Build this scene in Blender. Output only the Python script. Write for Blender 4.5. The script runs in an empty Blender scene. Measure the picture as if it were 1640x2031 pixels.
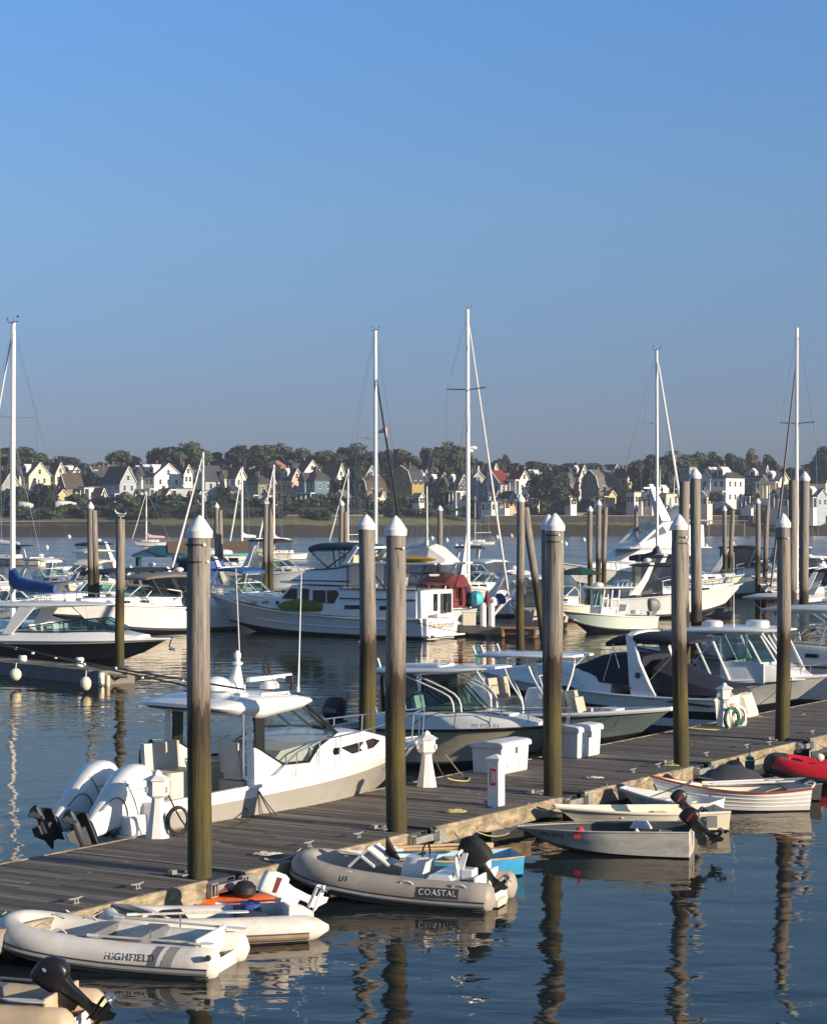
import bpy, bmesh, math, random
from mathutils import Vector, Matrix
R = math.radians
SC = bpy.context.scene
COL = SC.collection
rnd = random.Random(7)
# ---------------------------------------------------------------- camera model (metres, water surface z = 0)
F, CX, HY, H, DZ = 4200.0, 820.0, 1022.0, 6.37, 0.5     # focal length in photo pixels, eye height, deck height
def G(px, py, z=0.0):                    # ground point seen at a photo pixel
    Y = F * (H - z) / (py - HY)
    return Vector(((px - CX) / F * Y, Y, z))
def AT(px, Y, z=0.0): return Vector(((px - CX) / F * Y, Y, z))
def ZY(py, Y): return H - (py - HY) * Y / F
P1 = G(393, 1735, DZ); P5 = G(1552, 1468, DZ)
U = (P5 - P1).xy.normalized(); V = Vector((-U.y, U.x))
UA = math.atan2(U.y, U.x)
def DK(u, v, z=0.0): return Vector((P1.x + u * U.x + v * V.x, P1.y + u * U.y + v * V.y, z))
cam = bpy.data.cameras.new('camera'); co = bpy.data.objects.new('camera', cam); COL.objects.link(co)
cam.sensor_fit = 'HORIZONTAL'; cam.sensor_width = 36; cam.lens = 36 * F / 1640
cam.shift_y = (HY - 1015.5) / 1640
cam.clip_start = .1; cam.clip_end = 9000
co.location = (0, 0, H); co.rotation_euler = (R(90), 0, 0); SC.camera = co
# ---------------------------------------------------------------- light
SUN_DIR = Vector((.865, -.50, 0)).normalized(); SEL = R(12.5)
sd = Vector((SUN_DIR.x * math.cos(SEL), SUN_DIR.y * math.cos(SEL), math.sin(SEL)))
sl = bpy.data.lights.new('sun', 'SUN'); so = bpy.data.objects.new('sun', sl); COL.objects.link(so)
sl.energy = 5.0; sl.angle = R(.5); sl.color = (1, .84, .64)
so.rotation_euler = sd.to_track_quat('Z', 'Y').to_euler()
W = bpy.data.worlds.new('World'); SC.world = W; W.use_nodes = True
wn = W.node_tree.nodes; wl = W.node_tree.links
bgn = wn['Background']; sky = wn.new('ShaderNodeTexSky'); sky.sky_type = 'NISHITA'; sky.sun_disc = False
sky.sun_elevation = SEL; sky.sun_rotation = math.atan2(sd.x, sd.y); sky.altitude = 0
sky.air_density = 1.0; sky.dust_density = .3; sky.ozone_density = 3.0
# greyer, darker band of summer haze low in the sky
tcn = wn.new('ShaderNodeTexCoord'); sx = wn.new('ShaderNodeSeparateXYZ'); wl.new(tcn.outputs['Generated'], sx.inputs[0])
rp = wn.new('ShaderNodeValToRGB'); wl.new(sx.outputs['Z'], rp.inputs[0])
rp.color_ramp.interpolation = 'LINEAR'
rp.color_ramp.elements[0].position = 0.0; rp.color_ramp.elements[0].color = (.225, .28, .55, 1)
rp.color_ramp.elements[1].position = .7; rp.color_ramp.elements[1].color = (1.05, 1.03, .98, 1); _e = rp.color_ramp.elements.new(.235); _e.color = (.575, .77, 1.04, 1); _e = rp.color_ramp.elements.new(.36); _e.color = (.54, .66, .78, 1)
_e = rp.color_ramp.elements.new(.14); _e.color = (.54, .625, .80, 1); _e = rp.color_ramp.elements.new(.05); _e.color = (.335, .38, .635, 1)
mm = wn.new('ShaderNodeMix'); mm.data_type = 'RGBA'; mm.blend_type = 'MULTIPLY'; mm.inputs[0].default_value = 1
wl.new(sky.outputs[0], mm.inputs[6]); wl.new(rp.outputs[0], mm.inputs[7]); wl.new(mm.outputs[2], bgn.inputs[0])
bgn.inputs[1].default_value = .12
SC.view_settings.view_transform = 'Standard'; SC.view_settings.look = 'None'; SC.view_settings.gamma = 1
SC.view_settings.exposure = 0.55
SC.cycles.max_bounces = 6; SC.cycles.transparent_max_bounces = 16; SC.cycles.caustics_reflective = False; SC.cycles.caustics_refractive = False
SC.cycles.volume_bounces = 0
# ---------------------------------------------------------------- materials
MT = {}
def nd(m, t, **k):
    n = m.node_tree.nodes.new(t)
    for a, b in k.items(): setattr(n, a, b)
    return n
def mixc(m, fac, a, b, blend='MIX'):
    n = nd(m, 'ShaderNodeMix', data_type='RGBA', blend_type=blend)
    for i, q in ((0, fac), (6, a), (7, b)):
        if isinstance(q, (tuple, list)): n.inputs[i].default_value = (*q[:3], 1)
        elif isinstance(q, (int, float)): n.inputs[i].default_value = q
        else: m.node_tree.links.new(q, n.inputs[i])
    return n.outputs[2]
def ramp(m, src, stops):
    n = nd(m, 'ShaderNodeValToRGB'); m.node_tree.links.new(src, n.inputs[0]); e = n.color_ramp.elements
    e[0].position, e[0].color = stops[0][0], (*stops[0][1], 1); e[1].position, e[1].color = stops[-1][0], (*stops[-1][1], 1)
    for p, c in stops[1:-1]: q = e.new(p); q.color = (*c, 1)
    return n.outputs[0]
def noise(m, scale, stretch=(1, 1, 1), detail=4, coord='Object', rough=.55):
    tc = nd(m, 'ShaderNodeTexCoord'); mp = nd(m, 'ShaderNodeMapping'); mp.inputs['Scale'].default_value = stretch
    n = nd(m, 'ShaderNodeTexNoise'); n.inputs['Scale'].default_value = scale; n.inputs['Detail'].default_value = detail; n.inputs['Roughness'].default_value = rough
    L = m.node_tree.links; L.new(tc.outputs[coord], mp.inputs[0]); L.new(mp.outputs[0], n.inputs[0])
    return n.outputs[0]
def bump(m, src, s, d=.02):
    b = nd(m, 'ShaderNodeBump'); b.inputs['Strength'].default_value = s; b.inputs['Distance'].default_value = d
    m.node_tree.links.new(src, b.inputs['Height']); m.node_tree.links.new(b.outputs[0], m.node_tree.nodes['Principled BSDF'].inputs['Normal'])
def M(name, col, rough=.45, metal=0, var=.15, scale=3, bmp=0, bscale=30, stretch=(1, 1, 1), dirt=None, dscale=1.2, damt=.5, coat=0, spec=.5, rand=0):
    m = bpy.data.materials.new(name); m.use_nodes = True; MT[name] = m
    p = m.node_tree.nodes['Principled BSDF']; L = m.node_tree.links
    p.inputs['Roughness'].default_value = rough; p.inputs['Metallic'].default_value = metal
    p.inputs['Specular IOR Level'].default_value = spec; p.inputs['Coat Weight'].default_value = coat
    n = noise(m, scale, stretch)
    c = ramp(m, n, [(.3, tuple(x * (1 - var) for x in col)), (.7, tuple(min(1, x * (1 + var * .6)) for x in col))])
    if dirt:
        n2 = noise(m, dscale, (1, 1, 1.5), 6, rough=.65)
        f = ramp(m, n2, [(.48, (0, 0, 0)), (.72, (damt,) * 3)])
        c = mixc(m, f, c, dirt)
    if rand:
        oi = nd(m, 'ShaderNodeObjectInfo'); hs = nd(m, 'ShaderNodeHueSaturation')
        mr = nd(m, 'ShaderNodeMapRange'); L.new(oi.outputs['Random'], mr.inputs[0]); mr.inputs[3].default_value = 1 - rand; mr.inputs[4].default_value = 1 + rand
        L.new(mr.outputs[0], hs.inputs['Value']); L.new(c, hs.inputs['Color'])
        mr2 = nd(m, 'ShaderNodeMapRange'); L.new(oi.outputs['Random'], mr2.inputs[0]); mr2.inputs[3].default_value = .47; mr2.inputs[4].default_value = .53
        L.new(mr2.outputs[0], hs.inputs['Hue']); c = hs.outputs[0]
    L.new(c, p.inputs['Base Color'])
    if bmp: bump(m, noise(m, bscale, stretch, 5), bmp)
    return m
def glass(name, tint, gl=.05, rough=.03, fac=.0):
    m = bpy.data.materials.new(name); m.use_nodes = True; MT[name] = m
    nt = m.node_tree; nt.nodes.remove(nt.nodes['Principled BSDF']); out = nt.nodes['Material Output']
    tr = nd(m, 'ShaderNodeBsdfTransparent'); tr.inputs[0].default_value = (*tint, 1)
    g = nd(m, 'ShaderNodeBsdfGlossy'); g.inputs['Roughness'].default_value = rough; g.inputs[0].default_value = (.9, .95, 1, 1)
    fr = nd(m, 'ShaderNodeFresnel'); ge = nd(m, 'ShaderNodeNewGeometry'); ir = nd(m, 'ShaderNodeMapRange'); nt.links.new(ge.outputs['Backfacing'], ir.inputs[0]); ir.inputs[3].default_value = 1.5; ir.inputs[4].default_value = 1 / 1.5; nt.links.new(ir.outputs[0], fr.inputs[0])
    ad = nd(m, 'ShaderNodeMath', operation='ADD', use_clamp=True); ad.inputs[1].default_value = gl
    mx = nd(m, 'ShaderNodeMixShader'); nt.links.new(fr.outputs[0], ad.inputs[0]); nt.links.new(ad.outputs[0], mx.inputs[0])
    nt.links.new(tr.outputs[0], mx.inputs[1]); nt.links.new(g.outputs[0], mx.inputs[2]); nt.links.new(mx.outputs[0], out.inputs[0])
    return m
M('gelcoat', (.80, .80, .78), .22, var=.05, dirt=(.62, .58, .48), damt=.25, coat=.3)
M('gelcoat_cream', (.78, .71, .55), .28, var=.06, dirt=(.5, .44, .32), damt=.3)
M('gelcoat_old', (.74, .73, .70), .4, var=.12, dirt=(.42, .40, .34), damt=.5)
M('gelcoat_grey', (.36, .34, .30), .25, var=.06, coat=.3)
M('gelcoat_tan', (.50, .45, .33), .3, var=.08, dirt=(.3, .25, .16), damt=.35)
M('gelcoat_teal', (.20, .27, .24), .25, var=.1)
M('gelcoat_mint', (.62, .72, .62), .25, var=.06)
M('navy_hull', (.012, .016, .035), .12, var=.2, coat=.5)
M('black_hull', (.010, .011, .014), .10, var=.2, coat=.5)
M('bottom_paint', (.03, .035, .05), .6, var=.3)
M('deck_nonskid', (.66, .66, .64), .6, var=.06, bmp=.15, bscale=120)
M('vinyl_tan', (.52, .44, .33), .5, var=.1)
M('vinyl_beige', (.62, .57, .48), .5, var=.1)
M('vinyl_white', (.74, .73, .69), .45, var=.08)
M('interior_grey', (.30, .30, .30), .6, var=.12)
M('black_plastic', (.012, .012, .013), .35, var=.3)
M('black_rubber', (.018, .018, .018), .6, var=.3)
M('grey_plastic', (.10, .11, .12), .5, var=.2)
M('steel', (.62, .62, .62), .18, .9, var=.08)
M('galvanised', (.42, .42, .40), .45, .5, var=.25, scale=8, dirt=(.2, .14, .08), dscale=4, damt=.5)
M('window_tint', (.018, .020, .022), .06, var=.2, spec=.6)
M('alu', (.60, .56, .48), .45, .1, var=.22, scale=2.5, stretch=(1, 1, 4), dirt=(.2, .19, .17), dscale=2.5, damt=.5)
M('white_paint', (.78, .77, .74), .4, var=.08, dirt=(.45, .42, .36), damt=.3, dscale=3)
M('white_plastic', (.80, .79, .77), .35, var=.05)
M('canvas_navy', (.007, .011, .026), .75, var=.3, bmp=.3, bscale=5)
M('canvas_black', (.012, .012, .014), .75, var=.3, bmp=.3, bscale=5)
M('canvas_blue', (.015, .09, .30), .7, var=.25, bmp=.4, bscale=6)
M('canvas_royal', (.02, .07, .28), .7, var=.25)
M('canvas_teal', (.012, .10, .16), .7, var=.2)
M('canvas_teal_dark', (.008, .045, .085), .7, var=.2)
M('canvas_green', (.006, .06, .04), .7, var=.2)
M('canvas_red', (.16, .015, .02), .75, var=.25, bmp=.3, bscale=5)
M('canvas_tan', (.25, .21, .16), .75, var=.2, bmp=.3, bscale=5)
M('canvas_white', (.72, .70, .66), .7, var=.1, bmp=.3, bscale=5)
M('green_cover', (.13, .17, .02), .7, var=.25, bmp=.3, bscale=6)
M('hypalon_white', (.70, .66, .60), .5, var=.12, dirt=(.42, .37, .30), dscale=2.2, damt=.45, bmp=.06, bscale=9)
M('hypalon_old', (.66, .63, .58), .55, var=.15, dirt=(.38, .30, .2), dscale=2.6, damt=.55, bmp=.12, bscale=6)
M('hypalon_grey', (.37, .33, .28), .55, var=.14, dirt=(.2, .17, .13), dscale=2.4, damt=.5, bmp=.05, bscale=9)
M('hypalon_tan', (.55, .42, .28), .5, var=.12, dirt=(.35, .27, .18), dscale=2, damt=.4)
M('hypalon_red', (.58, .012, .02), .42, var=.12)
M('strake_grey', (.30, .28, .25), .55, var=.15)
M('dark_grey', (.055, .058, .065), .55, var=.2)
M('mid_grey', (.15, .155, .17), .5, var=.15)
M('dark_blue_trim', (.02, .03, .10), .4, var=.2)
M('orange_plastic', (.75, .13, .02), .4, var=.15)
M('sky_blue_paint', (.06, .38, .68), .45, var=.12, dirt=(.05, .2, .32), dscale=3, damt=.35)
M('sky_blue_pale', (.35, .55, .66), .5, var=.12)
M('varnished_wood', (.42, .22, .09), .35, var=.3, scale=6, stretch=(1, 8, 8), coat=.2)
M('oar_wood', (.55, .38, .20), .45, var=.25, scale=6)
M('red_paint', (.28, .05, .03), .4, var=.2)
M('red_bright', (.6, .03, .03), .4, var=.2)
M('teal_paint', (.010, .07, .11), .6, var=.2)
M('aqua', (.05, .45, .52), .5, var=.3)
M('yellow_paint', (.75, .36, .02), .45, var=.15)
M('annex_brown', (.15, .10, .06), .7, var=.3)
M('orange_brown', (.40, .19, .07), .5, var=.3)
M('rope_white', (.55, .52, .45), .8, var=.3, scale=40)
M('rope_dark', (.03, .03, .03), .8, var=.3, scale=40)
M('rope_yellow', (.50, .42, .15), .8, var=.3, scale=40)
M('rope_green', (.38, .55, .06), .8, var=.3, scale=40)
M('hose_green', (.01, .16, .11), .5, var=.3)
M('plank_old', (.20, .185, .16), .85, var=.35, scale=4, stretch=(1, 6, 6))
M('pink_flag', (.66, .40, .36), .7, var=.2)
M('skin_wood', (.30, .20, .12), .6, var=.3)
glass('glass_clear', (.90, .94, .94), .04)
glass('glass_green', (.42, .60, .55), .06)
glass('glass_dark', (.16, .17, .18), .05)
glass('curtain', (.74, .74, .72), .08, .12)
glass('curtain_smoke', (.22, .22, .22), .08, .12)
def m_timber():   # weathered dock fascia: pale worn timber, green upper edge, rust and dark scars
    m = M('fascia_timber', (.36, .29, .19), .85, var=.5, scale=3.2, stretch=(1, 4, 3), bmp=.9, bscale=9, dirt=(.09, .065, .035), dscale=3.0, damt=.85)
    return m
m_timber()
def m_deck():
    m = bpy.data.materials.new('deck_boards'); m.use_nodes = True; MT['deck_boards'] = m
    p = m.node_tree.nodes['Principled BSDF']; L = m.node_tree.links; p.inputs['Roughness'].default_value = .82
    geo = nd(m, 'ShaderNodeNewGeometry')
    base = ramp(m, geo.outputs['Random Per Island'], [(0, (.085, .07, .056)), (.35, (.12, .10, .082)), (.7, (.165, .142, .118)), (1, (.26, .225, .185))])
    n = noise(m, 2.0, (12, 1, 1), 6, rough=.7)
    c = mixc(m, .8, base, ramp(m, n, [(.3, (.45, .44, .43)), (.7, (1.25, 1.2, 1.15))]), 'MULTIPLY')
    n3 = noise(m, .8, (1, 1, 1), 5)
    c = mixc(m, ramp(m, n3, [(.5, (0, 0, 0)), (.75, (.35,) * 3)]), c, (.05, .046, .042))
    L.new(c, p.inputs['Base Color']); bump(m, n, .5, .01)
m_deck()
def m_pile():   # greyed pile: bleached top, wet brown tide band near z=3.3, olive weed below
    m = bpy.data.materials.new('pile_wood'); m.use_nodes = True; MT['pile_wood'] = m
    p = m.node_tree.nodes['Principled BSDF']; L = m.node_tree.links; p.inputs['Roughness'].default_value = .85
    tc = nd(m, 'ShaderNodeTexCoord'); s = nd(m, 'ShaderNodeSeparateXYZ'); L.new(tc.outputs['Object'], s.inputs[0])
    oi = nd(m, 'ShaderNodeObjectInfo')
    w = noise(m, 5.5, (1.6, 1.6, .16), 5, rough=.65)
    w2 = noise(m, 1.3, (1, 1, .5), 4)
    def mad(a, k, b):
        q = nd(m, 'ShaderNodeMath', operation='MULTIPLY_ADD'); L.new(a, q.inputs[0]); q.inputs[1].default_value = k
        if isinstance(b, (int, float)): q.inputs[2].default_value = b
        else: L.new(b, q.inputs[2])
        return q.outputs[0]
    h = mad(w, 2.2, s.outputs['Z']); h = mad(w2, .8, h); h = mad(oi.outputs['Random'], .5, h)
    h = mad(h, .125, -.214)        # (z + ~1.4 - 1.36)/8
    col = ramp(m, h, [(0, (.036, .031, .014)), (.14, (.055, .047, .014)), (.24, (.082, .07, .014)), (.33, (.055, .042, .017)), (.37, (.034, .024, .015)), (.422, (.045, .032, .022)), (.432, (.16, .122, .088)), (.5, (.22, .192, .165)), (.7, (.25, .23, .205)), (1, (.235, .212, .185))])
    g = noise(m, 16, (1, 1, .06), 5, rough=.7)
    col = mixc(m, .9, col, ramp(m, g, [(.33, (.26, .24, .22)), (.42, (.75, .73, .70)), (.54, (1.05, 1.03, 1.0)), (.68, (1.4, 1.37, 1.33))]), 'MULTIPLY')
    L.new(col, p.inputs['Base Color']); bump(m, g, .9, .02)
m_pile()
def m_water():
    m = bpy.data.materials.new('water'); m.use_nodes = True; MT['water'] = m
    p = m.node_tree.nodes['Principled BSDF']; L = m.node_tree.links
    p.inputs['Base Color'].default_value = (.012, .020, .022, 1); p.inputs['Roughness'].default_value = .03; p.inputs['IOR'].default_value = 1.33; p.inputs['Specular Tint'].default_value = (.88, .76, .60, 1)
    tc = nd(m, 'ShaderNodeTexCoord')
    def wv(scale, st, rz, det, dist=0):
        mp = nd(m, 'ShaderNodeMapping'); mp.inputs['Scale'].default_value = st; mp.inputs['Rotation'].default_value = (0, 0, R(rz))
        n = nd(m, 'ShaderNodeTexNoise'); n.inputs['Scale'].default_value = scale; n.inputs['Detail'].default_value = det; n.inputs['Roughness'].default_value = .45
        n.inputs['Distortion'].default_value = dist
        L.new(tc.outputs['Object'], mp.inputs[0]); L.new(mp.outputs[0], n.inputs[0]); return n.outputs[0]
    a = wv(.55, (1, 1.35, 1), 12, 1.0, .3); b = wv(1.7, (.8, 1.3, 1), -18, 2.0, .4); c = wv(.06, (1, 1, 1), 0, 2)
    d = wv(5.0, (.8, 1.2, 1), 30, 1.5)
    def mad(x, k, y):
        q = nd(m, 'ShaderNodeMath', operation='MULTIPLY_ADD'); L.new(x, q.inputs[0]); q.inputs[1].default_value = k
        if isinstance(y, (int, float)): q.inputs[2].default_value = y
        else: L.new(y, q.inputs[2])
        return q.outputs[0]
    calm = nd(m, 'ShaderNodeMapRange'); L.new(c, calm.inputs[0]); calm.inputs[1].default_value = .38; calm.inputs[2].default_value = .62; calm.inputs[3].default_value = .35; calm.inputs[4].default_value = 1.0
    sy = nd(m, 'ShaderNodeSeparateXYZ'); L.new(tc.outputs['Object'], sy.inputs[0])
    far = nd(m, 'ShaderNodeMapRange'); L.new(sy.outputs['Y'], far.inputs[0]); far.inputs[1].default_value = 90; far.inputs[2].default_value = 260; far.inputs[3].default_value = 1.0; far.inputs[4].default_value = 4.5
    rg = nd(m, 'ShaderNodeMapRange'); L.new(sy.outputs['Y'], rg.inputs[0]); rg.inputs[1].default_value = 90; rg.inputs[2].default_value = 300; rg.inputs[3].default_value = .03; rg.inputs[4].default_value = .22
    h = mad(a, 1.0, 0.0); h = mad(b, .30, h); h = mad(d, .035, h)
    hf = nd(m, 'ShaderNodeMath', operation='MULTIPLY'); L.new(h, hf.inputs[0]); L.new(far.outputs[0], hf.inputs[1]); h = hf.outputs[0]
    q = nd(m, 'ShaderNodeMath', operation='MULTIPLY'); L.new(h, q.inputs[0]); L.new(calm.outputs[0], q.inputs[1])
    bp = nd(m, 'ShaderNodeBump'); bp.inputs['Strength'].default_value = 1; bp.inputs['Distance'].default_value = .053
    L.new(q.outputs[0], bp.inputs['Height'])
    m.node_tree.nodes.remove(p); df = nd(m, 'ShaderNodeBsdfDiffuse'); df.inputs[0].default_value = (.012, .020, .022, 1)
    gl = nd(m, 'ShaderNodeBsdfGlossy'); gl.inputs[0].default_value = (.92, .84, .74, 1); L.new(rg.outputs[0], gl.inputs['Roughness'])
    fr = nd(m, 'ShaderNodeFresnel'); fr.inputs[0].default_value = 1.33; mx = nd(m, 'ShaderNodeMixShader')
    for n_ in (df, gl, fr): L.new(bp.outputs[0], n_.inputs['Normal'])
    L.new(fr.outputs[0], mx.inputs[0]); L.new(df.outputs[0], mx.inputs[1]); L.new(gl.outputs[0], mx.inputs[2]); L.new(mx.outputs[0], m.node_tree.nodes['Material Output'].inputs[0])
m_water()
# ---------------------------------------------------------------- mesh builder
class MB:
    def __init__(s, m=None): s.v = []; s.f = []; s.mi = []; s.cur = 0; s.m = m or Matrix()
    def add(s, vs, fs):
        b = len(s.v); s.v += [s.m @ Vector(v) for v in vs]; s.f += [tuple(b + i for i in f) for f in fs]; s.mi += [s.cur] * len(fs); return s
    def mat(s, i): s.cur = i; return s
    def box(s, x0, x1, y0, y1, z0, z1):
        return s.add([(x0, y0, z0), (x1, y0, z0), (x1, y1, z0), (x0, y1, z0), (x0, y0, z1), (x1, y0, z1), (x1, y1, z1), (x0, y1, z1)],
                     [(0, 3, 2, 1), (4, 5, 6, 7), (0, 1, 5, 4), (1, 2, 6, 5), (2, 3, 7, 6), (3, 0, 4, 7)])
    def tube(s, pts, r, n=7, cap=True, closed=False):
        pts = [Vector(p) for p in pts]; k = len(pts); rs = r if isinstance(r, (list, tuple)) else [r] * k
        vs = []; up = None
        for i, p in enumerate(pts):
            if closed: t = pts[(i + 1) % k] - pts[i - 1]
            else: t = pts[min(i + 1, k - 1)] - pts[max(i - 1, 0)]
            t.normalize()
            if up is None: up = Vector((0, 0, 1)) if abs(t.z) < .9 else Vector((1, 0, 0))
            a = t.cross(up); a.normalize(); b = a.cross(t); up = b
            for j in range(n):
                q = 2 * math.pi * j / n; vs.append(p + a * (math.cos(q) * rs[i]) + b * (math.sin(q) * rs[i]))
        fs = []
        for i in range(k if closed else k - 1):
            i2 = (i + 1) % k
            for j in range(n): fs.append((i * n + j, i * n + (j + 1) % n, i2 * n + (j + 1) % n, i2 * n + j))
        if cap and not closed: fs += [tuple(range(n - 1, -1, -1)), tuple((k - 1) * n + j for j in range(n))]
        return s.add(vs, fs)
    def loft(s, secs, closed=True, cap=True):
        n = len(secs[0]); vs = [p for q in secs for p in q]; fs = []
        for i in range(len(secs) - 1):
            for j in range(n if closed else n - 1): fs.append((i * n + j, i * n + (j + 1) % n, (i + 1) * n + (j + 1) % n, (i + 1) * n + j))
        if cap: fs += [tuple(range(n - 1, -1, -1)), tuple((len(secs) - 1) * n + j for j in range(n))]
        return s.add(vs, fs)
    def lathe(s, prof, c=(0, 0, 0), n=16):
        secs = [[(c[0] + r * math.cos(2 * math.pi * j / n), c[1] + r * math.sin(2 * math.pi * j / n), c[2] + z) for j in range(n)] for r, z in prof]
        return s.loft(secs)
    def ball(s, c, rx, ry, rz, n=12):
        secs = []
        for i in range(n // 2 + 1):
            a = -math.pi / 2 + math.pi * i / (n // 2); q = max(.02, math.cos(a))
            secs.append([(c[0] + rx * q * math.cos(2 * math.pi * j / n), c[1] + ry * q * math.sin(2 * math.pi * j / n), c[2] + rz * math.sin(a)) for j in range(n)])
        return s.loft(secs)
    def plate(s, pts, t):                # a flat panel of thickness t, centred on the polygon
        pts = [Vector(p) for p in pts]; nrm = Vector((0, 0, 0)); k = len(pts)
        for i in range(k):
            a, b = pts[i], pts[(i + 1) % k]; nrm += Vector(((a.y - b.y) * (a.z + b.z), (a.z - b.z) * (a.x + b.x), (a.x - b.x) * (a.y + b.y)))
        nrm.normalize(); o = nrm * (t / 2)
        return s.add([p + o for p in pts] + [p - o for p in pts], [tuple(range(k)), tuple(range(2 * k - 1, k - 1, -1))] + [(i, i + k, (i + 1) % k + k, (i + 1) % k) for i in range(k)])
    def sheet(s, grid):                  # open grid surface
        n = len(grid[0]); vs = [p for q in grid for p in q]
        return s.add(vs, [(i * n + j, i * n + j + 1, (i + 1) * n + j + 1, (i + 1) * n + j) for i in range(len(grid) - 1) for j in range(n - 1)])
    def slab(s, secs, rr=.3):            # secs: (x, halfwidth, zbottom, ztop): crowned panel with rounded edge
        out = []
        for x, w, a, b in secs:
            h = b - a
            out.append([(x, -w * .9, a), (x, -w, a + h * .35), (x, -w, a + h * .55), (x, -w * .93, a + h * .85), (x, -w * .6, b), (x, 0, b + h * .1),
                        (x, w * .6, b), (x, w * .93, a + h * .85), (x, w, a + h * .55), (x, w, a + h * .35), (x, w * .9, a)])
        return s.loft(out)
    def mesh(s, name, mats, sm=38):
        me = bpy.data.meshes.new(name); me.from_pydata([tuple(v) for v in s.v], [], s.f)
        if not isinstance(mats, (list, tuple)): mats = [mats]
        for q in mats: me.materials.append(MT[q] if isinstance(q, str) else q)
        me.polygons.foreach_set('material_index', s.mi)
        bm = bmesh.new(); bm.from_mesh(me); bmesh.ops.recalc_face_normals(bm, faces=bm.faces); bm.to_mesh(me); bm.free()
        if sm:
            me.polygons.foreach_set('use_smooth', [True] * len(me.polygons)); me.set_sharp_from_angle(angle=R(sm))
        me.update(); return me
    def build(s, name, mats, parent=None, sm=38, bev=0, label=None):
        o = bpy.data.objects.new(name, s.mesh(name, mats, sm)); COL.objects.link(o)
        if parent: o.parent = parent
        if bev: b = o.modifiers.new('bevel', 'BEVEL'); b.width = bev; b.segments = 2; b.limit_method = 'ANGLE'; b.angle_limit = R(40)
        if label: o['label'] = label
        return o
def tag(o, label, cat, group=None):
    o['label'] = label; o['category'] = cat
    if group: o['group'] = group
    return o
def thing(name, label, cat, loc=(0, 0, 0), rz=0, group=None):
    o = bpy.data.objects.new(name, None); COL.objects.link(o); o.empty_display_size = .2
    o.location = loc; o.rotation_euler = (0, 0, rz); return tag(o, label, cat, group)
def setting(o, kind='structure'): o['kind'] = kind; return o
KIDS = {}
def copy_tree(o, parent=None):
    c = o.copy(); COL.objects.link(c); c.parent = parent
    for ch in o.children: copy_tree(ch, c)
    return c
def text(name, s, size, mtx, mat, parent, ext=.002, shear=0, label=None):
    cu = bpy.data.curves.new(name, 'FONT'); cu.body = s; cu.size = size; cu.extrude = min(ext, .003); cu.space_character = 1.12; cu.align_x = 'CENTER'; cu.align_y = 'CENTER'; cu.shear = shear
    ob = bpy.data.objects.new(name, cu); me = bpy.data.meshes.new_from_object(ob); bpy.data.objects.remove(ob)
    me.materials.clear(); me.materials.append(MT[mat]); me.name = name
    o = bpy.data.objects.new(name, me); COL.objects.link(o); o.parent = parent; o.matrix_local = mtx
    if label: o['label'] = label
    return o
def frame(origin, xdir, updir):          # matrix with text x along xdir and text y along updir
    x = Vector(xdir).normalized(); y = Vector(updir); y = (y - x * y.dot(x)).normalized(); z = x.cross(y)
    m = Matrix((x, y, z)).transposed().to_4x4(); m.translation = Vector(origin); return m
def lerp(a, b, t): return a + (b - a) * t
def sag(a, b, d, n=10):
    a, b = Vector(a), Vector(b); return [a.lerp(b, i / n) - Vector((0, 0, d * 4 * (i / n) * (1 - i / n))) for i in range(n + 1)]
def arc(pts, n=6):                       # smooth curve through points (Catmull-Rom)
    pts = [Vector(p) for p in pts]; out = []
    for i in range(len(pts) - 1):
        p0, p1, p2, p3 = pts[max(i - 1, 0)], pts[i], pts[i + 1], pts[min(i + 2, len(pts) - 1)]
        for k in range(n):
            t = k / n; out.append(.5 * ((2 * p1) + (p2 - p0) * t + (2 * p0 - 5 * p1 + 4 * p2 - p3) * t * t + (3 * p1 - p0 - 3 * p2 + p3) * t ** 3))
    return out + [pts[-1]]
# ================================================================ SETTING: water, far shore ground
b = MB(); b.add([(-1500, -30, 0), (1500, -30, 0), (1500, 640, 0), (-1500, 640, 0)], [(0, 1, 2, 3)])
setting(b.build('water', 'water', sm=0))
def shore_z(x, y):
    s = y - (628 + 14 * math.sin(x * .021) + 6 * math.sin(x * .055 + 1) + .18 * max(0, x))
    pts = [(-30, -2), (-4, -.3), (0, .02), (7, 1.0), (12, 3.0), (15, 4.1), (26, 4.6), (34, 6.2), (44, 8.6), (70, 10.5), (110, 14), (170, 19), (260, 22), (900, 22)]
    if s <= pts[0][0]: return pts[0][1]
    for (a, za), (c, zc) in zip(pts, pts[1:]):
        if s <= c: return za + (zc - za) * (s - a) / (c - a)
    return 22
def shore_y(x): return 628 + 14 * math.sin(x * .021) + 6 * math.sin(x * .055 + 1) + .18 * max(0, x)
xs = [-1500, -900, -600, -400] + [-260 + 6 * i for i in range(87)] + [400, 600, 900, 1500]
ys = [590, 606, 616] + [620 + 2.5 * i for i in range(38)] + [720, 750, 790, 840, 900, 1000, 1500]
b = MB(); b.sheet([[(x, y, shore_z(x, y) + (rnd.uniform(-.22, .22) if 618 < y < 700 else 0)) for y in ys] for x in xs])
m = bpy.data.materials.new('shore_ground'); m.use_nodes = True; MT['shore_ground'] = m
p_ = m.node_tree.nodes['Principled BSDF']; p_.inputs['Roughness'].default_value = .95; L_ = m.node_tree.links
tc = nd(m, 'ShaderNodeTexCoord'); s_ = nd(m, 'ShaderNodeSeparateXYZ'); L_.new(tc.outputs['Object'], s_.inputs[0])
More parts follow.
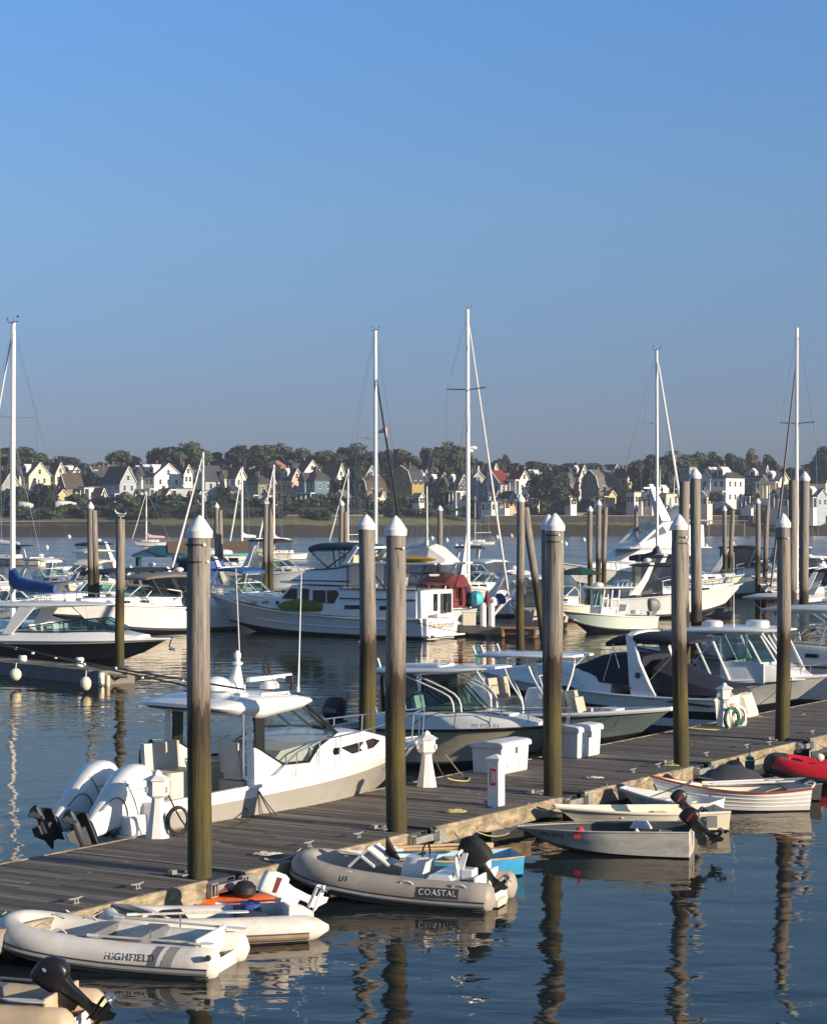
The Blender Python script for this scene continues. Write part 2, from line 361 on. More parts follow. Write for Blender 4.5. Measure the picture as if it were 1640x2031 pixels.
n_ = noise(m, .09, (1, 1, 1), 6, rough=.65); q_ = nd(m, 'ShaderNodeMath', operation='MULTIPLY_ADD'); L_.new(n_, q_.inputs[0]); q_.inputs[1].default_value = 1.6; L_.new(s_.outputs['Z'], q_.inputs[2])
d_ = nd(m, 'ShaderNodeMath', operation='DIVIDE'); L_.new(q_.outputs[0], d_.inputs[0]); d_.inputs[1].default_value = 10
c_ = ramp(m, d_.outputs[0], [(.05, (.026, .022, .017)), (.14, (.048, .038, .028)), (.24, (.036, .03, .022)), (.40, (.036, .034, .02)), (.46, (.17, .165, .065)), (.58, (.19, .19, .07)), (.66, (.04, .055, .022)), (1, (.04, .055, .022))])
n2_ = noise(m, .5, (1, 1, 1), 5); c_ = mixc(m, .8, c_, ramp(m, n2_, [(.35, (.6, .6, .6)), (.65, (1.25, 1.2, 1.1))]), 'MULTIPLY')
L_.new(c_, p_.inputs['Base Color'])
setting(b.build('shore', 'shore_ground', sm=60))
# ================================================================ PILES
def pile(Y, px, top, dia, label, group='timber mooring piles', lean=(0, 0), cap=True, bands=(), base=0.0):
    t = thing('dock_piling', label, 'piling', AT(px, Y, 0), rnd.uniform(0, 6), group)
    t.rotation_euler = (0, 0, 0)
    r = dia / 2; n = 22; hb = top - (.26 if cap else 0)
    b = MB(); secs = []; ph = rnd.uniform(0, 6)
    for i in range(13):
        z = -2 + (hb + 2) * i / 12; q = r * (1.06 - .09 * i / 12)
        secs.append([(lean[0] * (z / top) + q * math.cos(2 * math.pi * j / n) * (1 + .018 * math.sin(3 * j + ph + z)) + .02 * math.sin(z * .8 + ph), lean[1] * (z / top) + q * math.sin(2 * math.pi * j / n) * (1 + .018 * math.cos(2 * j + ph)), z) for j in range(n)])
    b.loft(secs); b.build('shaft', 'pile_wood', t)
    lx, ly = lean[0], lean[1]
    if cap:
        b = MB(); rc = r * 1.10
        b.lathe([(rc, -.11), (rc * 1.02, -.02), (rc * 1.03, 0), (rc * .74, .095), (rc * .40, .195), (rc * .08, .26), (.004, .265)], (lx * .97 + .02 * math.sin(top * .8 + ph), ly * .97, hb), 20)
        b.build('cap', 'white_plastic', t, sm=30)
    for k, dz in enumerate(bands):
        b = MB(); z = hb - dz; b.lathe([(r * 1.0, -.012), (r * 1.035, -.012), (r * 1.035, .012), (r * 1.0, .012)], (.02 * math.sin(z * .8 + ph), 0, z), 20); w = b.build('wire_band', 'black_rubber', t)
        a = -1.0 + .35 * k
        b = MB(); b.ball((r * 1.06 * math.cos(a), r * 1.06 * math.sin(a), z), .035, .035, .03, 8); b.build('knob', 'white_plastic', w)
for i, (px, by, ty, da, bd, lab) in enumerate([
    (393, 1735, 1022, .385, (.22, .5), 'thickest white capped timber pile standing at the dock edge in front of the hardtop motorboat'),
    (788, 1645, 1023, .375, (.35,), 'white capped dock pile just left of the small lighthouse shaped power pedestal'),
    (1097, 1575, 1018, .38, (.2, .34), 'white capped dock pile between the large dock box and the smaller dock box'),
    (1350, 1515, 1020, .36, (.28, .42), 'white capped dock pile in front of the navy canvas cruiser and above the lapstrake rowboat'),
    (1552, 1468, 1018, .36, (.4,), 'white capped dock pile nearest the red inflatable boat')]):
    Y = F * (H - DZ) / (by - HY); pile(Y, px, ZY(ty, Y), da, lab, 'white capped piles along the near dock edge', bands=bd, lean=((.03, -.05, .02, -.04, .03)[i], 0))
for px, ppm, ty, da, ln, cp, lab in [
    (238, 49.1, 1030, .37, (0, 0), False, 'bare topped timber pile with a gull standing on it behind the left finger dock'),
    (728, 82, 1020, .40, (0, 0), True, 'white capped pile with rusty stain rising in front of the trawler transom side'),
    (1089, 82.5, 1020, .34, (0, 0), True, 'white capped pile mostly hidden behind the dock pile near the dock boxes'),
    (1380, 57, 928, .38, (0, 0), True, 'tall white capped pile rising above the rooftops left of the hip roofed house'),
    (1357, 58, 955, .36, (0, 0), False, 'dark uncapped pile close behind the tall pile by the sport fishing yacht'),
    (1595, 50, 935, .38, (0, 0), True, 'tall white capped pile at the right edge of the marina'),
    (1572, 51, 952, .36, (0, 0), False, 'dark uncapped pile beside the tall right edge pile'),
    (1032, 42, 980, .38, (0, 0), True, 'white capped pile standing upright beside a leaning pile near the finger dock'),
    (1080, 40, 1006, .40, (-.95, .3), False, 'leaning bare pile tilted against its upright neighbour near the finger dock'),
    (180, 36, 995, .36, (0, 0), True, 'white capped pile left of the gull pile in the middle harbour'),
    (196, 36, 1012, .34, (-.3, 0), False, 'slightly leaning bare pile touching the capped pile left of the gull'),
    (430, 27, 997, .36, (0, 0), True, 'white capped pile just right of the thickest dock pile in the distance'),
    (442, 27, 1012, .34, (-.2, 0), False, 'bare pile paired with the far capped pile right of the thickest dock pile'),
    (527, 32, 988, .36, (0, 0), True, 'white capped pile above the blue canvas boat'),
    (537, 32, 1005, .36, (0, 0), False, 'bare pile paired with the capped pile above the blue canvas boat'),
    (677, 28, 992, .36, (0, 0), True, 'white capped pile left of the dark furled jib sailboat mast'),
    (686, 28, 1015, .34, (0, 0), False, 'bare pile paired with the capped pile behind the trawler flybridge'),
    (872, 30, 1002, .36, (0, 0), True, 'greenish white capped pile alone in open water right of the trawler'),
    (1170, 30, 1003, .34, (0, 0), True, 'greenish white capped pile above the green umbrella'),
    (1187, 30, 991, .34, (0, 0), True, 'taller greenish white capped pile left of the sport fishing yacht'),
    (1196, 30, 1006, .32, (.15, 0), False, 'bare pile leaning on the greenish capped pile by the sport fishing yacht'),
    (1262, 24, 1000, .34, (0, 0), True, 'thin brown white capped pile standing in front of the sport fishing yacht'),
    (1437, 27, 1003, .34, (0, 0), True, 'white capped pile in the open water gap right of the tall pile'),
    (1446, 27, 1012, .32, (.25, 0), False, 'bare pile leaning off the capped pile in the open water gap'),
    (1503, 28, 988, .36, (0, 0), True, 'white capped pile right of the dark canvas cruiser'),
    (1514, 28, 1002, .34, (.3, 0), False, 'bare pile leaning beside the capped pile right of the dark canvas cruiser')]:
    Y = F / ppm; pile(Y, px, ZY(ty, Y), da, lab, 'mooring piles in the harbour', lean=ln, cap=cp)
# gull on the bare pile
Y = F / 49.1; zt = ZY(1031, Y)
g = thing('gull', 'grey and white gull standing on top of a bare pile', 'bird', AT(239, Y, zt), R(-10))
b = MB(); prof = [(-.25, .012, .30), (-.16, .05, .20), (-.06, .085, .17), (.06, .09, .19), (.15, .06, .25), (.19, .042, .31), (.215, .045, .36), (.25, .035, .375), (.285, .012, .365)]
b.loft([[(-x, r * math.cos(2 * math.pi * j / 10), z + r * math.sin(2 * math.pi * j / 10)) for j in range(10)] for x, r, z in prof])
for s in (-1, 1): b.tube([(0, s * .035, 0), (.01, s * .035, .12)], .008, 5); b.box(-.05, .02, s * .035 - .02, s * .035 + .02, 0, .008)
b.build('body', 'white_paint', g)
b = MB()
for s in (-1, 1): b.plate([(-.12, s * .09, .25), (.08, s * .10, .23), (.30, s * .03, .215), (.12, s * .085, .15)], .015)
b.build('wing', 'mid_grey', g)
b = MB(); b.loft([[(-x, r * math.cos(2 * math.pi * j / 6), .365 + r * math.sin(2 * math.pi * j / 6)) for j in range(6)] for x, r in ((.28, .013), (.33, .004))]); b.build('beak', 'yellow_paint', g)
# ================================================================ NEAR FLOATING DOCK
dock = thing('floating_dock', 'long weathered grey timber floating dock running up to the right', 'dock', (P1.x, P1.y, 0), UA)
PU = [DKu for DKu in (-6.0, 0.0, 5.94, 11.91, 18.29, 24.52, 30.7, 36.9)]
b = MB(); u = -7.6
while u < 46:
    w = .138; v0 = -.47
    near = min(PU, key=lambda q: abs(q - u - w / 2))
    if -.42 < u + w / 2 - near < .50: v0 = .42
    j = rnd.uniform(-.012, .012); dzz = rnd.uniform(-.003, .003)
    # two boards across the width
    sp = rnd.uniform(1.1, 1.9) if rnd.random() < .4 else 3.4
    if .56 < u - near < .72: u += .055
    b.box(u, u + w, v0 + j, sp - .004, .455, .5 + dzz)
    if sp < 3: b.box(u, u + w, sp + .004, 3.4 + j, .455, .5 - dzz)
    u += w + .007
b.build('deck_boards', 'deck_boards', dock, sm=0)
b = MB(); b.box(-7.6, 46, -.36, 3.3, .30, .448); b.build('frame', 'dark_grey', dock, sm=0)
pts = [-7.6] + [q + o for q in PU for o in (-.45, .53)] + [46]
pts = sorted(pts)
for a, c in zip(pts[0::2], pts[1::2]):
    if a < -7: a = -7.6
    b = MB(); k = max(2, int((c - a) / .45)); secs = []
    for i in range(k + 1):
        x = lerp(a, c, i / k); e = rnd.uniform(-.012, .012); e2 = rnd.uniform(-.02, .02)
        secs.append([(x, -.56 + e, .175 + e2), (x, -.565 + e, .49), (x, -.55 + e, .515 + e / 2), (x, -.475, .517 + e / 2), (x, -.47, .17)])
    b.loft(secs); fb = b.build('fascia_board', 'fascia_timber', dock, sm=25)
    b = MB(); b.box(a + .03, a + .33, -.574, -.566, .2, .46); b.build('patch_plate', 'galvanised', fb, sm=0)
    b = MB(); x = a + .7
    while x < c - .8:
        b.box(x, x + 1.3, -.34, .9, -.22, .29); x += 1.75
    b.mat(0).build('float', 'dark_grey', dock, sm=0, bev=.03)
b = MB(); b.box(-7.6, 46, 3.41, 3.47, .16, .51); b.build('rear_fascia', 'fascia_timber', dock, sm=0)
for q in PU:
    b = MB(); b.box(q - .40, q + .50, -.63, -.56, .29, .42); g_ = b.build('pile_guide', 'galvanised', dock, sm=0, bev=.012)
    b = MB()
    for x in (q - .42, q + .40):
        b = MB()
        for z0, z1 in ((.245, .265), (.455, .475)): b.box(x - .07, x + .10, -.66, -.565, z0, z1)
        for xx in (x - .07, x + .01, x + .085): b.box(xx, xx + .016, -.662, -.564, .265, .455)
        if x > q: b.box(x - .04, x + .05, -.6, -.575, .02, .247)
        b.build('bracket', 'galvanised', g_, sm=0)
    b = MB(); b.box(q - .34, q - .2, .05, .38, .508, .53); b.box(q - .42, q - .3, .2, .3, .53, .60); b.build('hoop', 'galvanised', dock, sm=0)
    b = MB(); b.box(q - .45, q + .53, .43, .50, .2, .45); b.build('slot_beam', 'dark_grey', dock, sm=0)
# cleats and ropes lying on the dock
def cleat(u, v, label, mat='galvanised', group='mooring cleats on the dock', rz=0):
    t = thing('mooring_cleat', label, 'cleat', DK(u, v, .502), UA + rz, group)
    b = MB(); b.box(-.07, .07, -.03, .03, 0, .012); b.box(-.045, -.02, -.018, .018, .012, .065); b.box(.02, .045, -.018, .018, .012, .065); b.build('base', mat, t, sm=0)
    b = MB(); b.tube([(-.16, 0, .085), (-.05, 0, .072), (.05, 0, .072), (.16, 0, .085)], [.012, .018, .018, .012], 7); b.build('horn', mat, t)
for i, (px, py, lab) in enumerate([(150, 1793, 'rope wrapped cleat nearest the bow of the white inflatable boat'), (272, 1764, 'bare galvanised cleat left of the thickest dock pile'),
        (612, 1680, 'cleat with blue line above the grey inflatable bow'), (710, 1662, 'cleat with dark line left of the second dock pile'), (965, 1596, 'cleat with blue rope at the foot of the white post'),
        (1100, 1560, 'cleat at the foot of the third dock pile'), (1255, 1533, 'knobbly cleat between the third and fourth dock piles'), (1305, 1522, 'cleat with pale line left of the fourth dock pile'), (1400, 1500, 'cleat right of the fourth dock pile'), (1480, 1484, 'cleat with line above the green fender'), (1525, 1478, 'cleat left of the fifth dock pile'), (1610, 1456, 'cleat by the right edge of the dock')]):
    g = G(px, py, DZ); d = (g - P1).xy; cleat(d.dot(U), max(-.4, d.dot(V)), lab)
def rope_heap(px, py, mat, label, w=.22, h=.05, n=46, seed=1):
    r = random.Random(seed); g = G(px, py, DZ); pts = []
    for i in range(n):
        a = i * .9 + r.uniform(-.3, .3); q = w * (.35 + .65 * r.random()); pts.append((q * math.cos(a) * 1.25, q * math.sin(a) * .55, .012 + h * r.random() * (1 - q / w * .6)))
    b = MB(); b.tube(arc(pts, 4), .011, 6); o = b.build('rope_coil', mat); o.location = (g.x, g.y, .503)
    return tag(o, label, 'rope')
rope_heap(42, 1822, 'rope_green', 'bright lime green rope heap on the dock at far left', .2, .09, seed=3)
rope_heap(530, 1697, 'rope_white', 'off white rope heap on the dock between the first and second piles', .22, .05, seed=4)
rope_heap(903, 1612, 'rope_yellow', 'yellowish rope heap on the dock edge right of the second pile', .2, .07, seed=5)
rope_heap(1180, 1545, 'rope_white', 'thin pale rope heap on the dock edge right of the third pile', .16, .04, seed=6)
rope_heap(1330, 1520, 'rope_yellow', 'pale rope lying at the foot of the fourth pile', .16, .03, seed=8)
# power pedestals shaped like small lighthouses
def pedestal(u, v, hh, label, squat=False):
    t = thing('power_pedestal', label, 'power pedestal', DK(u, v, .5), UA + R(12), 'lighthouse shaped power pedestals')
    k = hh / 1.2
    b = MB(); b.lathe([(.23 * k, 0), (.22 * k, .04), (.15 * k, .42 * k), (.115 * k, .62 * k), (.115 * k, .70 * k)], n=8); b.build('base', 'white_paint', t, sm=20)
    b = MB(); b.lathe([(.115 * k, .70 * k), (.2 * k, .76 * k), (.2 * k, 1.02 * k), (.17 * k, 1.03 * k)], n=6); h_ = b.build('housing', 'white_paint', t, sm=20)
    for a in (20, 140, 260):
        b = MB(); c, s = math.cos(R(a)), math.sin(R(a)); b.box(.205 * k * c - .035, .205 * k * c + .035, .205 * k * s - .035, .205 * k * s + .035, .82 * k, .92 * k); b.build('outlet_cover', 'white_plastic', h_, sm=20)
    b = MB(); b.lathe([(.26 * k, 1.03 * k), (.265 * k, 1.045 * k), (.08 * k, 1.13 * k), (.07 * k, 1.17 * k), (.03 * k, 1.2 * k), (.004, 1.215 * k)], n=6); b.build('roof', 'white_paint', t, sm=20)
    return t
pedestal(2.75, 3.1, 1.22, 'white lighthouse shaped power pedestal with a dark hose coil beside the big outboards')
pedestal(11.5, 2.8, 1.2, 'white lighthouse shaped power pedestal in front of the walkaround boat hull')
pedestal(27.1, 2.8, 1.2, 'white lighthouse shaped power pedestal draped with green and white hoses')
def coil(u, v, z, r, mat, label, tilt=0, n=6, thick=.016, squash=1.25, seed=1):
    rr = random.Random(seed); pts = []
    for i in range(n * 16):
        a = 2 * math.pi * i / 16; q = r * (1 + rr.uniform(-.06, .06)) * (1 + .10 * math.sin(i / 16 * 2.3)); pts.append((q * math.cos(a), -.02 - .012 * (i / 16) + rr.uniform(-.012, .012), q * squash * math.sin(a)))
    b = MB(); b.tube(pts, thick, 6); o = b.build('hose_coil', mat); o.location = DK(u, v, z); o.rotation_euler = (0, 0, UA - R(25) + tilt)
    return tag(o, label, 'hose')
coil(2.95, 2.82, .80, .2, 'rope_dark', 'black hose coil hung on the pedestal beside the big outboards', seed=2)
coil(26.98, 2.56, .72, .24, 'hose_green', 'green garden hose coil hung on the far pedestal', n=7, seed=3)
coil(27.35, 2.50, .74, .23, 'white_plastic', 'white hose coil hung on the far pedestal', n=6, seed=5, thick=.02)
def cord(pts, mat, label, r=.016):
    b = MB(); b.tube(arc([DK(u, v, z) for u, v, z in pts], 6), r, 6); tag(b.build('extension_cord', mat), label, 'cord')
cord([(11.6, 2.75, 1.3), (11.9, 2.6, .7), (12.6, 2.5, .52), (13.2, 2.75, .52), (13.6, 3.2, .52), (13.9, 3.8, .9)], 'rope_yellow', 'yellow shore power cord from the middle pedestal to the walkaround boat')
cord([(2.9, 3.0, 1.3), (3.3, 2.8, .6), (4.2, 2.7, .52), (5.2, 2.9, .52), (5.8, 3.4, .7)], 'rope_dark', 'black shore power cord snaking from the first pedestal to the hardtop boat')
cord([(27.0, 2.7, 1.2), (26.6, 2.4, .53), (25.8, 2.6, .52), (25.3, 3.3, .6)], 'rope_yellow', 'yellow power cord from the far pedestal to the boats')
# white post with a red sign
t = thing('white_post', 'short square white post with a red and white sign at the dock edge', 'post', DK(9.7, .02, .5), UA)
b = MB(); b.box(-.13, .13, -.13, .13, 0, .93); b.build('shaft', 'white_paint', t, sm=0, bev=.01)
b = MB(); b.loft([[(s1 * r, s2 * r, z) for s1, s2 in ((-1, -1), (1, -1), (1, 1), (-1, 1))] for r, z in ((.165, .93), (.165, .965), (.02, 1.04))]); b.build('cap', 'white_paint', t, sm=0)
b = MB(); b.box(-.137, -.131, -.07, .07, .42, .76); sg = b.build('sign', 'red_bright', t, sm=0)
b = MB(); b.box(-.140, -.1375, -.045, -.005, .48, .70); b.box(-.140, -.1375, .015, .04, .46, .73); b.build('lettering', 'white_plastic', sg, sm=0)
rope_heap(975, 1603, 'canvas_blue', 'small blue rope bundle at the foot of the white post', .1, .05, 24, seed=11)
# dock boxes
def dockbox(u0, u1, v0, v1, h, label):
    t = thing('dock_box', label, 'dock box', DK((u0 + u1) / 2, (v0 + v1) / 2, .5), UA, 'white fibreglass dock boxes')
    a, c = (u1 - u0) / 2, (v1 - v0) / 2
    b = MB(); b.loft([[(s1 * (a - o), s2 * (c - o), z) for s1, s2 in ((-1, -1), (1, -1), (1, 1), (-1, 1))] for o, z in ((.025, 0), (.0, h * .82))]); b.build('body', 'gelcoat_old', t, sm=0, bev=.03)
    b = MB(); b.loft([[(s1 * (a + o), y, z) for y, z in ((-c - .05, h * .82), (-c - .05, h * .93), (-c - .02, h * .99), (-c + .06, h * 1.02), (-.0, h * 1.04), (c + .03, h * .95), (c + .05, h * .90), (c + .05, h * .82))] for s1, o in ((-1, .045), (1, .045))]); b.build('lid', 'gelcoat_old', t, sm=0, bev=.02)
    b = MB(); b.box(-.05, .05, -c - .03, -c - .0, h * .62, h * .82); b.build('hasp', 'steel', t, sm=0)
    for x in (-a * .6, a * .25): b = MB(); b.box(x, x + a * .35, -c - .006, -c + .02, h * .18, h * .6); b.build('panel', 'gelcoat_old', t, sm=0, bev=.004)
dockbox(14.05, 15.3, 2.4, 3.2, .72, 'large white dock box with sloping lid right of the white post')
dockbox(17.8, 19.0, 2.45, 3.15, .76, 'upright white dock box with a pile shadow across it behind the third pile')
# ================================================================ BOAT KIT   (local x forward from the transom, y to port, z above water)
class Hull:
    def __init__(s, L, B, zs, zm, zb, t0=.35, p=2.3, tr=.9, rake=.13, fl=.86, zc=.12, draft=.4, blunt=.05, cr=.42):
        s.__dict__.update(locals())
    def z(s, t):                                   # sheer height: quadratic through stern, mid, bow
        return s.zs * (1 - t) * (1 - 2 * t) + s.zm * 4 * t * (1 - t) + s.zb * t * (2 * t - 1)
    def hb(s, t):
        a = s.tr + (1 - s.tr) * min(1, t / .35)
        q = max(0, (t - s.t0) / (1 - s.t0)); return s.B / 2 * (a * (1 - q ** s.p) + s.blunt * q ** 6)
    def at(s, t, k):                               # k: 0 chine .. 1 sheer -> (x, half beam, z)
        zc = s.zc + s.cr * s.zb * t ** 3; f = s.fl * (1 - .55 * t ** 3)
        h = s.hb(t); y = h * (f + (1 - f) * k ** (1 + .6 * t)); z = zc + (s.z(t) - zc) * k
        return s.L * t * (1 - s.rake * (1 - k) * t * t), y, z
    def w(s, x): return s.hb(max(0, min(1, x / s.L)))
    def sz(s, x): return s.z(max(0, min(1, x / s.L)))
    def shell(s, bands, n=26):                     # bands: list of (k_top, material index); below chine = index of first
        b = MB(); ks = [0] ; mi = []
        for k, i in bands:
            k0 = ks[-1]; m_ = max(1, int(round((k - k0) / .2)))
            for j in range(m_): ks.append(k0 + (k - k0) * (j + 1) / m_); mi.append(i)
        ts = [i / n for i in range(n + 1)]
        for sg in (1, -1):
            prev = None
            rows = []
            for k in ks: rows.append([(lambda q: (q[0], sg * q[1], q[2]))(s.at(t, k)) for t in ts])
            keel = [(s.L * t * (1 - s.rake * 1.7 * t * t), 0, -s.draft + (s.draft + s.zc * .5 + s.cr * s.zb * .55) * t ** 4) for t in ts]
            b.mat(bands[0][1]); b.sheet([keel, rows[0]])
            for r in range(len(rows) - 1): b.mat(mi[r]); b.sheet([rows[r], rows[r + 1]])
        # transom
        b.mat(bands[-1][1]); k_ = [s.at(0, k) for k in ks]
        poly = [(q[0], q[1], q[2]) for q in k_] + [(q[0], -q[1], q[2]) for q in reversed(k_)] + [(0, 0, -s.draft)]
        b.add(poly, [tuple(range(len(poly)))])
        # stem face closing the blunt bow
        b.add([(lambda q: (q[0], sg * q[1], q[2]))(s.at(1, k)) for sg in (1, -1) for k in ks], [(i, i + 1, len(ks) + i + 1, len(ks) + i) for i in range(len(ks) - 1)])
        return b
    def rail(s, r=.035, dz=-.03, k=1, out=0, n=30, t1=1):
        pts = [(lambda q: (q[0], q[1] + out, q[2] + dz))(s.at(t1 * i / n, k)) for i in range(n + 1)]
        b = MB(); b.tube(pts + [(x, -y, z) for x, y, z in reversed(pts)], r, 6); return b
    def deck(s, x0=None, x1=None, zf=.2, mg=.25, n=30, crown=.04, drop=.03):
        b = MB(); L = s.L
        ts = sorted(set([i / n for i in range(n + 1)] + ([x0 / L, x1 / L] if x0 is not None else [])))
        for i in range(len(ts) - 1):
            a, c = ts[i], ts[i + 1]; mid = (a + c) / 2 * L
            def o(t, f=1.0): return (L * t, s.hb(t) * f, s.z(t) - drop)
            if x0 is not None and x0 < mid < x1:
                for sg in (1, -1):
                    r = []
                    for t in (a, c):
                        x, y, z = o(t); yi = max(.02, y - mg); ti = min(1, t * (1 + s.rake * .9 * t * t)); q_ = s.at(ti, .2); yf = max(.005, min(yi - .03, q_[1] * .9)); zg = max(zf, q_[2]); r.append([(x, sg * y, z), (x, sg * yi, z + .01), (x, sg * yf, zg), (x, 0, zg)])
                    b.sheet(r)
            else:
                b.sheet([[(L * t, s.hb(t) * f, s.z(t) - drop + crown * (1 - f * f)) for f in (-1, -.6, 0, .6, 1)] for t in (a, c)])
        if x0 is not None:
            for xx in (x0, x1):
                if 0 < xx < L:
                    t = xx / L; y = max(.02, s.hb(t) - mg); ti = min(1, t * (1 + s.rake * .9 * t * t)); q_ = s.at(ti, .2); yf = max(.005, min(y - .03, q_[1] * .9)); zg = max(zf, q_[2]); b.add([(xx, -yf, zg), (xx, yf, zg), (xx, y, s.z(t) - drop + .02), (xx, -y, s.z(t) - drop + .02)], [(0, 1, 2, 3)])
        return b
def mirror_tube(b, pts, r, n=6):
    b.tube(pts, r, n); b.tube([(x, -y, z) for x, y, z in pts], r, n); return b
def bow_rail(root, hl, x0, h=.45, r=.014, n=9, posts=5, inset=.08, name='bow_rail', low=None):
    b = MB(); top = []
    for i in range(n + 1):
        x = lerp(x0, hl.L - .05, i / n); hh = h * min(1, .15 + i * .6) if i < 2 else h
        top.append((x + .1 * (i / n), max(.06, hl.w(x) - inset), hl.sz(x) + hh))
    mirror_tube(b, top, r); b.tube([top[-1], (top[-1][0], -top[-1][1], top[-1][2])], r, 6)
    for i in range(posts):
        k = 1 + i * (n - 1) / max(1, posts - 1); x = lerp(x0, hl.L - .05, k / n)
        p = top[int(round(k))]; mirror_tube(b, [(p[0] - .05, max(.05, hl.w(p[0] - .05) - inset), hl.sz(p[0] - .05)), p], r * .85)
    if low: mirror_tube(b, [(x, y, z - h * low) for x, y, z in top[2:]], r * .7)
    return b.build(name, 'steel', root)
def rrect(cx, cy, hx, hy, z, e=.45, n=16):         # super-ellipse section
    out = []
    for i in range(n):
        a = 2 * math.pi * i / n; c, s = math.cos(a), math.sin(a)
        out.append((cx + hx * math.copysign(abs(c) ** e, c), cy + hy * math.copysign(abs(s) ** e, s), z))
    return out
def outboard(parent, x, y, z, tilt=0, s=1.0, cowl='black_plastic', leg='black_plastic', steer=0, trim=None, prop='dark_grey', boxy=False, big=False):
    m = Matrix.Translation((x, y, z)) @ Matrix.Rotation(R(steer), 4, 'Z') @ Matrix.Rotation(R(tilt), 4, 'Y') @ Matrix.Scale(s, 4)
    b = MB(m)                                       # mid section, bracket and gear case
    b.loft([rrect(-.30, 0, .17, .12, .12, .6), rrect(-.28, 0, .13, .09, -.1, .6), rrect(-.27, 0, .10, .06, -.55, .6), rrect(-.27, 0, .13, .045, -.66, .7)])
    b.box(-.62, -.08, -.12, .12, -.685, -.665)
    b.loft([[(-.62 + q * .62, .075 * w * math.cos(2 * math.pi * j / 10), -.84 + .075 * w * math.sin(2 * math.pi * j / 10)) for j in range(10)] for q, w in ((0, .55), (.12, .85), (.5, 1), (.8, .75), (.95, .3), (1, .05))])
    b.loft([[(-.40, -.02, -.68), (-.10, -.02, -.68), (-.10, .02, -.68), (-.40, .02, -.68)], [(-.42, -.035, -.80), (-.12, -.035, -.80), (-.12, .035, -.80), (-.42, .035, -.80)]])
    b.loft([[(-.46, -.012, -.88), (-.16, -.012, -.88), (-.16, .012, -.88), (-.46, .012, -.88)], [(-.50, -.008, -1.06), (-.36, -.008, -1.06), (-.36, .008, -1.06), (-.50, .008, -1.06)]])
    b.box(-.16, .02, -.11, -.05, -.35, .10); b.box(-.16, .02, .05, .11, -.35, .10); b.box(-.18, .04, -.12, .12, .03, .09)
    root = b.build('outboard_motor', leg, parent, bev=0)
    b = MB(m)
    if big: prof = [(-.30, .15, .085, -.60), (-.31, .20, .12, -.46), (-.335, .30, .18, -.12), (-.36, .36, .21, .12), (-.37, .38, .222, .32), (-.36, .37, .22, .50), (-.335, .335, .205, .63), (-.31, .28, .17, .70), (-.30, .20, .12, .73)]
    elif boxy: prof = [(-.30, .27, .15, .10), (-.31, .31, .18, .2), (-.30, .31, .185, .5), (-.27, .29, .18, .68), (-.25, .24, .15, .73), (-.25, .16, .10, .745)]
    else: prof = [(-.29, .20, .14, .10), (-.31, .29, .17, .18), (-.32, .33, .185, .36), (-.29, .31, .18, .54), (-.24, .24, .155, .66), (-.21, .12, .09, .71)]
    b.loft([rrect(cx, 0, hx, hy, zz, .5 if big else (.36 if boxy else .55)) for cx, hx, hy, zz in prof]); cw = b.build('cowling', cowl, root, sm=45)
    if trim:
        b = MB(m)
        for sy in (-1, 1): b = MB(m); b.plate([(-.52, sy * .185, .30), (-.12, sy * .188, .30), (-.10, sy * .188, .40), (-.50, sy * .185, .44)], .012); b.build('decal', trim, cw, sm=0)
    b = MB(m)
    for k in range(3):
        a = k * 2.094; c, s_ = math.cos(a), math.sin(a); pts = []
        for rr, wd, tw in ((.05, .05, .05), (.12, .10, .05), (.17, .09, .04), (.19, .02, .02)):
            pts.append((rr, wd, tw))
        lft = [(-.66 - tw, rr * c - wd * s_, -.84 + rr * s_ + wd * c) for rr, wd, tw in pts]; rgt = [(-.66 + tw, rr * c + wd * s_, -.84 + rr * s_ - wd * c) for rr, wd, tw in pts]
        b.sheet([lft, rgt])
    b.loft([[(-.75 + q, .045 * w * math.cos(2 * math.pi * j / 8), -.84 + .045 * w * math.sin(2 * math.pi * j / 8)) for j in range(8)] for q, w in ((0, .3), (.05, .9), (.14, 1))])
    pr = b.build('propeller', prop, root, sm=50)
    return root
def hull_parts(root, hl, mats, bands, railmat='white_plastic', deckmat='deck_nonskid', cock=None, rr=.035, raildz=-.03):
    h = hl.shell(bands).build('hull', mats, root, sm=50)
    hl.rail(rr, raildz, out=.012).build('rub_rail', railmat, root)
    if cock: hl.deck(*cock).build('deck', deckmat, root, sm=35)
    else: hl.deck().build('deck', deckmat, root, sm=35)
    return h
def boat(name, label, stern, bow, group=None, cat='motorboat', z=0):
    d = (bow - stern).xy; return thing(name, label, cat, (stern.x, stern.y, z), math.atan2(d.y, d.x), group)
def whip(root, x, y, z0, z1, r=.012, dx=0, dy=0, name='antenna', mat='white_plastic'):
    b = MB(); b.tube([(x, y, z0), (x + dx * .3, y + dy * .3, z0 + (z1 - z0) * .3), (x + dx, y + dy, z1)], [r * 1.6, r, r * .7], 6); b.lathe([(.03, 0), (.03, .1), (.012, .12)], (x, y, z0), 8); return b.build(name, mat, root)
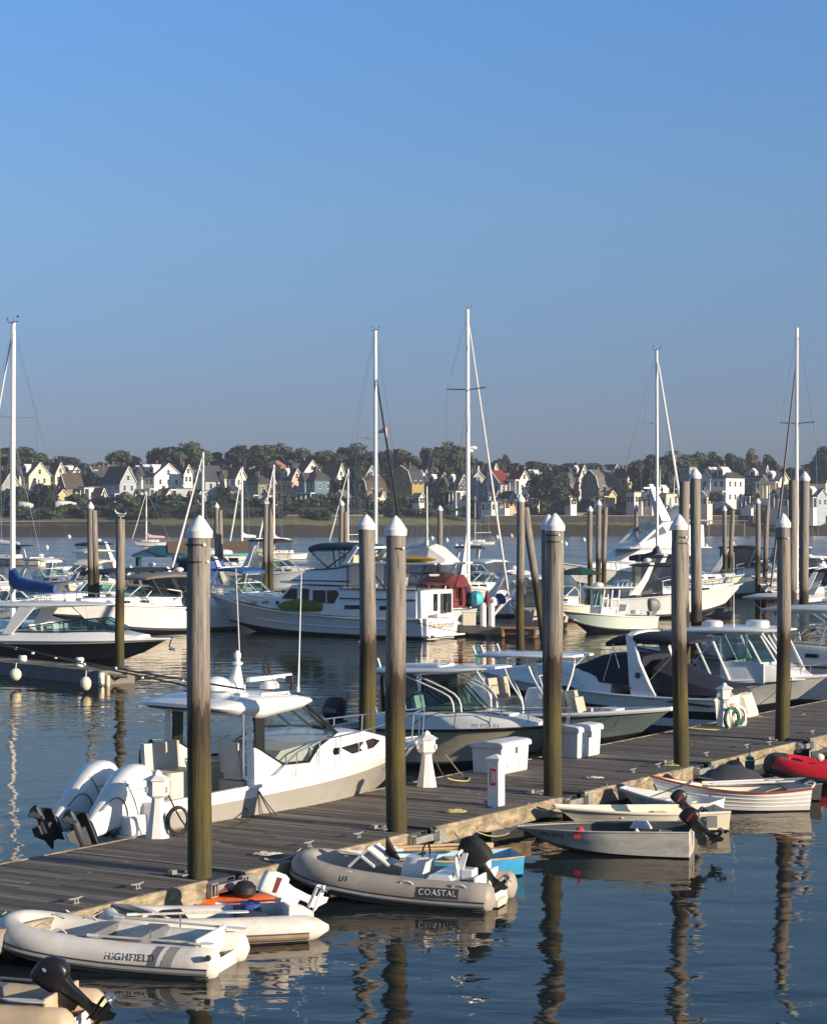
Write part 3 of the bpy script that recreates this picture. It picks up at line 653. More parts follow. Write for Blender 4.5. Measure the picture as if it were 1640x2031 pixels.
def trunk(hl, x0, x1, w0, w1, z0, zt0, zt1, n=8, sl=.82, nose=.5):
    """cabin trunk rising from the deck; top height zt0 aft .. zt1 forward, rounded nose"""
    b = MB(); secs = []
    for i in range(n + 1):
        t = i / n; x = lerp(x0, x1, t); w = lerp(w0, w1, t ** 2); e = max(0, (t - (1 - nose)) / nose); f = math.sqrt(max(0.02, 1 - e ** 3)); zt = lerp(z0, lerp(zt0, zt1, t), f); zz = z0
        secs.append([(x, -w, zz), (x, -w * lerp(1, sl, .8), lerp(zz, zt, .75)), (x, -w * sl * .9, lerp(zz, zt, .96)), (x, 0, zt + .04 * f), (x, w * sl * .9, lerp(zz, zt, .96)), (x, w * lerp(1, sl, .8), lerp(zz, zt, .75)), (x, w, zz)])
    return b.loft(secs, closed=True)
def cabin(secs, sh=.07, side=.97):
    b = MB(); out = []
    for x, w, z0, zt in secs:
        h = max(.02, zt - z0); s_ = min(sh, h * .45)
        out.append([(x, -w, z0), (x, -w * side, zt - s_), (x, -w * side + s_ * .8, zt), (x, 0, zt + .05), (x, w * side - s_ * .8, zt), (x, w * side, zt - s_), (x, w, z0)])
    return b.loft(out)
def cw(secs, x):
    for a, c in zip(secs, secs[1:]):
        if a[0] <= x <= c[0]: return lerp(a[1], c[1], (x - a[0]) / (c[0] - a[0]))
    return secs[-1][1]
def side_window(root, secs, poly, mat='window_tint', both=True, fr='black_plastic', name='window', t=.02, side=.985, fw=.014):
    for sg in ((-1, 1) if both else (-1,)):
        pts = [(x, sg * (cw(secs, x) * side + .006), z) for x, z in poly]
        b = MB(); b.tube(pts, fw, 5, closed=True); w = b.build(name, fr, root)
        b = MB(); b.plate(pts, t); b.build('pane', mat, w, sm=0)
def windshield(root, base, top, mat='glass_green', fr='black_plastic', r=.02, name='windshield', posts=True, toprail=True):
    b = MB()
    if toprail: b.tube(top, r, 6)
    b.tube(base, r, 6)
    if posts:
        for p, q in zip(base, top): b.tube([p, q], r, 6)
    f = b.build(name, fr, root)
    b = MB(); b.sheet([base, top]); b.build('pane', mat, f, sm=0); return f
def seat(root, x, y, z, w=.5, mat='vinyl_white', back=.55, d=.5, name='seat', rev=1):
    b = MB(); b.loft([rrect(x, y, d / 2, w / 2, z + q, .4) for q in (0, .16)]); b.loft([rrect(x - rev * d * .45 - rev * .12 * q, y, .07, w / 2, z + .12 + q * back, .4) for q in (0, .5, .9, 1)]); return b.build(name, mat, root)
def tubes(root, name, lines, r=.022, mat='white_plastic', mir=True, n=7):
    for l in lines:
        l = [Vector(p) for p in l]; l = arc(l, 4) if len(l) > 2 else l
        for sg in ((1, -1) if mir else (1,)): b = MB(); b.tube([(p.x, sg * p.y, p.z) for p in l], r, n); b.build(name, mat, root)
def wheel(root, x, y, z, r=.17, tilt=30):
    b = MB(); c, s = math.cos(R(tilt)), math.sin(R(tilt))
    P = lambda a, q: (x + q * math.sin(a) * -s, y + q * math.cos(a), z + q * math.sin(a) * c)
    b.tube([P(2 * math.pi * i / 16, r) for i in range(16)], .016, 5, closed=True)
    for k in range(3): b.tube([(x, y, z), P(k * 2.09 + .5, r)], .012, 5)
    b.tube([(x, y, z), (x + .12 * c, y, z - .12 * s)], .03, 6); return b.build('steering_wheel', 'black_plastic', root)
# ================================================================ hardtop motorboat alongside the dock
t = boat('hardtop_motorboat', 'grey hulled white hardtop motorboat with twin white outboards moored along the dock', DK(3.4, 4.75), DK(12.2, 3.8))
hl = Hull(9.4, 2.6, 1.02, 1.20, 1.42, t0=.42, p=2.3, tr=.95, rake=.12, zc=.15, cr=.36)
hull_parts(t, hl, ['gelcoat_grey', 'gelcoat'], [(.74, 0), (1, 1)], cock=(.45, 4.6, .35, .2), rr=.045, raildz=-.03, railmat='gelcoat')
secs = [(4.5, 1.1, .95, 1.70), (5.4, 1.08, 1.05, 1.88), (6.3, 1.0, 1.15, 1.85), (7.2, .82, 1.2, 1.66), (7.8, .58, 1.25, 1.5), (8.1, .34, 1.28, 1.36)]
cab = cabin(secs).build('cabin', 'gelcoat', t, sm=45)
side_window(cab, secs, [(5.45, 1.58), (6.62, 1.66), (6.9, 1.6), (6.62, 1.48), (5.82, 1.43)])
side_window(cab, secs, [(5.17, 1.49), (5.21, 1.46), (5.36, 1.46), (5.4, 1.5), (5.4, 1.56), (5.36, 1.59), (5.21, 1.59), (5.17, 1.56)], fw=.01)
b = MB(); hatch = b.slab([(6.1, .3, 1.9, 1.92), (6.7, .28, 1.83, 1.87)]); b.build('hatch', 'black_plastic', cab)
for sg in (-1, 1):
    b = MB(); b.plate([(2.55, sg * 1.14, .95), (2.55, sg * 1.12, 1.86), (2.8, sg * 1.12, 1.80), (3.55, sg * 1.12, 1.40), (4.36, sg * 1.12, 1.38), (4.62, sg * 1.12, 1.66), (4.62, sg * 1.14, 1.0)], .06); b.build('side_coaming', 'gelcoat', t, sm=0, bev=.015)
    q = [(2.76, sg * 1.13, 1.83), (2.74, sg * 1.12, 2.52), (4.3, sg * 1.06, 2.56), (5.3, sg * 1.05, 1.90), (4.63, sg * 1.12, 1.68), (4.34, sg * 1.13, 1.40), (3.57, sg * 1.13, 1.42)]
    b = MB(); b.tube(q, .035, 6, closed=True); b.plate([(2.76, sg * 1.13, 1.83), (2.74, sg * 1.12, 2.52), (3.02, sg * 1.115, 2.53), (3.02, sg * 1.13, 1.70)], .04)
    w_ = b.build('side_window', 'black_plastic', t, sm=0)
    b = MB(); b.plate([(3.0, sg * 1.13, 1.72)] + q[2:][0:0] + [(3.0, sg * 1.12, 2.53)] + q[2:], .015); b.build('pane', 'glass_clear', w_, sm=0)
b = MB(); b.slab([(1.72, .95, 2.62, 2.68), (1.9, 1.16, 2.58, 2.72), (2.5, 1.27, 2.44, 2.80), (2.9, 1.29, 2.38, 2.81), (3.5, 1.27, 2.44, 2.80), (4.2, 1.19, 2.49, 2.76), (4.6, 1.0, 2.54, 2.69), (4.82, .75, 2.58, 2.63)]); rf = b.build('hardtop', 'gelcoat', t, sm=50)
b = MB(); b.slab([(1.8, .9, 2.565, 2.60), (2.1, 1.08, 2.53, 2.57), (2.6, 1.12, 2.43, 2.47)]); b.build('headliner', 'black_plastic', rf)
windshield(t, [(5.3, -1.03, 1.9), (5.62, -.5, 1.93), (5.68, 0, 1.94), (5.62, .5, 1.93), (5.3, 1.03, 1.9)], [(4.35, -1.03, 2.56), (4.58, -.5, 2.6), (4.62, 0, 2.6), (4.58, .5, 2.6), (4.35, 1.03, 2.56)], 'glass_clear', r=.028)
tubes(t, 'hardtop_post', [[(2.62, 1.13, 1.0), (2.6, 1.12, 2.52)]], .06, 'gelcoat')

b = MB()
for zz in (1.28, 1.52, 1.76, 2.0, 2.24, 2.44): b.tube([(2.38, -1.2, zz), (2.62, -1.2, zz)], .018, 6)
b.tube(arc([(2.36, -1.2, 2.5), (2.36, -1.2, 1.4), (2.42, -1.2, 1.24), (2.6, -1.18, 1.2)], 4), .024, 6); b.build('ladder', 'gelcoat', t)
b = MB(); b.loft([rrect(2.25, .62, .5, .42, z, .3) for z in (.4, 1.1, 1.3)]); b.loft([rrect(2.3, 1.0 + q * .05, .5, .08, 1.2 + .62 * q, .3) for q in (0, .6, 1)]); b.build('bench_seat', 'vinyl_beige', t)
for y in (-.5,): seat(t, 3.0, y, 1.15, .55, 'vinyl_beige', .62)
b = MB(); b.box(2.75, 3.2, -.85, -.15, .35, 1.13); b.build('seat_base', 'vinyl_tan', t, sm=0, bev=.03)
b = MB(); b.box(2.2, 2.75, -.25, .2, 1.46, 1.5); b.tube([(2.5, 0, .36), (2.5, 0, 1.47)], .04, 8); b.build('table', 'varnished_wood', t, sm=0)
b = MB(); b.loft([[(3.45, -.9, .4), (3.45, .1, .4), (3.45, .1, 1.4), (3.45, -.9, 1.4)], [(3.7, -.95, .4), (3.7, .1, .4), (3.7, .1, 1.66), (3.7, -.95, 1.66)], [(4.5, -.98, .6), (4.5, .1, .6), (4.5, .1, 1.74), (4.5, -.98, 1.74)]]); b.box(4.5, 5.3, -1.0, 1.0, .6, 1.72); b.build('helm_console', 'vinyl_beige', t, sm=0)
wheel(t, 3.4, -.5, 1.62)
outboard(t, -.22, -.58, .62, 64, 1.24, 'gelcoat', 'dark_grey', big=True); outboard(t, -.22, .34, .62, 64, 1.24, 'gelcoat', 'dark_grey', big=True)
for c in t.children:
    if c.name.startswith('outboard_motor'):
        y0 = -.58 if c.name == 'outboard_motor' else .34
        m = Matrix.Translation((-.22, y0, .62)) @ Matrix.Rotation(R(64), 4, 'Y') @ Matrix.Scale(1.24, 4)
        
        for q, rr in (([(-.50, -.150, -.42), (-.56, -.19, -.15), (-.40, -.205, -.02), (-.12, -.19, -.08), (-.10, -.14, -.40)], .010), ([(-.70, -.20, .14), (-.36, -.222, .16), (-.02, -.20, .14)], .007), ([(-.50, -.218, .16), (-.38, -.226, .45), (-.36, -.19, .70)], .006)): b = MB(m); b.tube(arc(q, 5), rr, 5); b.build('seam', 'mid_grey', c)
        b = MB(m); b.ball((-.66, -.12, .30), .04, .04, .03, 8); b.build('cap', 'dark_grey', c)
b = MB(); b.box(-.55, .3, -1.1, 1.1, .38, .46); b.box(-.5, .02, -.95, -.7, .46, .8); b.build('swim_platform', 'gelcoat', t, sm=0, bev=.03)
for y in (1.15, 1.28):
    b = MB(); b.loft([rrect(2.15 - (y - 1.15) * .8, y, .075 * k, .075 * k, z - (y - 1.15) * 1.2, 1) for z, k in ((1.25, .4), (1.3, .9), (1.55, 1), (1.8, .9), (1.88, .35))]); b.build('fender', 'black_rubber', t)
bow_rail(t, hl, 3.2, .62, .017, posts=8)
b = MB(); b.ball((2.95, .1, 2.95), .3, .3, .2, 14); b.lathe([(.22, 2.70), (.24, 2.9)], (2.95, .1, 0), 14); rd = b.build('radar_dome', 'gelcoat', rf)
b = MB(); b.loft([rrect(3.35 + q * .1, 0, .22 * (1 - q * .75), .2 * (1 - q * .75), 2.72 + q * .62, .6) for q in (0, .5, 1)]); b.lathe([(.11, 3.36), (.12, 3.4), (.05, 3.42), (.05, 3.46), (.075, 3.5), (.075, 3.58), (.03, 3.64)], (3.45, 0, 0), 10); b.build('light_mast', 'gelcoat', rf)
b = MB(); b.loft([rrect(4.35, -.05, .19 * k, .17 * k, 2.82 + q, .6) for q, k in ((0, 1), (.1, .95), (.16, .6))]); b.loft([[(4.35 + dx, -.05 + dx * .1 + dy, z) for dx, dy, z in ((x, -.07, 3.0), (x, .07, 3.0), (x, .06, 3.09), (x, -.06, 3.09))] for x in (-.72, .72)]); b.build('radar_scanner', 'gelcoat', rf, sm=30, bev=.02)
b = MB(); b.box(4.55, 4.75, -.5, -.3, 2.93, 3.08); b.lathe([(.05, 2.78), (.05, 2.94)], (4.65, -.4, 0), 8); b.build('searchlight', 'black_plastic', rf, sm=0, bev=.02)
b = MB(); b.box(2.75, 2.98, -.75, -.55, 2.72, 2.86); b.build('horn', 'gelcoat', rf, sm=0, bev=.02)
b = MB(); b.tube([(3.2, -.85, 2.74), (3.25, -.85, 2.82), (4.1, -.8, 2.80), (4.15, -.8, 2.72)], .022, 6); b.build('roof_rail', 'gelcoat', rf)
b = MB(); b.tube([(3.12, -.5, 2.72), (3.12, -.5, 3.0)], .025, 6); b.build('outrigger_mount', 'gelcoat', rf)
whip(rf, 3.3, -.25, 2.74, 5.3, .011, -.05, .1); whip(rf, 5.0 - .55, -.75, 2.78, 5.2, .014, .1, 0)
for a, c in (((3.13, -.5, 2.90), (-4.9, -1.6, 4.34)), ((2.82, .5, 2.90), (-2.9, .9, 4.24))):
    b = MB(); a, c = Vector(a), Vector(c); b.tube([a, a.lerp(c, .5) - Vector((0, 0, .05)), c], [.022, .018, .012], 6); og = b.build('outrigger', 'black_plastic', rf)
    b = MB()
    for k in (.25, .5, .62, .78): p = a.lerp(c, k); b.ball(p - Vector((0, 0, .045)), .035, .03, .03, 6)
    b.build('line_ring', 'white_plastic', og)
b = MB(); b.tube(sag((2.7, -1.27, .98), (2.95, -1.42, .48), .02, 6), .014, 5); b.tube(sag((2.72, -1.27, .98), (3.05, -1.45, .48), .03, 6), .012, 5); b.build('mooring_line', 'rope_dark', t)
b = MB(); b.box(8.6, 9.1, -.09, .09, 1.27, 1.33); b.build('anchor_roller', 'gelcoat', t, sm=0, bev=.03)
text('registration', 'MS 8127 BD', .11, frame((7.55, -.66, .98), (.9, .42, .1), (0, .25, 1)), 'mid_grey', t)
# ================================================================ walkaround boat, bow to the dock
t = boat('walkaround_boat', 'white walkaround fishing boat with tan lower hull and rod holders on its hardtop', Vector((-1.717, 55.346, 0)), Vector((3.72, 51.9, 0)))
hl = Hull(6.5, 2.45, .95, 1.05, 1.25, t0=.38, p=2.2, tr=.93, rake=.14, zc=.1, cr=.32, draft=.35)
hull_parts(t, hl, ['bottom_paint', 'gelcoat_tan'], [(.06, 0), (1, 1)], cock=(.3, 2.6, .3, .2), railmat='black_plastic', rr=.03, raildz=-.04)
secs = [(1.6, 1.2, .98, 1.32), (2.4, 1.19, 1.0, 1.42), (3.2, 1.12, 1.03, 1.46), (4.2, .98, 1.08, 1.42), (5.1, .75, 1.12, 1.34), (5.8, .45, 1.16, 1.24)]
cb = cabin(secs, .1, .95).build('cabin', 'gelcoat', t, sm=50)
windshield(t, [(1.9, -1.08, 1.40), (3.1, -1.0, 1.48), (3.9, -.6, 1.5), (4.15, 0, 1.5), (3.9, .6, 1.5), (3.1, 1.0, 1.48), (1.9, 1.08, 1.40)], [(2.0, -1.0, 1.5), (2.9, -.88, 2.0), (3.35, -.5, 2.06), (3.5, 0, 2.08), (3.35, .5, 2.06), (2.9, .88, 2.0), (2.0, 1.0, 1.5)], 'glass_green', r=.018)
b = MB(); b.slab([(1.1, .75, 2.36, 2.44), (1.35, 1.0, 2.33, 2.48), (2.4, 1.06, 2.34, 2.52), (3.6, 1.0, 2.42, 2.56), (4.3, .85, 2.5, 2.6), (4.6, .6, 2.54, 2.59)]); rf = b.build('hardtop', 'gelcoat', t, sm=50)
b = MB(); b.slab([(1.8, .45, 2.5, 2.56), (3.0, .45, 2.52, 2.6)]); b.tube([(1.5, -.7, 2.5), (3.2, -.7, 2.6), (3.3, -.3, 2.63)], .02, 6); b.build('roof_hatch', 'gelcoat', rf)
tubes(t, 'hardtop_frame', [[(1.55, .95, 1.3), (1.4, .92, 1.9), (1.6, .85, 2.36)], [(1.9, .98, 1.4), (1.75, .92, 2.0), (1.7, .85, 2.36)], [(2.2, .98, 2.4), (3.5, .96, 1.95), (3.75, .93, 1.75), (3.8, .92, 1.46)], [(2.5, .95, 2.42), (3.8, .9, 1.93), (4.0, .88, 1.46)], [(4.3, .7, 2.53), (4.55, .6, 2.15), (4.9, .55, 1.7), (4.95, .55, 1.4)]], .022, 'white_plastic')
b = MB(); b.sheet([[(2.9, -.9, 2.02), (3.35, -.52, 2.08), (3.5, 0, 2.1), (3.35, .52, 2.08), (2.9, .9, 2.02)], [(2.9, -.9, 2.4), (3.9, -.55, 2.46), (4.1, 0, 2.48), (3.9, .55, 2.46), (2.9, .9, 2.4)]]); b.build('clear_curtain', 'curtain', t, sm=0)
b = MB(); b.plate([(1.85, -.98, 1.42), (1.75, -.92, 2.34), (2.7, -.92, 2.38), (2.75, -.92, 1.95)], .015); b.build('side_curtain', 'curtain_smoke', t, sm=0)
b = MB(); b.plate([(1.7, .9, 1.3), (1.7, .9, 2.34), (2.8, .9, 2.38), (2.8, .9, 1.6)], .015); b.plate([(1.55, -.8, .9), (1.55, .8, .9), (1.55, .8, 2.3), (1.55, -.8, 2.3)], .01); b.build('aft_curtain', 'canvas_black', t, sm=0)
for k in range(4):
    b = MB(); x = 1.2; y = -.75 + .5 * k; b.tube([(x, y, 2.42), (x - .1, y, 2.68)], .028, 8); rh = b.build('rod_holder', 'white_plastic', rf)
    if k in (0, 3): b = MB(); b.tube([(x - .1, y, 2.65), (x - .35, y, 3.15)], .012, 5); b.build('rod', 'white_plastic', rh)
bow_rail(t, hl, 2.6, .4, .014, posts=5)
outboard(t, -.12, 0, .9, 0, 1.0, 'black_plastic', 'black_plastic', trim='mid_grey')
seat(t, 2.2, -.45, 1.1, .45, 'vinyl_white', .5); seat(t, 2.2, .45, 1.1, .45, 'vinyl_white', .5)
text('registration', 'MS 9728 RV', .13, frame((4.75, -1.0, 1.19), (1, .25, .02), (0, .35, 1)), 'dark_blue_trim', t)
b = MB(); b.slab([(4.4, .3, 1.44, 1.48), (5.0, .26, 1.40, 1.44)]); b.build('hatch', 'vinyl_white', t)
b = MB(); b.ball((2.45, -1.22, 1.5), .13, .08, .11, 10); b.build('fender', 'vinyl_white', t)
# ================================================================ teal hulled centre console
t = boat('center_console_boat', 'green hulled centre console boat with white T top and bow cushions', Vector((.46, 60.6, 0)), Vector((6.9, 56.53, 0)))
hl = Hull(7.6, 2.4, .85, .92, 1.2, t0=.4, p=2.4, tr=.93, rake=.12, zc=.1, cr=.34, draft=.35)
hull_parts(t, hl, ['bottom_paint', 'gelcoat_teal'], [(.05, 0), (1, 1)], cock=(.4, 6.3, .35, .24), railmat='gelcoat', rr=.06, raildz=.0)
b = MB(); b.slab([(1.9, .7, 2.44, 2.5), (2.1, .9, 2.42, 2.54), (3.4, .95, 2.44, 2.57), (4.7, .9, 2.48, 2.58), (4.95, .65, 2.5, 2.56)]); rf = b.build('t_top', 'gelcoat', t, sm=50)
tubes(t, 't_top_frame', [[(2.9, .8, 2.45), (3.1, .7, 1.9), (3.3, .5, 1.3), (3.5, .5, .5)], [(3.6, .8, 2.45), (3.75, .65, 1.9), (4.0, .5, 1.3), (4.05, .5, .5)], [(4.3, .8, 2.46), (4.25, .65, 1.9), (4.1, .5, 1.3)], [(2.6, .8, 2.44), (3.05, .75, 2.1)], [(4.6, .8, 2.48), (4.25, .75, 2.15)]], .028, 'white_plastic')
b = MB(); b.loft([rrect(3.75, 0, .5 - q * .15, .5 - q * .05, .35 + z, .35) for q, z in ((0, 0), (0, .7), (.4, 1.0), (1, 1.25))]); b.build('console', 'gelcoat', t)
windshield(t, [(4.0, -.45, 1.5), (4.15, 0, 1.52), (4.0, .45, 1.5)], [(3.8, -.42, 1.95), (3.95, 0, 1.98), (3.8, .42, 1.95)], 'glass_clear', 'gelcoat', r=.014)
wheel(t, 3.25, 0, 1.35)
b = MB(); b.box(2.3, 2.75, -.5, .5, .35, 1.1); b.build('leaning_post', 'gelcoat', t, sm=0, bev=.04)
for y in (-.3, .3): seat(t, 2.55, y, 1.1, .5, 'vinyl_tan', .6)
seat(t, 5.3, -.35, .85, .5, 'vinyl_tan', .45, rev=1); seat(t, 4.75, .3, .9, .6, 'vinyl_tan', .5)
b = MB(); b.loft([rrect(5.9, 0, .28, .36, z, .35) for z in (.9, 1.05, 1.15)]); b.build('bow_cushion', 'vinyl_white', t)
for k in range(4): b = MB(); y = -.7 + .45 * k; b.tube([(1.95, y, 2.5), (1.85, y, 2.72)], .026, 8); b.build('rod_holder', 'white_plastic', rf)
outboard(t, -.12, 0, .8, 0, 1.05, 'vinyl_white', 'vinyl_white')
b = MB(); b.box(6.4, 6.5, -.62, -.45, 1.08, 1.14); b.tube(sag((6.45, -.6, 1.1), (6.3, -.85, .7), .03, 6), .012, 5); b.build('mooring_line', 'rope_dark', t)
whip(rf, 4.5, -.8, 2.54, 3.6, .009, .1, 0)
# ================================================================ express cruiser with navy canvas, stern to the dock
t = boat('express_cruiser', 'white express cruiser with navy canvas, radar arch and navy hull stripe, stern to the dock', Vector((9.25, 61.2, 0)), Vector((2.0, 65.8, 0)))
hl = Hull(8.6, 2.75, 1.15, 1.22, 1.62, t0=.3, p=2.1, tr=.93, rake=.14, zc=.08, cr=.32, draft=.4)
hull_parts(t, hl, ['bottom_paint', 'gelcoat', 'navy_hull'], [(.20, 0), (.42, 1), (.64, 2), (1, 1)], cock=(.5, 4.0, .4, .22), railmat='gelcoat', rr=.04)
secs = [(3.4, 1.15, 1.15, 1.62), (4.2, 1.12, 1.2, 1.78), (5.2, .98, 1.25, 1.86), (6.3, .75, 1.35, 1.82), (7.3, .45, 1.45, 1.68), (7.8, .2, 1.5, 1.56)]
cb = cabin(secs, .12, .93).build('cabin', 'gelcoat', t, sm=50)
side_window(t, [(0, 1.32, 0, 0), (9, 1.32, 0, 0)], [(4.45, 1.24), (4.6, 1.19), (4.95, 1.2), (5.05, 1.26), (4.9, 1.32), (4.6, 1.31)], fr='steel', name='porthole', side=.985)
b = MB(); secs2 = []
for x, w, z0, zt in ((2.45, 1.14, 1.38, 2.28), (2.9, 1.14, 1.40, 2.30), (3.8, 1.08, 1.45, 2.28), (4.4, .98, 1.6, 2.02), (4.95, .8, 1.76, 1.86)):
    secs2.append([(x, -w, z0), (x, -w * .97, lerp(z0, zt, .5)), (x, -w * .8, lerp(z0, zt, .95)), (x, 0, zt), (x, w * .8, lerp(z0, zt, .95)), (x, w * .97, lerp(z0, zt, .5)), (x, w, z0)])
b.loft(secs2); b.build('windshield_cover', 'canvas_navy', t, sm=45)
b = MB()
for sg in (-1, 1):
    b.loft([[(x + a, sg * (y + e), z) for a, e in ((-hw, -.07), (hw, -.07), (hw, .07), (-hw, .07))] for x, y, z, hw in ((2.25, 1.22, 1.12, .42), (2.4, 1.2, 1.45, .34), (2.62, 1.12, 2.1, .2), (2.75, 1.05, 2.6, .15), (2.85, .95, 2.82, .13))])
b.loft([[(2.85 + a, y, z + e) for a, e in ((-.13, -.05), (.13, -.05), (.13, .05), (-.13, .05))] for y, z in ((-.98, 2.8), (-.7, 2.9), (0, 2.94), (.7, 2.9), (.98, 2.8))])
b.build('radar_arch', 'gelcoat', t, sm=30, bev=.03)
b = MB(); b.slab([(.95, 1.0, 2.66, 2.74), (1.4, 1.08, 2.62, 2.86), (2.3, 1.1, 2.6, 2.92), (2.7, 1.08, 2.64, 2.9)]); b.slab([(2.95, 1.05, 2.56, 2.84), (3.4, 1.05, 2.52, 2.80), (3.65, .98, 2.5, 2.66)]); b.build('bimini_top', 'canvas_navy', t, sm=50)
tubes(t, 'bimini_frame', [[(3.4, 1.0, 2.6), (3.0, 1.1, 1.45)], [(3.35, 1.0, 2.6), (3.65, 1.1, 1.5)], [(1.1, 1.0, 2.68), (2.2, 1.15, 1.5)]], .014, 'steel')
b = MB(); secs2 = []
for x, w, z0, zt in ((-.05, 1.05, 1.22, 1.36), (.5, 1.22, 1.22, 1.55), (1.2, 1.26, 1.24, 1.82), (2.05, 1.2, 1.26, 2.2)):
    secs2.append([(x, -w, z0), (x, -w * .9, lerp(z0, zt, .7)), (x, -.3, zt), (x, .3, zt), (x, w * .9, lerp(z0, zt, .7)), (x, w, z0)])
b.loft(secs2); b.build('cockpit_cover', 'canvas_navy', t, sm=35)
b = MB(); b.loft([[(x, -w, .34), (x, w, .34), (x, w, .46), (x, -w, .46)] for x, w in ((.1, 1.2), (-.35, 1.18), (-.72, 1.0))]); b.build('swim_platform', 'gelcoat', t, sm=0, bev=.04)
b = MB(); b.loft([[(x, -1.18, z0), (x, -.35, z0), (x, -.45, z1), (x, -1.12, z1)] for x, z0, z1 in ((.1, .5, 1.2), (-.12, .5, 1.12), (-.3, .48, .6))]); b.loft([[(x, .05, z0), (x, 1.18, z0), (x, 1.12, z1), (x, .12, z1)] for x, z0, z1 in ((.1, .5, 1.2), (-.12, .5, 1.12), (-.3, .48, .6))]); b.build('transom_moulding', 'gelcoat_cream', t, sm=30, bev=.05)
b = MB(); b.tube(arc([(-.20, .95 - .07 * i, .93 + .05 * ((i * 7) % 3 - 1)) for i in range(9)], 3), .012, 5); b.build('name_scribble', 'red_bright', t)
text('badge', 'Sundancer', .14, frame((2.95, 1.30, 1.33), (-1, 0, .03), (0, 0, 1)), 'dark_blue_trim', t, shear=.3)
text('model_number', '260', .15, frame((2.0, 1.36, 1.1), (-1, 0, .02), (0, 0, 1)), 'dark_blue_trim', t, shear=.3)
b = MB(); b.lathe([(.09, 0), (.09, .012)], n=14); bd = b.build('emblem', 'dark_blue_trim', t); bd.matrix_local = Matrix.Translation((2.45, 1.26, 1.72)) @ Matrix.Rotation(R(-90), 4, 'X')
b = MB(); b.plate([(-.1, 1.385, .95), (1.3, 1.385, 1.05), (1.5, 1.385, 1.0), (.2, 1.385, .9)], .012); b.build('hull_stripe', 'navy_hull', t, sm=0)
bow_rail(t, hl, 4.3, .5, .014, posts=6)
b = MB(); b.tube(sag((-.4, -.9, .5), (-1.3, -2.2, .5), .04, 8), .016, 5); b.build('mooring_line', 'rope_white', t)
# ================================================================ grey-shaded pilothouse sportfisher, bow to the dock
t = boat('pilothouse_boat', 'white pilothouse fishing boat with raked roof posts, bow in beside the fifth pile', Vector((6.1, 70.5, 0)), Vector((12.95, 66.13, 0)))
hl = Hull(8.1, 2.7, 1.0, 1.08, 1.36, t0=.42, p=2.3, tr=.95, rake=.13, zc=.1, cr=.34, draft=.4)
hull_parts(t, hl, ['bottom_paint', 'gelcoat_old'], [(.05, 0), (1, 1)], cock=(.5, 4.6, .4, .22), railmat='gelcoat', rr=.05, raildz=.0)
text('registration', 'MS 3186 BJ', .15, frame((5.75, -1.345, .86), (1, .1, .02), (0, .12, 1)), 'dark_grey', t)
secs = [(5.0, 1.15, 1.05, 1.62), (5.8, 1.1, 1.1, 1.7), (6.5, .95, 1.15, 1.68), (7.1, .7, 1.2, 1.5), (7.5, .4, 1.22, 1.32)]
cb = cabin(secs, .08, .95).build('cabin', 'gelcoat', t, sm=45)
b = MB(); b.box(4.9, 6.4, -1.02, -.98, 1.1, 1.72); b.box(4.9, 6.4, .98, 1.02, 1.1, 1.72); b.box(4.9, 4.95, -1.02, 1.02, .5, 1.72); b.build('house_side', 'gelcoat', t, sm=0)
windshield(t, [(4.95, -1.0, 1.72), (6.3, -1.0, 1.72), (6.6, -.5, 1.74), (6.65, 0, 1.74), (6.6, .5, 1.74), (6.3, 1.0, 1.72), (4.95, 1.0, 1.72)], [(4.9, -.95, 2.6), (5.75, -.95, 2.64), (6.0, -.5, 2.66), (6.05, 0, 2.66), (6.0, .5, 2.66), (5.75, .95, 2.64), (4.9, .95, 2.6)], 'glass_green', 'gelcoat', r=.035)
b = MB(); b.slab([(2.9, 1.0, 2.62, 2.68), (3.2, 1.15, 2.58, 2.74), (4.6, 1.2, 2.6, 2.82), (6.0, 1.12, 2.66, 2.84), (6.6, .9, 2.7, 2.8), (6.85, .6, 2.73, 2.78)]); rf = b.build('hardtop', 'gelcoat', t, sm=50)
b = MB(); b.slab([(3.1, 1.0, 2.545, 2.58), (5.0, 1.1, 2.565, 2.6)]); b.build('headliner', 'canvas_navy', rf)
tubes(t, 'hardtop_post', [[(4.0, 1.15, 2.6), (4.75, 1.2, 1.15)], [(4.6, 1.1, 2.6), (5.3, 1.15, 1.15)], [(6.3, .95, 2.66), (7.1, .6, 1.45)]], .045, 'gelcoat')
b = MB(); b.plate([(3.4, -1.1, 1.5), (3.6, -1.1, 2.3), (4.1, -1.1, 2.5), (4.4, -1.1, 2.4), (3.9, -1.1, 2.2), (3.7, -1.1, 1.5)], .02); b.build('side_curtain', 'canvas_navy', t, sm=0)
b = MB(); b.plate([(3.3, 1.0, 1.1), (3.3, 1.0, 2.55), (4.6, 1.0, 2.58), (4.6, 1.0, 1.1)], .012); b.build('clear_curtain', 'curtain', t, sm=0)
b = MB(); b.box(4.3, 4.9, -1.0, .9, .4, 1.15); b.build('helm_bulkhead', 'interior_grey', t, sm=0)
b = MB(); b.loft([rrect(4.3, -.2, .3 * k, .28 * k, z, .7) for z, k in ((2.8, 1), (2.95, 1), (3.0, .7))]); b.build('radar_dome', 'gelcoat', rf)
b = MB(); b.loft([rrect(5.8, -.1, .34 * k, .3 * k, z, .5) for z, k in ((2.82, 1), (3.0, .97), (3.04, .8))]); b.build('life_raft_case', 'gelcoat', rf)
for x in (3.9, 4.75): b = MB(); b.lathe([(.07, 0), (.04, .12), (.02, .16)], (x, -1.0, 2.5), 8); b.build('spotlight', 'gelcoat', rf)
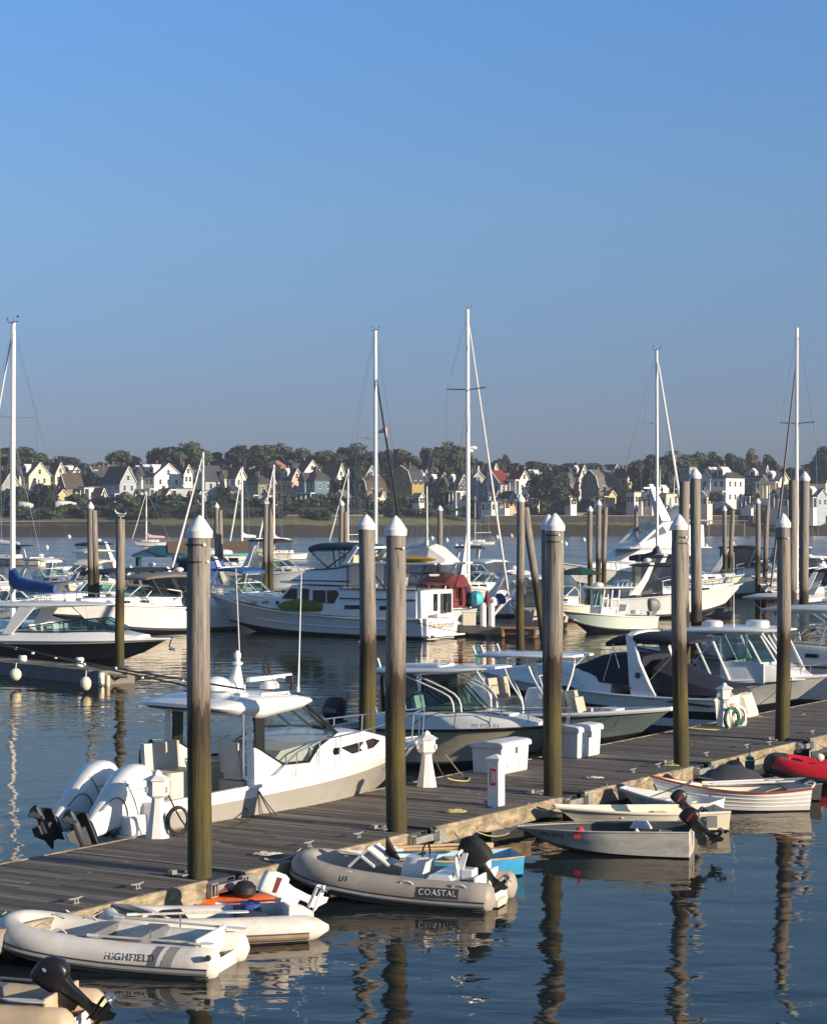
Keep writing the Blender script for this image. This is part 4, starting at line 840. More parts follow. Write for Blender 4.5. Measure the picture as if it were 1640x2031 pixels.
whip(rf, 5.2, -.6, 2.8, 5.2, .012, .0, 0); whip(rf, 3.3, -.7, 2.7, 4.4, .01, .0, 0)
bow_rail(t, hl, 5.9, .35, .014, posts=4)
b = MB(); b.tube(sag((7.2, -.7, 1.3), (7.5, -1.6, .5), .03, 6), .012, 5); b.tube(sag((7.2, -.7, 1.3), (6.6, -1.9, .5), .03, 6), .012, 5); b.build('mooring_line', 'rope_dark', t)
# ================================================================ big cruiser with clear curtains at the right edge
t = boat('sport_cruiser', 'large pale cruiser with clear curtain enclosure under a hardtop at the right edge', Vector((15.5, 71, 0)), Vector((7.9, 75.9, 0)))
hl = Hull(9.1, 3.1, 1.35, 1.4, 1.7, t0=.3, p=2.1, tr=.93, rake=.14, zc=.1, cr=.32)
hull_parts(t, hl, ['bottom_paint', 'gelcoat_old'], [(.08, 0), (1, 1)], cock=(.5, 2.6, .5, .25), railmat='dark_grey', rr=.04)
secs = [(1.2, 1.3, 1.38, 1.92), (2.6, 1.25, 1.4, 2.0), (4.0, 1.1, 1.45, 1.98), (5.5, .8, 1.5, 1.85), (6.8, .45, 1.6, 1.75)]
cb = cabin(secs, .1, .95).build('cabin', 'gelcoat_old', t, sm=45)
side_window(cb, secs, [(1.5, 1.6), (2.0, 1.6), (2.0, 1.72), (1.5, 1.72)], fr='mid_grey', name='vent')
b = MB(); b.slab([(-.3, 1.1, 3.1, 3.2), (.2, 1.25, 3.08, 3.28), (2, 1.3, 3.08, 3.32), (3.4, 1.15, 3.1, 3.26), (3.75, .9, 3.12, 3.2)]); rf = b.build('hardtop', 'gelcoat_old', t, sm=50)
b = MB(); b.sheet([[(.4, 1.28, 1.95), (2.4, 1.2, 2.0), (3.4, .9, 2.02), (3.7, 0, 2.03), (3.4, -.9, 2.02), (2.4, -1.2, 2.0), (.4, -1.28, 1.95)], [(.4, 1.2, 3.1), (2.2, 1.15, 3.1), (2.9, .9, 3.1), (3.1, 0, 3.1), (2.9, -.9, 3.1), (2.2, -1.15, 3.1), (.4, -1.2, 3.1)]]); b.build('clear_curtain', 'curtain', t, sm=0)
tubes(t, 'windshield_frame', [[(3.3, 1.0, 2.02), (2.1, 1.15, 2.55), (.8, 1.22, 2.8)], [(2.6, 1.2, 2.0), (2.0, 1.17, 2.55)], [(1.5, 1.25, 2.0), (1.3, 1.2, 2.65)], [(3.1, .95, 2.02), (3.3, 1.0, 3.1)]], .03, 'gelcoat_old')
for y in (-.6, .5): seat(t, 1.3, y, 2.0, .5, 'vinyl_tan', .55)
b = MB()
for xx in (1.0, 1.25): b.loft([rrect(xx, -.3 + xx * .2, .16 * k, .3 * k, z, .6) for z, k in ((3.3, .9), (3.4, 1), (3.6, 1), (3.68, .7))])
b.build('radar_dome', 'gelcoat', rf)
bow_rail(t, hl, 3.5, .55, .014, posts=6)
# ================================================================ DINGHIES on the near side of the dock
def rib(name, label, stern, bow, W, r, mat, strake='strake_grey', lift=.22, cat='inflatable boat', floor='mid_grey', inner=None, cone=.30, group='dinghies tied along the near side of the dock', blunt=.75, zr=.72, stripe=True, bowcap=None):
    d = (bow - stern); L = d.length
    t = thing(name, label, cat, (stern.x, stern.y, 0), math.atan2(d.y, d.x), group)
    w = W / 2 - r; pts = []; n = 14
    half = [(-cone, w), (-cone * .5, w), (0, w), (.3, w)] + [(lerp(.5, L - 1.15, i / 5), w) for i in range(6)]
    for i in range(1, 10):
        a = i / 9 * math.pi / 2; half.append((L - 1.15 + (1.15 - r) * math.sin(a) ** .9, w * math.cos(a) ** blunt if i < 9 else 0))
    def zz(x): return r * zr + lift * max(0, x / L) ** 3
    path = [(x, y, zz(x)) for x, y in half]; path = path + [(x, -y, z) for x, y, z in reversed(path[:-1])]
    nh = len(half); rads = []
    for i in range(len(path)):
        k = min(i, len(path) - 1 - i); x = path[i][0]
        rads.append(r * ((.22, .72, .97, 1)[k] if k < 4 else (1 - .10 * max(0, (x / L)) ** 4)))
    b = MB(); b.tube(path, rads, 18); tb = b.build('inflatable_tube', mat, t, sm=60)
    if bowcap:
        m_ = nh - 1; b = MB(); b.tube(path[m_ - 4:m_ + 5], [q * 1.012 for q in rads[m_ - 4:m_ + 5]], 18); b.build('bow_guard', bowcap, tb, sm=60)
    if stripe:
        for dz, rr, sm_ in ((-.36 * r, .042, strake), (-.14 * r, .012, 'dark_grey'), (-.60 * r, .012, 'dark_grey')):
            sp = []
            for i in range(2, len(path) - 2):
                p = Vector(path[i]); q = (Vector(path[i + 1]) - Vector(path[i - 1])); q.z = 0; q.normalize(); o = Vector((q.y, -q.x, 0)); o = o if o.dot(Vector((p.x - L * .4 if abs(p.y) < w * .9 else 0, p.y, 0))) > 0 else -o
                k = rads[i] * math.sqrt(max(0, 1 - (dz / rads[i]) ** 2)); sp.append(p + o * (k + .002) + Vector((0, 0, dz)))
            b = MB(); b.tube(sp, rr, 6); b.build('rubbing_strake', sm_, tb)
    b = MB(); b.sheet([[(x, -max(.03, y_), z), (x, max(.03, y_), z)] for x, y_, z in [(.2, w, .16), (L * .5, w, .17), (L - 1.0, w * .95, .2), (L - .7, w * .75, .25), (L - .5, w * .4, .32)]]); b.build('floor', floor, t, sm=0)
    hl = Hull(L * .93, W - r * 1.5, .2, .22, .35, t0=.4, p=2.2, tr=.95, rake=.15, zc=.02, cr=.5, draft=.12, fl=.9)
    hl.shell([(1, 0)]).build('hull', 'gelcoat_old', t, sm=50)
    b = MB(); b.box(.22, .27, -w, w, .08, .50); b.build('transom', inner or 'gelcoat_old', t, sm=0, bev=.015)
    b = MB(); b.tube(sag((L - .12, 0, r * zr + lift + r * .7), (L + .45, .25, .55), .10, 8), .012, 5); b.build('painter_line', 'rope_white', t)
    return t, L, w, r
def thwart(t, x, w, z, mat='mid_grey', d=.28, foot=.12, name='seat'):
    b = MB(); b.loft([[(x - d * .5, y, z), (x + d * .5, y, z), (x + d * .5 + e, y, z - .13), (x - d * .5 - e, y, z - .13)] for y, e in ((-w, .1), (-w * .6, .02), (w * .6, .02), (w, .1))]); return b.build(name, mat, t, sm=0, bev=.01)
def oar(t, a, c, mat='alu', blade='gelcoat_old', r=.018, bl=.42, grip=None):
    a, c = Vector(a), Vector(c); d = (c - a).normalized(); s = d.cross(Vector((0, 0, 1))).normalized()
    b = MB(); b.tube([a, c - d * bl], r, 7); o = b.build('oar', mat, t)
    b = MB(); e = c - d * bl; b.loft([[e + d * q * bl + s * wd * sx + Vector((0, 0, sz * .008)) for sx, sz in ((-1, 1), (1, 1), (1, -1), (-1, -1))] for q, wd in ((0, .02), (.2, .06), (.7, .075), (1, .055))]); b.build('blade', blade, o, sm=20)
    b = MB(); b.tube([a, a + d * .16], r * 1.35, 7); b.build('grip', grip or 'gelcoat_old', o)
    return o
def handles(t, pts, mat='strake_grey'):
    for x, y, z in pts:
        b = MB(); b.tube(arc([(x - .12, y, z), (x - .05, y, z + .05), (x + .05, y, z + .05), (x + .12, y, z)], 4), .012, 6); b.build('grab_handle', mat, t)
V3 = lambda x, y: Vector((x, y, 0))
def wrap(o, x0, w, r, zc, th0, off=0):     # lay a flat mesh (x along, y up, z out) round a tube side
    for v in o.data.vertices:
        th = th0 + v.co.y / r; q = r + v.co.z + off; v.co = (x0 - v.co.x, w + q * math.cos(th), zc + q * math.sin(th))
    o.data.update(); return o
# white inflatable with grey bench seats
t, L, w, r = rib('inflatable_dinghy', 'white inflatable with two grey bench seats, oars and a grey striped side', V3(-2.62, 29.75), V3(-6.0, 30.65), 1.62, .235, 'hypalon_white', lift=.30, cone=.12, floor='strake_grey')
thwart(t, 1.25, w, .46); thwart(t, 2.0, w, .46)
for x in (1.25, 2.0): b = MB(); b.box(x - .05, x + .05, -.06, .06, .2, .44); b.build('seat_support', 'dark_grey', t, sm=0)
wrap(text('lettering', 'HIGHFIELD', .14, Matrix(), 'dark_grey', t), 1.14, w, r, r * .72 + .012, R(17), .003)
b = MB()
for x0, x1, i in ((.78, .90, 0), (.55, .70, 1)):
    b.mat(i); ring = []
    for k in range(9):
        a = R(-22 + 95 * k / 8); y = w + (r + .004) * math.cos(a); z = r * .72 + (r + .004) * math.sin(a); ring.append(((x0 - .12 * k / 8, y, z), (x1 - .12 * k / 8, y, z)))
    b.sheet([[p[0] for p in ring], [p[1] for p in ring]])
b.build('side_stripe', ['mid_grey', 'strake_grey'], t, sm=60)
oar(t, (1.85, w + .04, .49), (.0, w * .92, .44)); oar(t, (1.95, -w - .0, .52), (-.1, -w * .96, .45), blade='gelcoat_old')
b = MB()
for sg in (1, -1): b.tube([(.92, sg * w, .42), (.92, sg * w, .60)], .012, 6)
b.build('rowlock', 'steel', t)
handles(t, [(2.35, w * .8, .46), (2.65, w * .55, .5), (2.3, -w * .9, .46), (2.75, -w * .7, .5)], 'rope_white')
b = MB(); b.lathe([(.04, 0), (.045, .03), (.04, .06)], n=10); o = b.build('valve', 'dark_grey', t); o.matrix_local = Matrix.Translation((-.02, w + r * .9, .30)) @ Matrix.Rotation(R(-80), 4, 'X')
# old worn inflatable behind it, white outboard
t, L, w, r = rib('inflatable_dinghy', 'worn pale inflatable with a small tilted white outboard and a black thwart', V3(-1.75, 32.35), V3(-4.75, 31.55), 1.5, .21, 'hypalon_old', strake='skin_wood', lift=.16, cone=.34, floor='dark_grey')
thwart(t, 1.9, w, .36, 'black_rubber', .3); thwart(t, .75, w, .36, 'dark_grey', .36)
outboard(t, .25, .05, .50, 66, .60, 'white_paint', 'gelcoat', trim='canvas_red', prop='gelcoat', boxy=True)
b = MB(); b.loft([rrect(.7, -.25, .14, .16, z, .4) for z in (.3, .43)]); b.tube([(.7, -.25, .43), (.7, -.25, .48)], .04, 8); b.build('fuel_tank', 'canvas_royal', t)
oar(t, (2.7, w + .05, .50), (.9, w + .1, .47), 'rope_white'); oar(t, (1.2, -w, .40), (-.2, -w, .40), 'alu')
b = MB(); b.plate([(2.9, -.4, .50), (2.6, 0, .54), (2.3, .42, .48), (2.0, .38, .36), (2.2, -.35, .38)], .02); b.build('crumpled_cover', 'hypalon_old', t, sm=0)
# grey rib
t, L, w, r = rib('rigid_inflatable_boat', 'grey rigid inflatable with a white console and a black covered outboard', V3(1.42, 34.75), V3(-2.02, 35.95), 1.75, .25, 'hypalon_grey', strake='strake_grey', lift=.36, cone=.10, floor='dark_grey', bowcap=None)
o = outboard(t, .42, 0, .50, 42, .52, 'canvas_black', 'black_plastic')
b = MB(); m_ = Matrix.Translation((.42, 0, .50)) @ Matrix.Rotation(R(42), 4, 'Y') @ Matrix.Scale(.64, 4); b.m = m_
b.loft([rrect(-.30, 0, hx, hy, z, .6) for hx, hy, z in ((.33, .22, .0), (.38, .25, .2), (.36, .24, .5), (.28, .19, .72), (.1, .08, .83))]); b.build('cover', 'canvas_black', o, sm=50)
b = MB(); b.plate([(.95, w + r * .9, .0), (.95, w + r * .9, .0), ], .01) if 0 else None
b = MB(); b.sheet([[(x, y, 0) for y in (-.085, -.04, 0, .04, .085)] for x in (-.36, 0, .36)]); sg_ = wrap(b.build('sign', 'dark_grey', t, sm=60), .80, w, r, r * .72 + .01, R(17), .004)
wrap(text('lettering', 'COASTAL', .135, Matrix(), 'hypalon_white', sg_), .80, w, r, r * .72 + .01, R(17), .008)
b = MB(); b.loft([rrect(1.5 - q * .1, 0, .22, .28, z, .35) for q, z in ((0, .16), (1, .62), (1.6, .72))]); b.build('console', 'gelcoat', t)
b = MB(); b.tube([(1.28 + .0 * k, .19 * math.cos(k * .4), .76 + .19 * math.sin(k * .4) * .8) for k in range(16)], .016, 6, closed=True); b.tube([(1.3, 0, .76), (1.42, 0, .70)], .03, 6); b.build('steering_wheel', 'black_plastic', t)
b = MB(); b.loft([[(x, y, z) for y, z in ((-.3, .46 + q), (.3, .46 + q), (.3, .50 + q), (-.3, .50 + q))] for x, q in ((2.35, .22), (2.1, .05), (2.0, .30), (1.93, .05))][:2]); b.plate([(2.55, -.3, .5), (2.55, .3, .5), (2.2, .3, .82), (2.2, -.3, .82)], .04); b.plate([(2.2, -.28, .80), (2.2, .28, .80), (1.85, .28, .55), (1.85, -.28, .55)], .03); b.build('bow_seat', 'gelcoat', t, sm=0)
b = MB(); b.plate([(2.05, -.2, .66), (1.98, .0, .98), (1.92, .1, .98), (1.75, 0, .62)], .04); b.build('folded_cover', 'canvas_black', t, sm=0)
thwart(t, .85, w, .5, 'gelcoat', .34)
b = MB(); b.tube(arc([(.55, w * .7, .42), (.62, w * .7, .75), (.62, 0, .85), (.62, -w * .7, .75), (.55, -w * .7, .42)], 5), .03, 8); b.plate([(.55, w * .72, .38), (.68, w * .72, .38), (.50, w * .66, .86), (.42, w * .66, .86)], .05); b.build('stern_arch', 'gelcoat', t)
b = MB(); b.box(.30, .55, -.5, -.15, .42, .62); b.box(.32, .52, .18, .48, .42, .6); b.build('stern_locker', 'gelcoat', t, sm=0, bev=.02)
b = MB(); b.box(-.12, .22, .0, .5, .02, .12); b.build('stern_step', 'gelcoat_cream', t, sm=0)
handles(t, [(1.35, w + r * .72, .36), (.45, w + r * .72, .36), (2.4, w + .1, .45)], 'gelcoat_old')
wrap(text('registration', 'U1', .13, Matrix(), 'dark_grey', t), 2.42, w, r, r * .72 + .10, R(28), .004)
b = MB(); b.tube(arc([(L - .1, 0, .6), (L + .15, -.1, .5), (L + .3, -.2, .5)], 4), .012, 5); b.tube(arc([(2.9, -.2, .62), (2.6, -.45, .56), (2.45, -.2, .6), (2.2, -.5, .58)], 5), .011, 5); b.build('painter_line', 'rope_dark', t)
# red inflatable
t, L, w, r = rib('inflatable_boat', 'bright red inflatable with black bow guard at the right edge', V3(12.0, 49.5), V3(8.35, 50.6), 1.7, .25, 'hypalon_red', strake='black_rubber', lift=.34, bowcap='black_rubber', floor='dark_grey', cone=.2)
handles(t, [(1.7, w + .05, .45), (2.6, w, .5)], 'black_rubber'); thwart(t, 1.5, w, .44, 'mid_grey')
b = MB(); b.ball((2.5, -.2, .60), .12, .1, .1, 10); b.build('buoy', 'gelcoat_cream', t)
b = MB()
for x in (1.3, 2.1): b.lathe([(.10, 0), (.10, .02), (.05, .03)], (x, 0, 0), 12)
b.build('patch', 'black_rubber', t); t.children[-1].matrix_local = Matrix.Translation((0, w + r * .86, .28)) @ Matrix.Rotation(R(-65), 4, 'X')
# tan inflatable with black outboard, bottom left corner
t, L, w, r = rib('inflatable_dinghy', 'tan inflatable with a large tilted black outboard in the bottom left corner', V3(-4.12, 26.15), V3(-7.5, 26.9), 1.55, .235, 'hypalon_tan', strake='skin_wood', lift=.22, cone=.16, floor='mid_grey', inner='hypalon_tan')
o = outboard(t, .24, .1, .40, 54, .66, 'black_plastic', 'black_plastic', prop='steel')
text('number', '8', .12, Matrix.Translation((.24, .1, .40)) @ Matrix.Rotation(R(54), 4, 'Y') @ Matrix.Scale(.66, 4) @ frame((-.34, .19, .50), (-1, 0, 0), (0, -.1, 1)), 'gelcoat_old', o)
oar(t, (2.0, w + .03, .50), (.22, w + .02, .47), 'grey_plastic', 'hypalon_white', bl=.55); oar(t, (2.1, -w, .5), (.4, -w, .45), 'grey_plastic', 'hypalon_white')
thwart(t, 1.35, w, .42, 'mid_grey', .4)
# ---------------------------------------------------------------- hard dinghies
def skiff(name, label, stern, bow, B, zs, zm, zb, hullmat, inmat, rail, p=2.2, t0=.25, tr=.85, rake=.12, cr=.3, fl=.8, wall=.03, fz=.1, bands=None, cat='dinghy', railr=.018, thw=((.35, .0), (.6, 0)), thm='varnished_wood', blunt=.04):
    d = bow - stern; L = d.length; t = thing(name, label, cat, (stern.x, stern.y, 0), math.atan2(d.y, d.x), 'dinghies tied along the near side of the dock')
    hl = Hull(L, B, zs, zm, zb, t0=t0, p=p, tr=tr, rake=rake, zc=.03, cr=cr, draft=.08, fl=fl, blunt=blunt)
    hl.shell(bands or [(1, 0)]).build('hull', hullmat if isinstance(hullmat, list) else [hullmat], t, sm=45)
    b = MB(); ts = [i / 16 for i in range(17)]
    for sg in (-1, 1):
        rows = []
        for k in (1, .6, .2): rows.append([(hl.at(q * .985 + .006, k)[0], sg * max(.01, hl.at(q, k)[1] - wall), hl.at(q, k)[2] - (.005 if k == 1 else 0)) for q in ts])
        rows.append([(hl.at(q * .985 + .006, .2)[0], 0, max(fz, hl.at(q, .2)[2] - .02)) for q in ts]); b.sheet(rows)
    b.add([(hl.at(.006, k)[0], sg * (hl.at(0, k)[1] - wall), hl.at(0, k)[2]) for k, sg in ((.2, -1), (1, -1), (1, 1), (.2, 1))], [(0, 1, 2, 3)])
    b.build('interior', inmat, t, sm=45)
    hl.rail(railr, -.005, out=0).build('gunwale', rail, t)
    for f, dz in thw:
        y = hl.at(f, .7)[1] - wall; b = MB(); b.box(f * L - .12, f * L + .12, -y, y, hl.at(f, .7)[2] - .02, hl.at(f, .7)[2] + .01); b.build('thwart', thm, t, sm=0)
    b = MB(); b.tube(sag((L - .03, 0, zb - .03), (L + .5, -.25, .53), .10, 8), .011, 5); b.build('painter_line', 'rope_white', t)
    return t, hl, L
# sky blue rowing dinghy
t, hl, L = skiff('rowing_dinghy', 'sky blue rowing dinghy with pale wooden oars and a bleached gunwale', V3(1.85, 37.75), V3(-1.25, 37.05), 1.2, .36, .34, .48, 'sky_blue_paint', 'sky_blue_pale', 'oar_wood', tr=.8, blunt=.4, wall=.025)
oar(t, (2.3, -.35, .46), (.5, -.38, .48), 'oar_wood', 'oar_wood', .025); oar(t, (2.2, -.2, .44), (.7, -.15, .44), 'oar_wood', 'oar_wood', .025)
b = MB(); b.box(.3, 2.6, -.62, -.5, .36, .46); b.build('side_deck', 'oar_wood', t, sm=0, bev=.02)
# aluminium folding skiff
t, hl, L = skiff('aluminium_skiff', 'bare aluminium skiff with black outboard and white far gunwale', V3(5.22, 39.75), V3(1.98, 40.45), 1.25, .50, .46, .42, 'alu', 'dark_grey', 'alu', p=2.4, t0=.35, tr=1.0, rake=.10, cr=.55, fl=.93, thw=((.16, 0),), thm='gelcoat_old', blunt=.1)
o = outboard(t, -.02, 0, .47, 50, .52, 'black_plastic', 'black_plastic', trim='canvas_red')
b = MB(); b.sheet([[(hl.at(q, 1)[0], -hl.at(q, 1)[1] - .03, hl.at(q, 1)[2] - .09) for q in [i / 12 for i in range(13)]], [(hl.at(q, 1)[0], -hl.at(q, 1)[1] - .05, hl.at(q, 1)[2] + .03) for q in [i / 12 for i in range(13)]], [(hl.at(q, 1)[0], -max(0, hl.at(q, 1)[1] - .09), hl.at(q, 1)[2] + .04) for q in [i / 12 for i in range(13)]]]); b.build('white_gunwale', 'gelcoat', t)
b = MB(); b.loft([rrect(1.0, -.45, .22 - q * .1, .12, z, .5) for q, z in ((0, .40), (1, .54))]); b.build('seat_hump', 'gelcoat_old', t)
b = MB(); b.box(.55, .85, .2, .45, .3, .36); b.plate([(.85, .3, .3), (.85, .5, .3), (1.0, .5, .5), (1.0, .3, .5)], .02); b.build('loose_board', 'gelcoat', t, sm=0)
pa, pb, pu = Vector(hl.at(2.35 / L, .66)), Vector(hl.at(2.95 / L, .66)), Vector(hl.at(2.65 / L, .86)) - Vector(hl.at(2.65 / L, .46)); dn = (pa - pb).normalized(); fm = frame((pa + pb) / 2, dn, pu); fm.translation = (pa + pb) / 2 + fm.to_3x3() @ Vector((0, 0, .022)); text('registration', 'MS 3173', .13, fm, 'dark_grey', t)
b = MB(); q_ = hl.at(2.1 / L, .75); b.box(2.04, 2.15, q_[1] - .02, q_[1] + .012, q_[2] - .055, q_[2] + .055); b.build('registration_sticker', 'red_bright', t, sm=0)
b = MB(); b.loft([rrect(2.05, .45, .05 * k, .05 * k, z, .8) for z, k in ((.40, 2), (.46, 1.6), (.52, .8))]); b.build('flare_bottle', 'red_bright', t)
b = MB(); b.tube(sag((L, 0, .38), (L + .75, .55, .42), .14, 10), .012, 5); b.build('painter_line', 'rope_yellow', t)
# cream skiff behind it
t, hl, L = skiff('cream_skiff', 'cream fibreglass skiff with a small black outboard behind the aluminium skiff', V3(6.3, 43.15), V3(2.85, 42.7), 1.3, .40, .40, .5, 'gelcoat_cream', 'gelcoat_cream', 'gelcoat_cream', tr=.9, railr=.03, thm='gelcoat_cream', blunt=.25)
outboard(t, .95, .3, .46, 48, .46, 'black_plastic', 'black_plastic', trim='canvas_red')
text('lettering', 'Bauer', .09, frame((2.35, -.6, .40), (-1, 0, .02), (0, -.2, 1)), 'dark_grey', t)
text('registration', 'MS 4 LK AB', .10, frame((.72, .66, .26), (-1, 0, 0), (0, -.1, 1)), 'mid_grey', t)
b = MB(); b.box(.30, .52, .648, .668, .1, .34); b.build('transom_patch', 'mid_grey', t, sm=0)
# small white-blue pram
t, hl, L = skiff('small_dinghy', 'small bluish white dinghy tucked bow first under the dock edge', V3(6.35, 44.45), V3(4.5, 45.5), 1.15, .36, .38, .52, 'gelcoat_old', 'vinyl_white', 'gelcoat', tr=.85, railr=.025, thm='gelcoat_old', blunt=.3)
b = MB()
for k_ in range(3): q_ = [hl.at(x_ / L, .75 - .13 * k_) for x_ in (1.1, 1.3, 1.5, 1.7)]; b.tube([(x_, y_ + .004, z_ + .012 * (-1) ** i_) for i_, (x_, y_, z_) in enumerate(q_)], .016, 4)
b.build('wave_decal', 'aqua', t)
oar(t, (.5, .1, .75), (1.5, -.1, .35), 'skin_wood', 'skin_wood')
# lapstrake rowing boat
bands = []
t, hl, L = skiff('lapstrake_rowboat', 'white lapstrake rowing boat with dark red gunwale', V3(8.5, 45.8), V3(5.1, 45.6), 1.4, .52, .48, .76, 'white_paint', 'gelcoat_cream', 'red_paint', tr=.72, rake=.08, cr=.22, fl=.55, railr=.024, blunt=.03, t0=.2, p=2.0)
b = MB()
for k in (.22, .42, .62, .82):
    for sg in (-1, 1): b.tube([(hl.at(q / 20, k)[0], sg * (hl.at(q / 20, k)[1] + .004), hl.at(q / 20, k)[2]) for q in range(21)], .013, 5)
b.build('strake_lap', 'white_paint', t)
oar(t, (2.0, -.3, .52), (.2, -.3, .58), 'white_paint', 'white_paint', .025); oar(t, (2.2, -.45, .54), (.4, -.5, .60), 'white_paint', 'white_paint', .025)
b = MB(); b.plate([(.55, .55, .50), (.05, .5, .54), (.05, -.45, .54), (.5, -.5, .5)], .03); b.build('stern_cover', 'mid_grey', t, sm=0)
b = MB(); b.tube(arc([(-.02, .3, .5), (-.12, .2, .58), (-.12, -.1, .6), (-.02, -.3, .52)], 4), .03, 6); b.build('rope_fender', 'rope_white', t)
# grey dinghy with a dark cover behind the lapstrake boat
t, hl, L = skiff('covered_dinghy', 'dark grey dinghy under a crumpled cover behind the lapstrake rowing boat', V3(9.0, 47.6), V3(6.3, 47.2), 1.3, .4, .4, .55, 'dark_grey', 'mid_grey', 'mid_grey', tr=.85, blunt=.3, thm='mid_grey')
b = MB(); sec = []
for i in range(9):
    x = 1.2 + 1.4 * i / 8; h = .5 + .28 * math.sin(i / 8 * 3.0) + (.05 if i % 2 else 0); y = .55 * (1 - (i / 8) ** 3 * .6); sec.append([(x, -y, .44), (x, -y * .5, h - .04), (x, 0, h), (x, y * .6, h - .07), (x, y, .44)])
b.loft(sec); b.build('cover', 'dark_grey', t, sm=60)
# white tender and grey outboard at the far right end
t, hl, L = skiff('white_tender', 'white tender with black outboard partly cut off by the right edge', V3(12.9, 53.1), V3(10.7, 54.2), 1.2, .45, .45, .5, 'gelcoat', 'mid_grey', 'gelcoat', blunt=.35, railr=.04)
outboard(t, 1.6, -.3, .55, 60, .6, 'black_plastic', 'black_plastic')
# orange kayak
t = thing('kayak', 'orange kayak tucked under the dock behind the white outboard', 'kayak', (-3.75, 33.9, 0), R(14), None)
b = MB(); b.loft([[(x, -w_, .12 + c), (x, -w_ * .6, .02), (x, w_ * .6, .02), (x, w_, .12 + c), (x, w_ * .5, .22 + c), (x, -w_ * .5, .22 + c)] for x, w_, c in ((-.02, .02, .12), (.3, .16, .06), (.7, .28, 0), (1.1, .30, 0), (1.5, .2, .03), (1.8, .04, .1))]); b.build('hull', 'orange_plastic', t, sm=50)
b = MB(); b.plate([(.35, -.05, .24), (.75, -.22, .36), (.78, .22, .36)], .02); b.build('deck_flap', 'orange_plastic', t, sm=0)
b = MB(); b.ball((1.05, -.05, .33), .2, .2, .16, 10); b.build('seat', 'black_rubber', t)
# green fender hung from the dock
t = thing('fender', 'teal green fender hanging from the dock edge above the lapstrake boat', 'fender', AT(1487, 51.3, .16))
b = MB(); b.loft([rrect(0, 0, .12 * k, .12 * k, z, .8) for z, k in ((0, .4), (.03, .9), (.25, 1), (.34, .8), (.38, .3))]); b.build('body', 'hose_green', t)
b = MB(); b.tube([(0, 0, .36), (.02, .1, .62)], .014, 5); b.build('line', 'rope_dark', t)
# ================================================================ MIDDLE HARBOUR
# trawler
t = boat('trawler_yacht', 'white flybridge trawler yacht with dark blue canvas, green covered tender and name on its transom', Vector((1.35, 109.6, 0)), Vector((1.35 - .844 * 14, 109.6 + .536 * 14, 0)))
hl = Hull(14.9, 3.9, 1.08, 1.16, 2.0, t0=.45, p=2.2, tr=.95, rake=.09, zc=.1, cr=.22, fl=.9, draft=.6)
hull_parts(t, hl, ['bottom_paint', 'gelcoat'], [(.06, 0), (1, 1)], railmat='gelcoat_cream', rr=.06, cock=(.2, 1.2, .6, .2))
b = MB(); b.tube([(hl.at(q / 20, .42)[0], sg_ * (hl.at(q / 20, .42)[1] + .01), hl.at(q / 20, .42)[2]) for sg_ in (1,) for q in range(1, 16)], .035, 6); b.build('guard_strake', 'gelcoat', t)
text('boat_name', 'Enchanted', .52, frame((-.03, -.1, .68), (0, -1, 0), (0, 0, 1)), 'skin_wood', t, shear=.35)
S1 = [(5.0, 1.75, 1.1, 2.62), (8.25, 1.7, 1.2, 2.66), (9.1, 1.6, 1.35, 1.95)]
h_ = cabin(S1, .06, .96).build('deckhouse', 'gelcoat', t, sm=40)
for poly in ([(8.85, 1.92), (8.28, 2.50), (7.85, 2.48), (7.85, 1.86)], [(7.6, 2.48), (7.05, 2.48), (7.05, 1.78), (7.6, 1.80)]): side_window(h_, [(0, 1.665, 0, 0), (20, 1.665, 0, 0)], poly, fr='gelcoat_old', side=1.0, fw=.03)
side_window(h_, [(0, 1.70, 0, 0), (20, 1.70, 0, 0)], [(6.8, 2.42), (5.3, 2.46), (5.02, 2.1), (5.1, 1.70), (6.8, 1.74)], fr='gelcoat_old', side=1.0, fw=.03)
b = MB(); b.box(5.9, 5.96, 1.70, 1.74, 1.72, 2.44); b.build('mullion', 'gelcoat', h_, sm=0)
windshield(h_, [(9.14, -1.4, 1.98), (9.25, 0, 2.0), (9.14, 1.4, 1.98)], [(8.4, -1.4, 2.6), (8.5, 0, 2.62), (8.4, 1.4, 2.6)], 'glass_dark', 'gelcoat_old')
S2 = [(8.6, 1.45, 1.3, 1.98), (10, 1.35, 1.4, 1.98), (11.5, 1.05, 1.6, 2.02), (12.6, .7, 1.7, 2.0), (13, .5, 1.75, 1.85)]
c_ = cabin(S2, .08).build('forward_cabin', 'gelcoat', t, sm=45)
for x in (11.1, 10.2, 9.25): side_window(c_, S2, [(x + .22, 1.78), (x - .22, 1.76), (x - .22, 1.56), (x + .22, 1.58)], fr='gelcoat_old', side=.99)
S3 = [(.3, 1.8, 1.0, 2.5), (2.5, 1.85, 1.05, 2.52), (4.9, 1.85, 1.1, 2.5), (5.5, 1.83, 1.12, 1.6)]
a_ = cabin(S3, .05, .99).build('aft_cabin', 'gelcoat', t, sm=40)
for x, wd in ((4.2, .5), (2.2, .3)): side_window(a_, S3, [(x + wd, 1.46), (x - wd, 1.48), (x - wd, 1.70), (x + wd, 1.68)], fr='gelcoat_old', side=1.0)
side_window(a_, S3, [(.85, 1.35), (.4, 1.35), (.4, 1.8), (.85, 1.8)], mat='canvas_teal', fr='dark_grey', side=1.0, both=False) if 0 else None
b = MB(); b.box(-.0, .3, -1.2, -.55, 1.3, 2.3); b.box(.24, .285, -.2, .15, 1.4, 2.3); b.build('aft_door', 'glass_dark', a_, sm=0)
